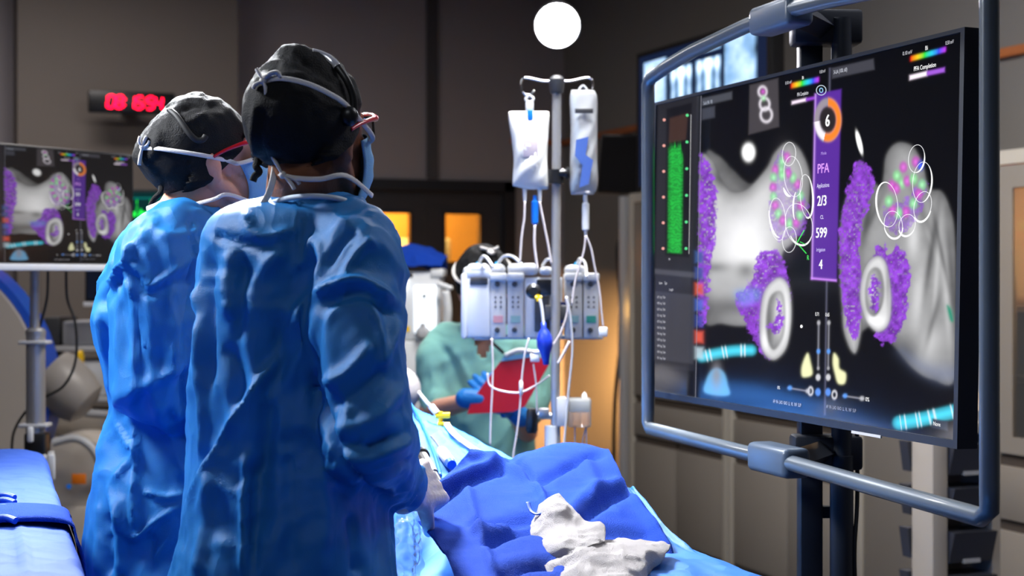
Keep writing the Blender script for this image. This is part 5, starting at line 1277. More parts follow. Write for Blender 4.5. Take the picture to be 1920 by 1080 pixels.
b = NB(); pb(b, 1049, 1061, 566, 606, -0.006, 0.010, bev=0.002); obj('side_display', b, mat('deep blue display', srgb(20, 30, 70), 0.2, emit=srgb(20, 30, 90), estr=0.4), ctl)
channel(1060, 1092, 'teal_pale'); channel(1094, 1123, 'teal')
b = NB()
for x0, x1, h in ((875, 918, 494), (921, 948, 495), (951, 1010, 494), (1012, 1036, 500), (1060, 1098, 497)):
    pb(b, x0, x1, h, 516, 0.0, 0.12, bev=0.016, seg=4)
obj('syringe_dome', b, M['white_plastic'], t)
b = NB(); pb(b, 912, 1132, 630, 637, 0.02, 0.13, bev=0.003); obj('mount_rail', b, M['grey_plastic'], t)
b = NB(); c = cp(1041, 585, DQ); box2(b, (c.x-0.03, DP+0.0125, c.z-0.02), (c.x+0.03, DQ+0.02, c.z+0.02), bev=0.004); obj('pole_clamp', b, M['dark_grey'], t)
DF = 4.36
def line(name, pts, r, label, m='line', d=DF, cat='tube', grp='clear infusion lines around the pumps'):
    b = NB(); tube(b, [cp(x, y, d+(p[2] if len(p) > 2 else 0)) for p in pts for x, y in (p[:2],)], r, smooth=6, seg=8)
    return obj(name, b, M[m], origin=cp(pts[0][0], pts[0][1], d), label=label, cat=cat, group=grp, smooth=True)
line('infusion_line', [(984, 378), (983, 410), (978, 445), (975, 492)], 0.0028, 'clear line from the left port of the milky bag')
line('infusion_line', [(1003, 422), (1002, 455), (1005, 485), (1008, 505)], 0.0034, 'clear line below the blue valve')
line('infusion_line', [(1012, 378), (1018, 410), (1027, 455), (1034, 495)], 0.0028, 'clear line from the right port of the milky bag')
line('infusion_line', [(1098, 442), (1095, 470), (1086, 500), (1078, 530), (1072, 572)], 0.0026, 'clear line curving inward from the drip chamber')
line('infusion_line', [(1099, 442), (1108, 465), (1115, 500), (1124, 545), (1128, 585), (1131, 612)], 0.0026, 'clear line curving outward from the drip chamber')
line('infusion_line', [(992, 634), (984, 664), (978, 715), (975, 763), (969, 813), (963, 850), (960, 880)], 0.0026, 'pinkish line hanging from under the pumps past the clipboard')
line('infusion_line', [(922, 634), (924, 680), (923, 728), (920, 790), (919, 835)], 0.0026, 'clear line hanging under the left pump')
line('infusion_line', [(914, 700), (918, 722), (940, 733), (975, 736), (1005, 722), (1031, 704)], 0.0026, 'clear line looping across the red clipboard')
line('infusion_line', [(1000, 682), (1005, 720), (1007, 775)], 0.0024, 'short clear line below the white clamp')
line('infusion_line', [(1062, 556), (1070, 600), (1073, 660), (1066, 735), (1058, 830), (1055, 870)], 0.0030, 'grey line hanging right of the stand pole', m='grey_plastic')
line('infusion_line', [(1068, 640), (1058, 660), (1046, 682)], 0.0036, 'thick pale line end hanging right of the blue bulb')
line('infusion_line', [(1060, 556), (1064, 580), (1056, 612), (1042, 640), (1028, 652)], 0.0026, 'clear line curving to the blue bulb')
M['cap_blue'] = mat('light blue cap', srgb(40, 160, 225), 0.4)
t = pump_root
for i, (pts, lb) in enumerate([([(897, 496), (905, 481), (914, 485), (924, 500)], 'white line arching over the left pump dome'), ([(933, 496), (944, 481), (961, 481), (979, 496)], 'white line arching over the middle pump dome'), ([(1017, 498), (1025, 487), (1035, 489), (1040, 505)], 'white line arching beside the stand pole'), ([(1082, 496), (1087, 485), (1097, 494), (1100, 520)], 'white line arching over the right pump dome')]):
    b = NB(); tube(b, [cp(x, y, DQ+0.05-0.05*k) for k, (x, y) in enumerate(pts)], 0.0042, smooth=6, seg=8); obj('dome_line', b, M['white_plastic'], origin=cp(*pts[0], DQ), label=lb, cat='tube', group='white lines over the pump tops', smooth=True)
    if i != 2:
        b = NB(); p = cp(pts[0][0], pts[0][1], DQ+0.05); lathe(b, p-Vector((0, 0, 0.010)), (0, 0, 1), [(0.009, 0), (0.009, 0.012), (0.005, 0.018)]); obj('line_cap', b, M['cap_blue'], t, label='light blue cap')
b = NB(); box(b, cp(1131, 622, DF), (0.024, 0.01, 0.026), bev=0.004); obj('line_clamp', b, M['white_plastic'], origin=cp(1131, 622, DF), label='white line clamp hanging right of the pumps', cat='clamp')
b = NB(); box(b, cp(1003, 671, DF), (0.026, 0.010, 0.022), bev=0.003); cyl(b, cp(1000, 660, DF), cp(1012, 660, DF), 0.006); obj('line_clamp', b, M['white_plastic'], origin=cp(1003, 671, DF), label='white line clamp hanging at the top of the red clipboard', cat='clamp')
b = NB(); p = cp(977, 727, DF); lathe(b, p-Vector((0, 0, 0.02)), (0, 0, 1), [(0.003, 0), (0.0055, 0.004), (0.0055, 0.034), (0.003, 0.04)]); obj('line_connector', b, M['white_plastic'], origin=p, label='white connector on the line in front of the red clipboard', cat='connector')
t = thing('squeeze_bulb', 'dark blue rubber squeeze bulb hanging before the pumps', 'bulb', cp(1020, 642, DF-0.02), 'cam')
b = NB(); lathe(b, cp(1024, 684, DF-0.03), (cp(1019, 606, DF-0.03)-cp(1024, 684, DF-0.03)), [(0.008, 0), (0.010, 0.012), (0.014, 0.03), (0.0215, 0.05), (0.0215, 0.072), (0.013, 0.092), (0.007, 0.10), (0.007, 0.115)], 28); obj('bulb', b, mat('dark blue rubber', srgb(24, 50, 165), 0.35), t, smooth=True)
b = NB(); tube(b, [cp(1019, 606, DF-0.03), cp(1016, 580, DF-0.03), cp(1012, 560, DF-0.03)], 0.004, smooth=4); obj('stem', b, M['white_plastic'], t)
t = thing('line_gauge', 'round black gauge with a yellow tap before the pump controller', 'gauge', cp(1002, 546, DF), 'cam')
b = NB(); lathe(b, cp(1000, 546, DF+0.02), (0, -1, 0), [(0.018, 0), (0.021, 0.006), (0.021, 0.022), (0.012, 0.03)]); obj('body', b, M['black'], t)
b = NB(); c = cp(1009, 558, DF-0.01); cyl(b, c-Vector((0.008, 0, 0)), c+Vector((0.010, 0, 0)), 0.005); cyl(b, c-Vector((0, 0, 0.010)), c+Vector((0, 0, 0.008)), 0.005); obj('tap', b, M['yellow'], t)
# pressure chamber clamped low on the stand
t = thing('pressure_chamber', 'clear pressure chamber on a grey bracket low on the stand', 'chamber', cp(1075, 775, DP), 'cam')
b = NB(); a = cp(1044, 746, DP-0.03); c = cp(1062, 798, DP); box2(b, (a.x, DP-0.03, c.z), (c.x, DP+0.03, a.z), bev=0.004); obj('bracket', b, M['grey_plastic'], t)
b = NB(); a = cp(1064, 746, DP); c = cp(1108, 800, DP); box2(b, (a.x, DP-0.025, c.z), (c.x, DP+0.03, a.z), bev=0.006); obj('vessel', b, M['clear'], t)
b = NB(); a = cp(1067, 750, DP); c = cp(1105, 772, DP); box2(b, (a.x, DP-0.018, c.z), (c.x, DP+0.022, a.z), bev=0.004); obj('fluid', b, M['bag_milky'], t)
b = NB(); lathe(b, cp(1096, 746, DP), (0, 0, 1), [(0.008, -0.002), (0.006, 0.010), (0.001, 0.016)]); obj('spout', b, M['white_plastic'], t)
for x0, x1 in ((1078, 1078), (1099, 1088), (1099, 1100)):
    b = NB(); tube(b, [cp(x0, 800, DP), cp((x0+x1)/2, 820, DP), cp(x1, 860, DP)], 0.002, seg=6); obj('tube', b, M['line'], t)
t = thing('stand_side_clamp', 'steel clamp with a black knob left of the stand pole', 'clamp', cp(1012, 780, DP), 'cam')
b = NB(); cyl(b, cp(1008, 780, DP), cp(1034, 780, DP), 0.010); box(b, cp(1020, 773, DP), (0.03, 0.03, 0.022), bev=0.004); obj('jaw', b, M['steel'], t)
b = NB(); tube(b, [cp(998, 766, DP), cp(998, 772, DP), cp(997, 806, DP), cp(997, 812, DP)], [0.012, 0.016, 0.017, 0.012]); obj('knob', b, M['black'], t)

# ------------------------------------------------------------------ white machine with the blue cloth, behind the surgeon
DM = 6.4
t = thing('anesthesia_machine', 'tall white lit machine between the near surgeon and the nurse', 'machine', (cp(780, 0, DM).x, DM, 0), 'cam')
def mb(bm, x0, x1, y0, y1, d0, d1, **kw):
    a = cp(x0, y0, DM); c = cp(x1, y1, DM); return box2(bm, (a.x, DM+d0, c.z), (c.x, DM+d1, a.z), **kw)
b = NB(); mb(b, 690, 826, 508, 640, 0, 0.35, bev=0.012); mb(b, 690, 822, 639, 800, 0.0, 0.35, bev=0.01); mb(b, 806, 832, 503, 520, -0.01, 0.3, bev=0.01); box2(b, (cp(690, 0, DM).x, DM, 0.08), (cp(822, 0, DM).x, DM+0.35, cp(0, 800, DM).z)); obj('body', b, M['white_plastic'], t)
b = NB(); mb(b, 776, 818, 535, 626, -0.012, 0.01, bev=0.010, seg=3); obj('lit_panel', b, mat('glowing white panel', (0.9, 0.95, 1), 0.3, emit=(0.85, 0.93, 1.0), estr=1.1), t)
b = NB(); mb(b, 750, 774, 511, 520, -0.004, 0.01, bev=0.002); mb(b, 793, 799, 552, 558, -0.02, -0.011, bev=0.002); obj('dark_window', b, M['dark_grey'], t)
b = NB(); c = cp(793, 624, DM-0.02); lathe(b, c, (0, -1, 0), [(0.026, 0), (0.028, 0.006), (0.018, 0.02), (0.01, 0.022)]); cyl(b, c+Vector((0, -0.01, -0.012)), c+Vector((0, -0.01, 0.038)), 0.010); obj('valve_knob', b, M['grey_plastic'], t)
b = NB(); mb(b, 760, 768, 612, 622, -0.002, 0.004); obj('yellow_tag', b, M['yellow'], t)
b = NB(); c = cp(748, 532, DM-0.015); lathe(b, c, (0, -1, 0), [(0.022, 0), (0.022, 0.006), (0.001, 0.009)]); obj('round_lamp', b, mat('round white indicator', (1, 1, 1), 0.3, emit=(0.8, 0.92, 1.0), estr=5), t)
b = NB(); p = cp(832, 560, DM-0.05)
for k in range(3): ellipsoid(b, cp(826+k*8, 534+k*3, DM-0.05), (0.016, 0.016, 0.012))
tube(b, [cp(836, 545, DM-0.05), cp(840, 580, DM-0.05), cp(838, 610, DM-0.04)], 0.016, smooth=4); obj('gas_connector', b, M['white_plastic'], t, smooth=True)
b = NB(); box2(b, (cp(690, 0, DM).x-0.03, DM-0.05, 0.0), (cp(822, 0, DM).x+0.03, DM+0.38, 0.08), bev=0.01); obj('base', b, M['dark_grey'], t)
def m3(x, y, dd=0): return cp(x, y, DM+dd)
rows = [[m3(690, 520, 0.34), m3(740, 500, 0.33), m3(790, 500, 0.33), m3(836, 520, 0.34)], [m3(690, 490, 0.24), m3(735, 463, 0.22), m3(790, 462, 0.22), m3(838, 484, 0.24)], [m3(690, 486, 0.08), m3(740, 462, 0.10), m3(785, 466, 0.10), m3(834, 488, 0.10)], [m3(690, 496, 0.0), m3(745, 478, 0.02), m3(790, 484, 0.02), m3(832, 492, 0.02)], [m3(690, 505, -0.02), m3(745, 498, -0.015), m3(785, 501, -0.02), m3(828, 500, -0.015)]]
grid_cloth('blue_cloth', rows, 14, 10, M['towel'], noise=((9, 0.012, 'f'), (22, 0.005, 'r')), frame='cam', seed=8, origin=m3(780, 500, 0.15), label='crumpled dark blue cloth on top of the tall white machine', cat='cloth')

# ================================================================== PEOPLE
def frame_mat(c, yaw, pitch=0.0, roll=0.0, s=1.0):
    """local x forward, y left, z up -> camera-aligned frame; yaw measured from +X towards +Y"""
    return Matrix.Translation(Vector(c)) @ (Matrix.Rotation(yaw, 4, 'Z') @ Matrix.Rotation(-pitch, 4, 'Y') @ Matrix.Rotation(roll, 4, 'X')) @ Matrix.Scale(s, 4)
def head_prims(bm, Mh, neck_to=None, neck_r=0.058):
    R3 = Mh.to_3x3(); P = lambda x, y, z: Mh @ Vector((x, y, z)); s = R3.col[0].length
    E = lambda c, r: ellipsoid(bm, P(*c), r, M=R3, seg=24, rings=16)
    E((-0.012, 0, 0.042), (0.096, 0.076, 0.083)); E((0.035, 0, 0.015), (0.062, 0.064, 0.075))
    E((0.040, 0, -0.045), (0.052, 0.053, 0.060)); E((0.058, 0, -0.092), (0.030, 0.032, 0.024))
    for y in (-1, 1):
        capsule(bm, P(-0.005, y*0.060, -0.035), P(0.055, y*0.026, -0.095), 0.018*s, 0.016*s)      # jaw line
        E((0.066, y*0.036, -0.018), (0.022, 0.020, 0.020))                                        # cheek
        capsule(bm, P(0.086, y*0.012, 0.034), P(0.074, y*0.045, 0.030), 0.010*s, 0.008*s)         # brow
        E((0.080, y*0.031, 0.014), (0.013, 0.014, 0.011))                                         # eye
        E((-0.008, y*0.077, -0.004), (0.018, 0.010, 0.031)); E((-0.002, y*0.076, -0.030), (0.009, 0.008, 0.011))   # ear and lobe
        capsule(bm, P(0.112, y*0.010, -0.030), P(0.100, y*0.013, -0.028), 0.007*s, 0.006*s)
    capsule(bm, P(0.093, 0, 0.022), P(0.116, 0, -0.022), 0.0085*s, 0.0125*s)                      # nose
    capsule(bm, P(0.090, -0.018, -0.056), P(0.090, 0.018, -0.056), 0.008*s, 0.008*s); capsule(bm, P(0.089, -0.014, -0.068), P(0.089, 0.014, -0.068), 0.008*s, 0.008*s)
    if neck_to is not None:
        capsule(bm, P(-0.022, 0, -0.045), neck_to, neck_r*s, neck_r*1.10*s, seg=20)
        capsule(bm, P(0.025, 0, -0.075), Vector(neck_to)+R3 @ Vector((0.02, 0, 0)), 0.036*s, 0.045*s)
def hand_prims(bm, wrist, fwd, palm, side, curls=(0.5, 0.6, 0.7, 0.8), thumb=0.4, infl=0.0, s=1.0):
    """fwd: wrist to knuckles; palm: direction the palm faces; side +1 puts the thumb on fwd x palm"""
    fwd = Vector(fwd).normalized(); palm = Vector(palm); palm = (palm-fwd*palm.dot(fwd)).normalized(); ac = fwd.cross(palm)*side
    w = Vector(wrist)
    for i in range(4):
        r = ac*(0.030-0.0205*i)*s
        capsule(bm, w+ac*(0.014-0.010*i)*s, w+fwd*0.082*s+r, (0.016+infl), 0.0125*s+infl)
    capsule(bm, w-fwd*0.03*s, w+fwd*0.02*s, 0.027*s+infl, 0.026*s+infl, flat=0.8, up=palm)
    L = [(0.042, 0.026, 0.020), (0.046, 0.029, 0.021), (0.043, 0.027, 0.020), (0.034, 0.020, 0.017)]
    for i in range(4):
        p = w+fwd*0.086*s+ac*(0.030-0.0205*i)*s; ang = 0.0; spread = ac*(0.10-0.06*i)
        for k in range(3):
            ang += curls[i]*(0.8, 1.1, 0.8)[k]; d = ((fwd*math.cos(ang)+palm*math.sin(ang))+spread).normalized(); qn = p+d*L[i][k]*s
            r0 = (0.0095, 0.0085, 0.0078)[k]*s+infl; r1 = (0.0086, 0.0079, 0.0070)[k]*s+infl
            capsule(bm, p, qn, r0, r1, seg=12); p = qn
    p = w+fwd*0.026*s+ac*0.022*s; d = (fwd*0.62+ac*0.68+palm*thumb).normalized()
    for ln, r0, r1 in ((0.040, 0.014, 0.0115), (0.031, 0.0110, 0.0095), (0.024, 0.0095, 0.0080)):
        qn = p+d*ln*s; capsule(bm, p, qn, r0*s+infl, r1*s+infl, seg=12); p = qn; d = (d+fwd*0.25+palm*thumb*0.4).normalized()
def ell_ring(c, rx_, ry_, ang, n=40, z=None, p=2.3):
    o = []
    for k in range(n):
        a = 2*PI*k/n; ca, sa = math.cos(a), math.sin(a)
        x = rx_*math.copysign(abs(ca)**(2/p), ca); y = ry_*math.copysign(abs(sa)**(2/p), sa)
        o.append(Vector((c[0]+x*math.cos(ang)-y*math.sin(ang), c[1]+x*math.sin(ang)+y*math.cos(ang), c[2])))
    return o
def body_prims(bm, base, yaw, sh_z, head_M, neck, arms, s=1.0, hands=None, lean=(0, 0)):
    """torso, legs, arms under the clothes; arms: list of (shoulder, elbow, wrist)"""
    f = Vector((math.cos(yaw), math.sin(yaw), 0)); l = Vector((-f.y, f.x, 0)); B = Vector((base[0], base[1], 0)); LN = Vector((lean[0], lean[1], 0))
    prof = [(0.90, 0.125, 0.088), (1.0, 0.130, 0.095), (1.10, 0.120, 0.090), (1.22, 0.128, 0.095), (1.34, 0.140, 0.098), (1.42, 0.130, 0.085), (1.47, 0.09, 0.07), (1.51, 0.06, 0.055)]
    k = sh_z/1.47; rings = []
    for z, a, c in prof:
        cc_ = B+LN*((z-0.9)/0.6); rings.append([Vector((p.x, p.y, p.z)) for p in ell_ring((cc_.x, cc_.y, z*k), c, a, yaw, 28)])
    loft(bm, rings)
    for y in (-1, 1):
        hip = B+l*y*0.07+Vector((0, 0, 0.92*k)); kn = B+l*y*0.11+f*0.015+Vector((0, 0, 0.50*k)); an = B+l*y*0.12-f*0.01+Vector((0, 0, 0.09))
        capsule(bm, hip, kn, 0.075, 0.055); capsule(bm, kn, an, 0.056, 0.036)
        capsule(bm, an+Vector((0, 0, -0.045))-f*0.03, an+f*0.15+Vector((0, 0, -0.05)), 0.042, 0.036, flat=0.9)
    for shd, el, wr in arms:
        s_in = Vector(shd)+(Vector(neck)-Vector(shd))*0.22+Vector((0, 0.01, -0.02))
        capsule(bm, Vector(neck)+(Vector(shd)-Vector(neck))*0.45+Vector((0, 0, -0.05)), s_in, 0.048, 0.044); capsule(bm, s_in, el, 0.044, 0.038); capsule(bm, el, wr, 0.038, 0.026)
    head_prims(bm, head_M, neck)
def build_body(root, skin, voxel, **kw):
    b = NB(); hands = kw.pop('hand_list', []); body_prims(b, **kw)
    for h in hands: hand_prims(b, **h)
    me = remesh(b, voxel, 3, 0.5)
    return link_mesh('body', me, skin, root)
def ray_ell(px, py, Mh, c, r):
    """first point where the view ray of a pixel meets a head-space ellipsoid"""
    Mi = Mh.inverted(); o = Mi @ Vector((0, 0, CAMZ)); p = Mi @ cp(px, py, 1.0); d = p-o
    o = Vector(((o.x-c[0])/r[0], (o.y-c[1])/r[1], (o.z-c[2])/r[2])); d = Vector((d.x/r[0], d.y/r[1], d.z/r[2]))
    A_ = d.dot(d); B_ = 2*o.dot(d); C_ = o.dot(o)-1; D = B_*B_-4*A_*C_
    t = (-B_-math.sqrt(D))/(2*A_) if D > 0 else -B_/(2*A_)
    h = o+d*t
    if D <= 0: h = h.normalized()
    return Mh @ Vector((h.x*r[0]+c[0], h.y*r[1]+c[1], h.z*r[2]+c[2]))
def make_cap(root, Mh, c, r, cut_pts, strokes, mcap, puff=0.0, seed=0, mods=(), top_flat=0.0, slope=0.0):
    """cut_pts: (front x,z) and (back x,z) of the lower edge in head space"""
    (x0, z0_), (x1, z1_) = cut_pts
    b = NB(); ellipsoid(b, (0, 0, 0), (1, 1, 1), seg=96, rings=72)
    for v in b.verts:
        n = v.co.copy()
        q_ = Vector((c[0]+n.x*r[0], c[1]+n.y*r[1], c[2]+n.z*r[2]))
        if n.x < 0: q_.x += -puff*max(0, -n.x)**2*(1-abs(n.z))          # fullness at the back
        if n.z < 0:
            k_ = min(1/max(math.sqrt(1-n.z*n.z), 0.3), 1.6)**(0.9 if n.x > -0.3 else 0.35); q_.x = c[0]+(q_.x-c[0])*(k_ if n.x < 0 else 1); q_.y = c[1]+(q_.y-c[1])*k_
        if n.x < 0.2 and n.z > 0: q_.z -= slope*(0.2-n.x)*n.z
        if top_flat: q_.z += top_flat*math.exp(-((n.x+0.05)/0.35)**2-(n.y/0.5)**2)*max(0, n.z)
        v.co = q_
    nrm = Vector((z0_-z1_, 0, -(x0-x1))).normalized(); nrm = nrm if nrm.z < 0 else -nrm
    bmesh.ops.bisect_plane(b, geom=list(b.verts)+list(b.edges)+list(b.faces), plane_co=(x0, 0, z0_), plane_no=nrm, clear_outer=True)
    me = bpy.data.meshes.new('surgical_cap'); b.to_mesh(me); b.free(); me.transform(Mh)
    V = mesh_np(me); N = normals_np(me)
    loc = (np.array(Mh.inverted())[:3, :3] @ V.T).T+np.array(Mh.inverted())[:3, 3]
    d = 0.0035*fbm(loc*22+seed, 3)+0.0022*ridged(loc*38+seed+3, 2)*np.clip((loc[:, 2]-0.02)*12, 0.2, 1)
    d += folds(V, N, strokes)
    set_np(me, V+N*d[:, None])
    o = link_mesh('surgical_cap', me, mcap, root)
    sm = o.modifiers.new('thickness', 'SOLIDIFY'); sm.thickness = 0.002; sm.offset = -1
    return o
def ribbon(parent, name, pts, w, m, flat=0.3, up=(0.25, -1, 0.1), **kw):
    b = NB(); tube(b, pts, w, smooth=6, seg=10, flat=flat, up=up); return obj(name, b, m, parent, smooth=True, **kw)
def make_mask(root, Mh, mm, dz=0.0, s=1.0):
    """pleated face mask in head space"""
    b = NB(); na, nz = 29, 17; G = []
    for i in range(nz):
        v = i/(nz-1); z = 0.004-0.118*v; row = []
        for j in range(na):
            a = (j/(na-1)*2-1); th_ = a*math.radians(88)
            rx0_ = 0.070-0.012*(v-0.4)**2*4; cxx = 0.042+0.010*math.sin(v*PI)-0.012*max(0, v-0.7)
            x = cxx+rx0_*math.cos(th_)+0.010*math.exp(-(a/0.16)**2)*(1-v)*1.2; y = (0.066-0.012*v)*math.sin(th_)
            x += 0.0025*math.sin(v*PI*7)*math.cos(a*PI/2); zz_ = z*(1-0.12*abs(a)**2)-0.012*abs(a)*(1-v)
            if v > 0.9: x -= 0.014*(v-0.9)*10*math.cos(th_)
            row.append(b.verts.new(Mh @ Vector((x, y, zz_))))
        G.append(row)
    for i in range(nz-1):
        for j in range(na-1): b.faces.new((G[i][j], G[i][j+1], G[i+1][j+1], G[i+1][j]))
    o = obj('face_mask', b, mm, root, smooth=True); sm = o.modifiers.new('thickness', 'SOLIDIFY'); sm.thickness = 0.0018; sm.offset = 1
    return o
def make_glasses(root, Mh, frame_m):
    P = lambda x, y, z: Mh @ Vector((x, y, z)); t = thing_child(root, 'glasses')
    b = NB()
    for y in (-1, 1):
        tube(b, [P(0.100, y*0.006, 0.020), P(0.102, y*0.03, 0.032), P(0.094, y*0.058, 0.030), P(0.080, y*0.071, 0.026)], 0.0042, smooth=5, seg=8)
        tube(b, [P(0.082, y*0.071, 0.026), P(0.055, y*0.082, 0.024), P(0.02, y*0.086, 0.018), P(-0.005, y*0.087, 0.010)], [0.0055, 0.0042, 0.0034, 0.003], smooth=5, seg=8)
    o = obj('glasses', b, frame_m, root, smooth=True)
    for y in (-1, 1):
        b = NB(); n1 = 10; G = []
        for i in range(n1):
            u = i/(n1-1); row = []
            for j in range(8):
                v = j/7; yy = 0.006+0.064*u; x = 0.103-0.024*u*u; z = 0.030-(0.046-0.010*abs(2*u-1)**3)*v
                row.append(b.verts.new(P(x, y*yy, z)))
            G.append(row)
        for i in range(n1-1):
            for j in range(7): b.faces.new((G[i][j], G[i+1][j], G[i+1][j+1], G[i][j+1]))
        l = obj('lens', b, M['glass'], o, smooth=True); sm = l.modifiers.new('thickness', 'SOLIDIFY'); sm.thickness = 0.0022
    return o
def thing_child(root, name): return None
def make_gown(root, name, rings, d0, sleeves, strokes, m, voxel=0.008, noise=((7, 0.006, 'f'), (15, 0.0045, 'r'), (34, 0.0016, 'f')), seed=0, cuts=None, extra=(), ring_ang=0.0, smooth_it=4, thick=0.0, crease=0.017):
    b = NB(); RG = []
    for y, L, R, ry_ in rings:
        a = cp(L, y, d0); c = cp(R, y, d0); mx = (a+c)/2; RG.append(ell_ring((mx.x, d0, a.z), (c.x-a.x)/2, ry_, 0, 44, p=2.4))
    # smooth interpolation between rings
    cols = list(zip(*RG)); cols = [catmull(list(c), 3) for c in cols]; loft(b, [list(r) for r in zip(*cols)])
    for sl in sleeves:
        for (p0, r0), (p1, r1) in zip(sl[:-1], sl[1:]): capsule(b, p0, p1, r0, r1, seg=24)
    for p0, r0 in extra: ellipsoid(b, p0, r0)
    me = remesh(b, voxel, smooth_it, 0.6)
    V = mesh_np(me); N = normals_np(me); d = np.zeros(len(V))
    W = np.stack([fbm(V*4+seed, 2), fbm(V*4+seed+31, 2), fbm(V*4+seed+57, 2)], 1)*0.10
    for sc, am, kind in noise:
        VV = (V+W)*np.array([1.0, 1.0, 0.55])*sc+seed
        d += am*(fbm(VV, 3) if kind == 'f' else ridged(VV, 2)-0.8)
    if crease:
        W2 = W*0.8+V; d += crease*(worley(W2*np.array([6.5, 6.5, 3.6])+seed*1.7)-0.5)+crease*0.45*(worley(W2*np.array([15, 15, 9.0])+seed)-0.5)
    d += 1.2*folds(V, N, strokes)
    V = V+N*d[:, None]; set_np(me, V)
    if cuts:
        bm_ = NB(); bm_.from_mesh(me); bm_.verts.ensure_lookup_table()
        kill = [v for v in bm_.verts if cuts(v.co)]; bmesh.ops.delete(bm_, geom=kill, context='VERTS'); bm_.to_mesh(me); bm_.free()
    o = link_mesh(name, me, m, root)
    if thick:
        s = o.modifiers.new('thickness', 'SOLIDIFY'); s.thickness = thick; s.offset = -1
    return o

# ------------------------------------------------------------------ near surgeon
B1 = (-0.345, 2.62); Y1 = math.radians(46)
H1 = frame_mat(cp(583, 260, 2.55), math.radians(57), math.radians(7), 0, 0.985)
N1 = Vector((cp(566, 400, 2.60).x, 2.60, 1.52))
S1 = thing('person', 'nearer surgeon in blue gown and black cap standing with back to the camera', 'person', (B1[0], B1[1], 0), 'cam')
sh1 = cp(694, 468, 2.49); el1 = cp(690, 838, 2.43); wr1 = cp(768, 926, 2.69)
sh1b = Vector((-0.46, 2.76, 1.45)); el1b = Vector((-0.42, 2.98, 1.18)); wr1b = Vector((-0.33, 3.02, 1.09))
f1a = (wr1-el1).normalized(); f1b = (wr1b-el1b).normalized()
h1 = [dict(wrist=wr1, fwd=(0.34, 0.75, 0.10), palm=(-0.75, 0.1, -0.45), side=-1, curls=(0.6, 0.75, 0.85, 0.95), thumb=0.6), dict(wrist=wr1b, fwd=(0.25, -0.05, -0.03), palm=(0, 0, -1), side=1, curls=(0.9, 1.0, 1.05, 1.1))]
build_body(S1, M['skin_dark'], 0.0042, base=B1, yaw=Y1, sh_z=1.46, head_M=H1, neck=N1, arms=[(sh1, el1, wr1), (sh1b, el1b, wr1b)], hand_list=h1)
for h, f_ in zip(h1, (f1a, f1b)):
    b = NB(); hh = dict(h); hh['infl'] = 0.0022; hand_prims(b, **hh)
    w = Vector(h['wrist']); capsule(b, w-f_*0.0, w-f_*0.07, 0.030, 0.033)
    link_mesh('glove', remesh(b, 0.0042, 3, 0.5), M['glove_white'], S1)
rings = [(372, 512, 652, .085), (380, 488, 668, .095), (390, 448, 684, .11), (405, 410, 702, .125), (425, 392, 716, .135), (460, 382, 722, .142), (520, 376, 722, .148), (600, 372, 720, .15), (680, 366, 718, .15), (780, 360, 716, .155), (880, 358, 720, .165), (980, 345, 732, .18), (1080, 324, 738, .19), (1300, 292, 760, .205), (1800, 262, 788, .225)]
sl1 = [[(cp(640, 440, 2.53), 0.070), (cp(672, 480, 2.49), 0.078), (cp(674, 640, 2.45), 0.074), (cp(690, 830, 2.43), 0.072), (cp(748, 905, 2.64), 0.044), (cp(768, 914, 2.70), 0.036)]]
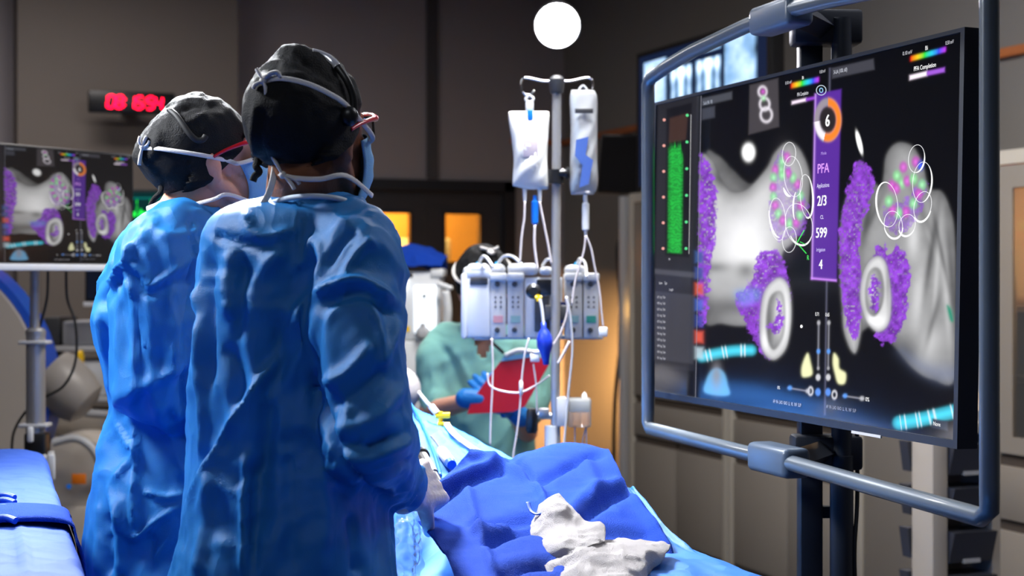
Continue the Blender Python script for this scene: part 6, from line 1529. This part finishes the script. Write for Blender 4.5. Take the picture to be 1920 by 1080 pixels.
st1 = [
 ([(576, 545), (545, 605), (518, 669), (485, 715), (453, 758), (425, 800), (402, 847), (354, 943), (322, 1080)], 26, 0.016, 't'),
 ([(576, 545), (545, 605), (518, 669), (485, 715), (453, 758), (425, 800), (402, 847), (354, 943)], 7, 0.007),
 ([(382, 470), (372, 540), (378, 620), (374, 700), (376, 800), (372, 880)], 6, 0.010), ([(395, 480), (390, 560), (394, 640), (390, 740)], 7, -0.009),
 ([(563, 376), (566, 420), (566, 470), (562, 515)], 3.5, -0.004), ([(556, 376), (559, 430), (559, 500)], 4, 0.003),
 ([(592, 556), (625, 536), (669, 524), (705, 540), (738, 566)], 11, 0.014), ([(600, 575), (640, 556), (680, 548), (715, 566), (745, 600)], 12, -0.012),
 ([(548, 512), (575, 482), (592, 452), (600, 500), (594, 540)], 9, 0.009), ([(610, 500), (640, 455), (672, 430)], 9, -0.009), ([(640, 520), (672, 470), (700, 450)], 8, 0.008),
 ([(587, 640), (586, 700), (593, 751), (612, 800), (635, 847), (655, 885), (690, 925), (730, 938)], 8, -0.018), ([(560, 560), (575, 620), (584, 680), (588, 720)], 12, 0.008),
 ([(690, 560), (712, 620), (716, 680), (735, 640), (748, 600)], 9, 0.010), ([(600, 720), (650, 700), (700, 640)], 12, 0.010), ([(612, 760), (665, 740), (720, 690)], 12, -0.009),
 ([(620, 800), (665, 800), (720, 770), (760, 720)], 13, 0.009), ([(630, 850), (690, 860), (740, 842), (770, 820)], 9, 0.011), ([(650, 890), (700, 896), (750, 880), (780, 860)], 7, -0.009), ([(640, 830), (690, 836), (740, 815)], 8, -0.008),
 ([(540, 600), (520, 680), (505, 760), (495, 850), (492, 1000)], 16, -0.014), ([(470, 540), (500, 500), (530, 470)], 14, 0.009), ([(430, 470), (425, 540), (432, 600)], 16, 0.010), ([(455, 470), (455, 560), (450, 640)], 10, -0.008),
 ([(460, 400), (470, 430), (500, 445), (555, 430)], 9, 0.008), ([(400, 440), (450, 455), (520, 470)], 9, -0.008), ([(620, 400), (660, 425), (710, 470)], 8, 0.006),
 ([(462, 850), (458, 960), (456, 1080)], 7, 0.012), ([(480, 870), (478, 960), (476, 1080)], 8, -0.010), ([(400, 880), (385, 980), (372, 1080)], 12, 0.010), ([(600, 860), (604, 960), (600, 1080)], 16, 0.010), ([(660, 960), (668, 1080)], 12, -0.010), ([(540, 800), (548, 950), (545, 1080)], 14, -0.006),
 ([(500, 760), (545, 700), (570, 640)], 11, 0.008), ([(420, 650), (450, 700), (440, 760)], 12, -0.008)]
make_gown(S1, 'gown', rings, 2.60, sl1, st1, M['gown'], voxel=0.0068, seed=3)
# collar binding, neck ties
ribbon(S1, 'collar_binding', [cp(x, y, d) for x, y, d in ((500, 384, 2.52), (540, 372, 2.49), (590, 368, 2.47), (640, 374, 2.48), (680, 392, 2.52), (700, 410, 2.58), (660, 385, 2.68), (560, 375, 2.72), (500, 380, 2.64), (500, 384, 2.52))], 0.0045, M['gown_edge'], flat=0.8)
ribbon(S1, 'neck_tie', [cp(x, y, d) for x, y, d in ((492, 384, 2.50), (504, 362, 2.50), (512, 335, 2.50), (515, 310, 2.51), (510, 300, 2.53))], 0.0055, M['tie'], flat=0.3)
CR = (0.104, 0.088, 0.093); CC = (-0.016, 0, 0.042)
make_cap(S1, H1, CC, CR, ((0.088, 0.040), (-0.10, -0.066)), [
 ([(505, 100), (560, 92), (600, 100), (640, 130), (660, 170)], 8, 0.006), ([(560, 110), (600, 130), (625, 150)], 6, -0.006), ([(500, 135), (560, 128), (620, 150), (650, 190)], 7, -0.004), ([(480, 190), (475, 250), (482, 300)], 7, 0.006), ([(490, 200), (488, 260), (500, 305)], 6, -0.005), ([(650, 110), (668, 160), (680, 205)], 6, 0.005), ([(640, 130), (655, 170), (666, 205)], 6, -0.006), ([(505, 150), (570, 140), (630, 165)], 6, 0.003)], M['cap'], puff=0.008, seed=2, top_flat=0.010)
ce = (CR[0]+0.007, CR[1]+0.007, CR[2]+0.007)
def onh(Mh, pts, c=CC, e=ce): return [ray_ell(x, y, Mh, c, e) for x, y in pts]
mk = make_mask(S1, H1, M['mask'])
ribbon(mk, 'mask_tie', onh(H1, [(494, 152), (520, 147), (550, 150), (585, 160), (620, 177), (650, 198)])+[H1 @ Vector((0.062, -0.076, 0.000)), H1 @ Vector((0.070, -0.064, -0.012))], 0.0043, M['tie'], flat=0.35)
ribbon(mk, 'mask_tie', [H1 @ Vector((0.070, -0.062, -0.100)), cp(650, 330, 2.475), cp(600, 336, 2.46), cp(555, 334, 2.47), cp(530, 328, 2.49), cp(512, 318, 2.52)], 0.0042, M['tie'], flat=0.35)
def bow(parent, c, rays, m, w=0.0055):
    b = NB()
    for r in rays: tube(b, [c]+[c+Vector(p) for p in r], [w*0.7, w*1.3, w*1.2, w][:len(r)+1], seg=8, smooth=4, flat=0.45)
    ellipsoid(b, c, (0.006, 0.006, 0.006), seg=10, rings=8); return obj('tie_bow', b, m, parent, smooth=True)
kb = onh(H1, [(494, 152)])[0]+Vector((0, -0.004, 0))
bow(mk, kb, [[(-0.006, 0, 0.012), (-0.010, 0, 0.018)], [(-0.012, 0, -0.006), (-0.015, 0, -0.012)], [(0.004, 0, -0.012), (0.004, 0, -0.022)], [(0.012, -0.004, 0.010), (0.022, -0.004, 0.012), (0.026, -0.002, 0.005)]], M['tie'])
kb = cp(530, 328, 2.475); bow(mk, kb, [[(-0.010, 0, 0.018), (-0.016, 0, 0.028)], [(0.012, 0, -0.012), (0.018, 0, -0.022)], [(0.018, 0, -0.006), (0.026, 0, -0.014)]], M['tie'])
make_glasses(S1, H1, mat('red eyewear frame', srgb(210, 20, 40), 0.3, coat=0.5))
# headset band and the cap's rear tie
hs = ribbon(S1, 'headset_band', onh(H1, [(585, 98), (605, 104), (622, 114), (632, 124)]), 0.0068, mat('shiny white headset band', (0.85, 0.85, 0.88), 0.15, metal=0.4), flat=0.4)
ribbon(S1, 'headset_arm', onh(H1, [(632, 124), (650, 150), (662, 180), (664, 210)]), 0.0062, M['black'], flat=0.6, label='black headset arm')
b = NB(); e = onh(H1, [(654, 218)])[0]; ellipsoid(b, e, (0.015, 0.012, 0.016)); obj('ear_piece', b, M['black'], S1, smooth=True)
ribbon(S1, 'cap_tie', [cp(486, 292, 2.56), cp(480, 310, 2.53), cp(486, 322, 2.53), cp(478, 330, 2.53), cp(474, 340, 2.53)], 0.006, M['cap'], flat=0.5)

# ------------------------------------------------------------------ farther surgeon, at the left
B2 = (-0.625, 3.14); Y2 = math.radians(24)
H2 = frame_mat(cp(390, 309, 3.10), math.radians(22), math.radians(13), 0, 1.0)
N2 = Vector((cp(345, 405, 3.12).x, 3.12, 1.525))
S2 = thing('person', 'farther surgeon at left in blue gown, black cap and red glasses in profile', 'person', (B2[0], B2[1], 0), 'cam')
sh2 = cp(300, 490, 3.02); el2 = cp(290, 712, 3.00); wr2 = cp(430, 800, 3.06)
sh2b = Vector((-0.66, 3.31, 1.44)); el2b = Vector((-0.56, 3.42, 1.17)); wr2b = Vector((-0.38, 3.40, 1.08))
h2 = [dict(wrist=wr2, fwd=(0.25, 0.12, -0.02), palm=(0, 0.1, -1), side=-1, curls=(0.3, 0.4, 0.4, 0.5)), dict(wrist=wr2b, fwd=(0.3, 0.05, -0.03), palm=(0, 0, -1), side=1, curls=(0.3, 0.4, 0.45, 0.5))]
build_body(S2, M['skin_light'], 0.0045, base=B2, yaw=Y2, sh_z=1.45, head_M=H2, neck=N2, arms=[(sh2, el2, wr2), (sh2b, el2b, wr2b)], hand_list=h2)
for h, f_ in zip(h2, ((wr2-el2).normalized(), (wr2b-el2b).normalized())):
    b = NB(); hh = dict(h); hh['infl'] = 0.0022; hand_prims(b, **hh)
    w = Vector(h['wrist']); capsule(b, w-f_*0.0, w-f_*0.07, 0.030, 0.033)
    link_mesh('glove', remesh(b, 0.0045, 3, 0.5), M['glove_white'], S2)
rings = [(386, 300, 398, .085), (394, 288, 418, .10), (405, 278, 440, .115), (425, 256, 470, .13), (450, 228, 490, .14), (485, 208, 505, .145), (520, 196, 512, .148), (570, 186, 515, .15), (620, 184, 515, .15), (680, 196, 512, .148), (730, 204, 508, .145), (770, 208, 505, .145), (815, 198, 508, .15), (880, 188, 515, .165), (980, 176, 525, .18), (1080, 168, 530, .19), (1300, 155, 545, .205), (1620, 145, 555, .22)]
sl2 = [[(cp(330, 450, 3.02), 0.075), (cp(300, 490, 2.99), 0.085), (cp(290, 600, 2.98), 0.080), (cp(290, 715, 2.98), 0.075), (cp(400, 788, 3.04), 0.062), (cp(440, 803, 3.06), 0.052)]]
st2 = [
 ([(210, 765), (235, 745), (262, 732), (320, 700), (362, 672), (395, 640), (415, 620)], 22, 0.014, 't'), ([(212, 768), (240, 748), (300, 715), (360, 680), (400, 645)], 6, 0.006),
 ([(208, 540), (225, 505), (240, 490), (250, 455)], 5, 0.012), ([(196, 580), (215, 540), (232, 512)], 10, -0.009), ([(245, 490), (268, 515), (282, 538), (330, 505), (375, 470)], 6, 0.008), ([(250, 505), (275, 550), (300, 545), (350, 520)], 8, -0.007),
 ([(246, 520), (248, 600), (250, 700)], 4, 0.006), ([(198, 600), (206, 680), (214, 760)], 7, -0.010), ([(188, 590), (196, 660), (205, 740)], 5, 0.008), ([(316, 560), (326, 620), (318, 680)], 7, 0.005),
 ([(352, 400), (356, 470), (354, 540)], 3.5, -0.005), ([(365, 450), (366, 520), (372, 580)], 6, 0.007), ([(362, 580), (356, 700), (360, 860), (368, 900)], 5, 0.009), ([(345, 600), (342, 700), (348, 840)], 8, -0.008),
 ([(215, 790), (238, 830), (255, 848), (232, 880), (216, 905)], 6, 0.007), ([(250, 790), (256, 850), (254, 920), (255, 1010)], 5, 0.008), ([(205, 900), (225, 960), (250, 1010), (290, 980), (350, 940), (372, 925)], 6, 0.008),
 ([(270, 920), (310, 932), (350, 925)], 5, 0.008), ([(290, 750), (320, 820), (345, 900)], 12, 0.008), ([(310, 760), (340, 830)], 10, -0.007), ([(230, 930), (226, 1000), (222, 1080)], 9, 0.009), ([(190, 940), (186, 1080)], 7, 0.007), ([(208, 960), (204, 1080)], 7, -0.008), ([(280, 1000), (284, 1080)], 10, -0.007),
 ([(285, 420), (300, 440), (330, 445), (380, 430)], 8, 0.005), ([(300, 405), (270, 440), (232, 480)], 8, 0.006)]
make_gown(S2, 'gown', rings, 3.13, sl2, st2, M['gown'], voxel=0.0075, seed=21)
ribbon(S2, 'collar_binding', [cp(x, y, d) for x, y, d in ((292, 388, 3.07), (320, 384, 3.02), (350, 398, 3.0), (385, 418, 3.01), (412, 436, 3.04), (440, 440, 3.12), (400, 400, 3.22), (330, 385, 3.20), (292, 388, 3.07))], 0.0045, M['gown_edge'], flat=0.8)
ribbon(S2, 'neck_tie', [cp(x, y, d) for x, y, d in ((276, 392, 3.02), (292, 386, 3.0), (306, 380, 3.0), (318, 388, 3.0))], 0.0055, M['tie'], flat=0.4)
CR2 = (0.108, 0.087, 0.092); CC2 = (-0.018, 0, 0.042)
make_cap(S2, H2, CC2, CR2, ((0.092, 0.036), (-0.10, -0.088)), [
 ([(320, 215), (350, 190), (385, 178), (420, 190)], 7, 0.005), ([(330, 215), (365, 200), (400, 205)], 6, -0.005), ([(340, 235), (380, 215), (392, 190)], 5, 0.004), ([(300, 240), (290, 280), (268, 310)], 7, 0.004), ([(420, 200), (445, 230), (460, 255)], 6, 0.004)], M['cap'], puff=0.012, seed=9, top_flat=0.006, slope=0.018)
ce2 = (CR2[0]+0.006, CR2[1]+0.006, CR2[2]+0.006)
mk = make_mask(S2, H2, M['mask'])
ribbon(mk, 'mask_tie', onh(H2, [(266, 278), (290, 278), (320, 282), (360, 288), (400, 295), (430, 302)], CC2, ce2)+[cp(450, 306, 3.04), H2 @ Vector((0.100, -0.050, -0.006))], 0.0043, M['tie'], flat=0.35)
ribbon(mk, 'mask_tie', [H2 @ Vector((0.070, -0.060, -0.100)), cp(430, 365, 3.02), cp(400, 374, 3.01), cp(360, 384, 3.02), cp(320, 391, 3.03), cp(300, 392, 3.06)], 0.0040, M['tie'], flat=0.35)
kb = onh(H2, [(268, 276)], CC2, ce2)[0]+Vector((0, -0.004, 0))
bow(mk, kb, [[(0.004, 0, 0.012), (0.008, 0, 0.020)], [(-0.006, 0, 0.010), (-0.004, 0, 0.020)], [(-0.004, 0, -0.018), (-0.006, 0, -0.034)], [(0.010, 0, 0.004), (0.014, 0, 0.012)]], M['tie'], 0.006)
make_glasses(S2, H2, mat('red and black eyewear frame', srgb(215, 20, 35), 0.3, coat=0.5))
ribbon(S2, 'headset_band', onh(H2, [(318, 206), (330, 216), (342, 232), (355, 250), (368, 262), (380, 262), (386, 254)], CC2, ce2), 0.0058, M['black_matte'], flat=0.7)
b = NB(); e = onh(H2, [(318, 207)], CC2, ce2)[0]; box(b, e, (0.011, 0.006, 0.006), bev=0.002); obj('headset_clip', b, M['chrome'], S2)
b = NB(); e = onh(H2, [(462, 252)], CC2, ce2)[0]; ellipsoid(b, e, (0.004, 0.006, 0.009)); obj('head_lamp', b, M['chrome'], S2, smooth=True)
ribbon(S2, 'cap_tie', [cp(302, 350, 3.04), cp(300, 362, 3.03), cp(290, 372, 3.03), cp(282, 386, 3.03)], 0.0055, M['cap'], flat=0.5)

# ------------------------------------------------------------------ nurse behind the pumps
DN = 5.45; B3 = (cp(908, 0, DN).x, DN+0.02); YN = math.radians(-88)
H3 = frame_mat(cp(905, 545, DN-0.06), math.radians(-92), math.radians(-30), 0, 0.98)
N3 = Vector((cp(906, 620, DN).x, DN+0.01, cp(0, 622, DN).z))
S3 = thing('person', 'nurse in teal scrubs and blue gloves writing on a red clipboard', 'person', (B3[0], B3[1], 0), 'cam')
sh3 = cp(818, 655, DN-0.0); el3 = cp(806, 772, DN-0.06); wr3 = cp(893, 748, DN-0.30)
sh3b = cp(998, 660, DN-0.0); el3b = cp(988, 808, DN-0.10); wr3b = cp(962, 768, DN-0.27)
h3 = [dict(wrist=wr3, fwd=(1.0, -0.12, -0.05), palm=(0.05, 0.9, -0.3), side=1, curls=(0.9, 0.95, 1.0, 1.05), thumb=0.4), dict(wrist=wr3b, fwd=(-0.65, -0.05, 0.65), palm=(-0.1, 0.9, 0.1), side=1, curls=(0.35, 0.4, 0.5, 0.6), thumb=0.5)]
build_body(S3, M['skin_light'], 0.0055, base=B3, yaw=YN, sh_z=1.19, head_M=H3, neck=N3, arms=[(sh3, el3, wr3), (sh3b, el3b, wr3b)], hand_list=h3)
for h in h3:
    b = NB(); hh = dict(h); hh['infl'] = 0.003; hand_prims(b, **hh)
    w = Vector(h['wrist']); f_ = Vector(h['fwd']).normalized(); capsule(b, w+f_*0.02, w-f_*0.035, 0.034, 0.034)
    link_mesh('glove', remesh(b, 0.0045, 3, 0.5), M['glove_blue'], S3)
rings = [(608, 868, 945, .075), (613, 850, 962, .09), (620, 832, 980, .10), (632, 814, 998, .112), (655, 806, 1008, .122), (700, 812, 1004, .128), (760, 822, 1000, .13), (820, 826, 998, .13), (900, 822, 1000, .135), (1000, 812, 1006, .14), (1060, 810, 1008, .14)]
slN = [[(cp(842, 640, DN), 0.062), (cp(824, 662, DN-0.01), 0.072), (cp(814, 735, DN-0.04), 0.060), (cp(818, 758, DN-0.06), 0.057)], [(cp(975, 640, DN), 0.062), (cp(996, 665, DN-0.01), 0.072), (cp(1000, 735, DN-0.05), 0.060), (cp(998, 765, DN-0.07), 0.057)]]
def vneck(co):
    d = co.y; px = CX+co.x/d*FPX; py = HY-(co.z-CAMZ)/d*FPX
    front = co.y < DN-0.01
    return (front and py < 672 and abs(px-906) < (672-py)*0.42) or (py < 616 and abs(px-906) < 34) 
stN = [([(830, 650), (850, 680), (862, 720), (880, 750)], 7, -0.012), ([(850, 655), (872, 690), (890, 740)], 6, 0.008), ([(950, 650), (942, 700), (930, 760)], 7, 0.008), ([(860, 800), (880, 830), (920, 850)], 8, -0.01), ([(985, 660), (972, 700), (968, 750)], 6, -0.010)]
make_gown(S3, 'scrub_top', rings, DN+0.01, slN, stN, M['scrub'], voxel=0.010, seed=40, cuts=vneck, noise=((6, 0.006, 'f'), (14, 0.004, 'r')), thick=0.004)
b = NB(); f3 = Vector((0, -1, 0))
RG = [ell_ring((B3[0], B3[1], z), rx_, ry_, 0, 32) for z, rx_, ry_ in ((0.80, 0.17, 0.135), (0.70, 0.18, 0.14), (0.45, 0.17, 0.12), (0.12, 0.15, 0.10))]
loft(b, [list(r) for r in RG]); obj('scrub_trousers', b, M['scrub'], S3, smooth=True)
make_cap(S3, H3, (-0.018, 0, 0.050), (0.112, 0.095, 0.104), ((0.088, 0.030), (-0.10, -0.055)), [], M['cap'], puff=0.012, seed=15)
cN = (-0.018, 0, 0.050); eN = (0.118, 0.101, 0.110)
mk = make_mask(S3, H3, M['mask'])
ribbon(mk, 'mask_tie', [H3 @ Vector((cN[0]+eN[0]*math.cos(a)*0.98, s*0+eN[1]*math.sin(a)*0.98, cN[2]+0.02)) for a in [math.radians(k) for k in range(30, 331, 30)] for s in (1,)], 0.006, M['tie'], flat=0.4)
kb = H3 @ Vector((0.0, 0.03, cN[2]+eN[2])); bow(mk, kb, [[(-0.018, 0, 0.004), (-0.034, 0, 0.008)], [(0.016, 0, 0.003), (0.028, 0, 0.010)], [(0.0, -0.02, -0.006), (0.01, -0.03, -0.012)]], M['tie'], 0.009)
# clipboard and pen
t = thing('clipboard', 'glossy red clipboard held by the nurse in blue gloves', 'clipboard', cp(955, 715, DN-0.33), 'cam')
pts = [cp(945, 668, DN-0.33), cp(998, 660, DN-0.36), cp(1030, 682, DN-0.36), cp(984, 762, DN-0.36), cp(962, 772, DN-0.35), cp(876, 776, DN-0.33), cp(884, 752, DN-0.33)]
p0_, p1_, p2_ = pts[0], pts[2], pts[5]; nn = (p1_-p0_).cross(p2_-p0_).normalized(); nn = nn if nn.y < 0 else -nn
pts = [p-nn*(p-p0_).dot(nn) for p in pts]
b = NB(); prism(b, pts, -nn*0.006); obj('board', b, M['red'], t)
b = NB(); prism(b, [p+nn*0.002 for p in (pts[0]+(pts[1]-pts[0])*0.0, pts[1], pts[1]+(pts[5]-pts[0])*0.09, pts[0]+(pts[5]-pts[0])*0.09)], nn*0.004); obj('clip', b, mat('pale blue clip', srgb(120, 180, 220), 0.3), t)
b = NB(); c = pts[0]+(pts[1]-pts[0])*0.5+nn*0.006; tube(b, [pts[0]+(pts[1]-pts[0])*0.05+nn*0.005, c+Vector((0, 0, 0.012)), pts[1]+nn*0.005], 0.008, smooth=4); obj('clip_lever', b, M['white_plastic'], t, smooth=True)
b = NB(); tube(b, [cp(921, 638, DN-0.32), cp(924, 643, DN-0.322), cp(943, 661, DN-0.335), cp(945, 663, DN-0.336)], [0.004, 0.0055, 0.0055, 0.002], 10); obj('pen', b, M['black'], origin=cp(934, 650, DN-0.33), label='black pen sticking up from the top of the red clipboard', cat='pen')
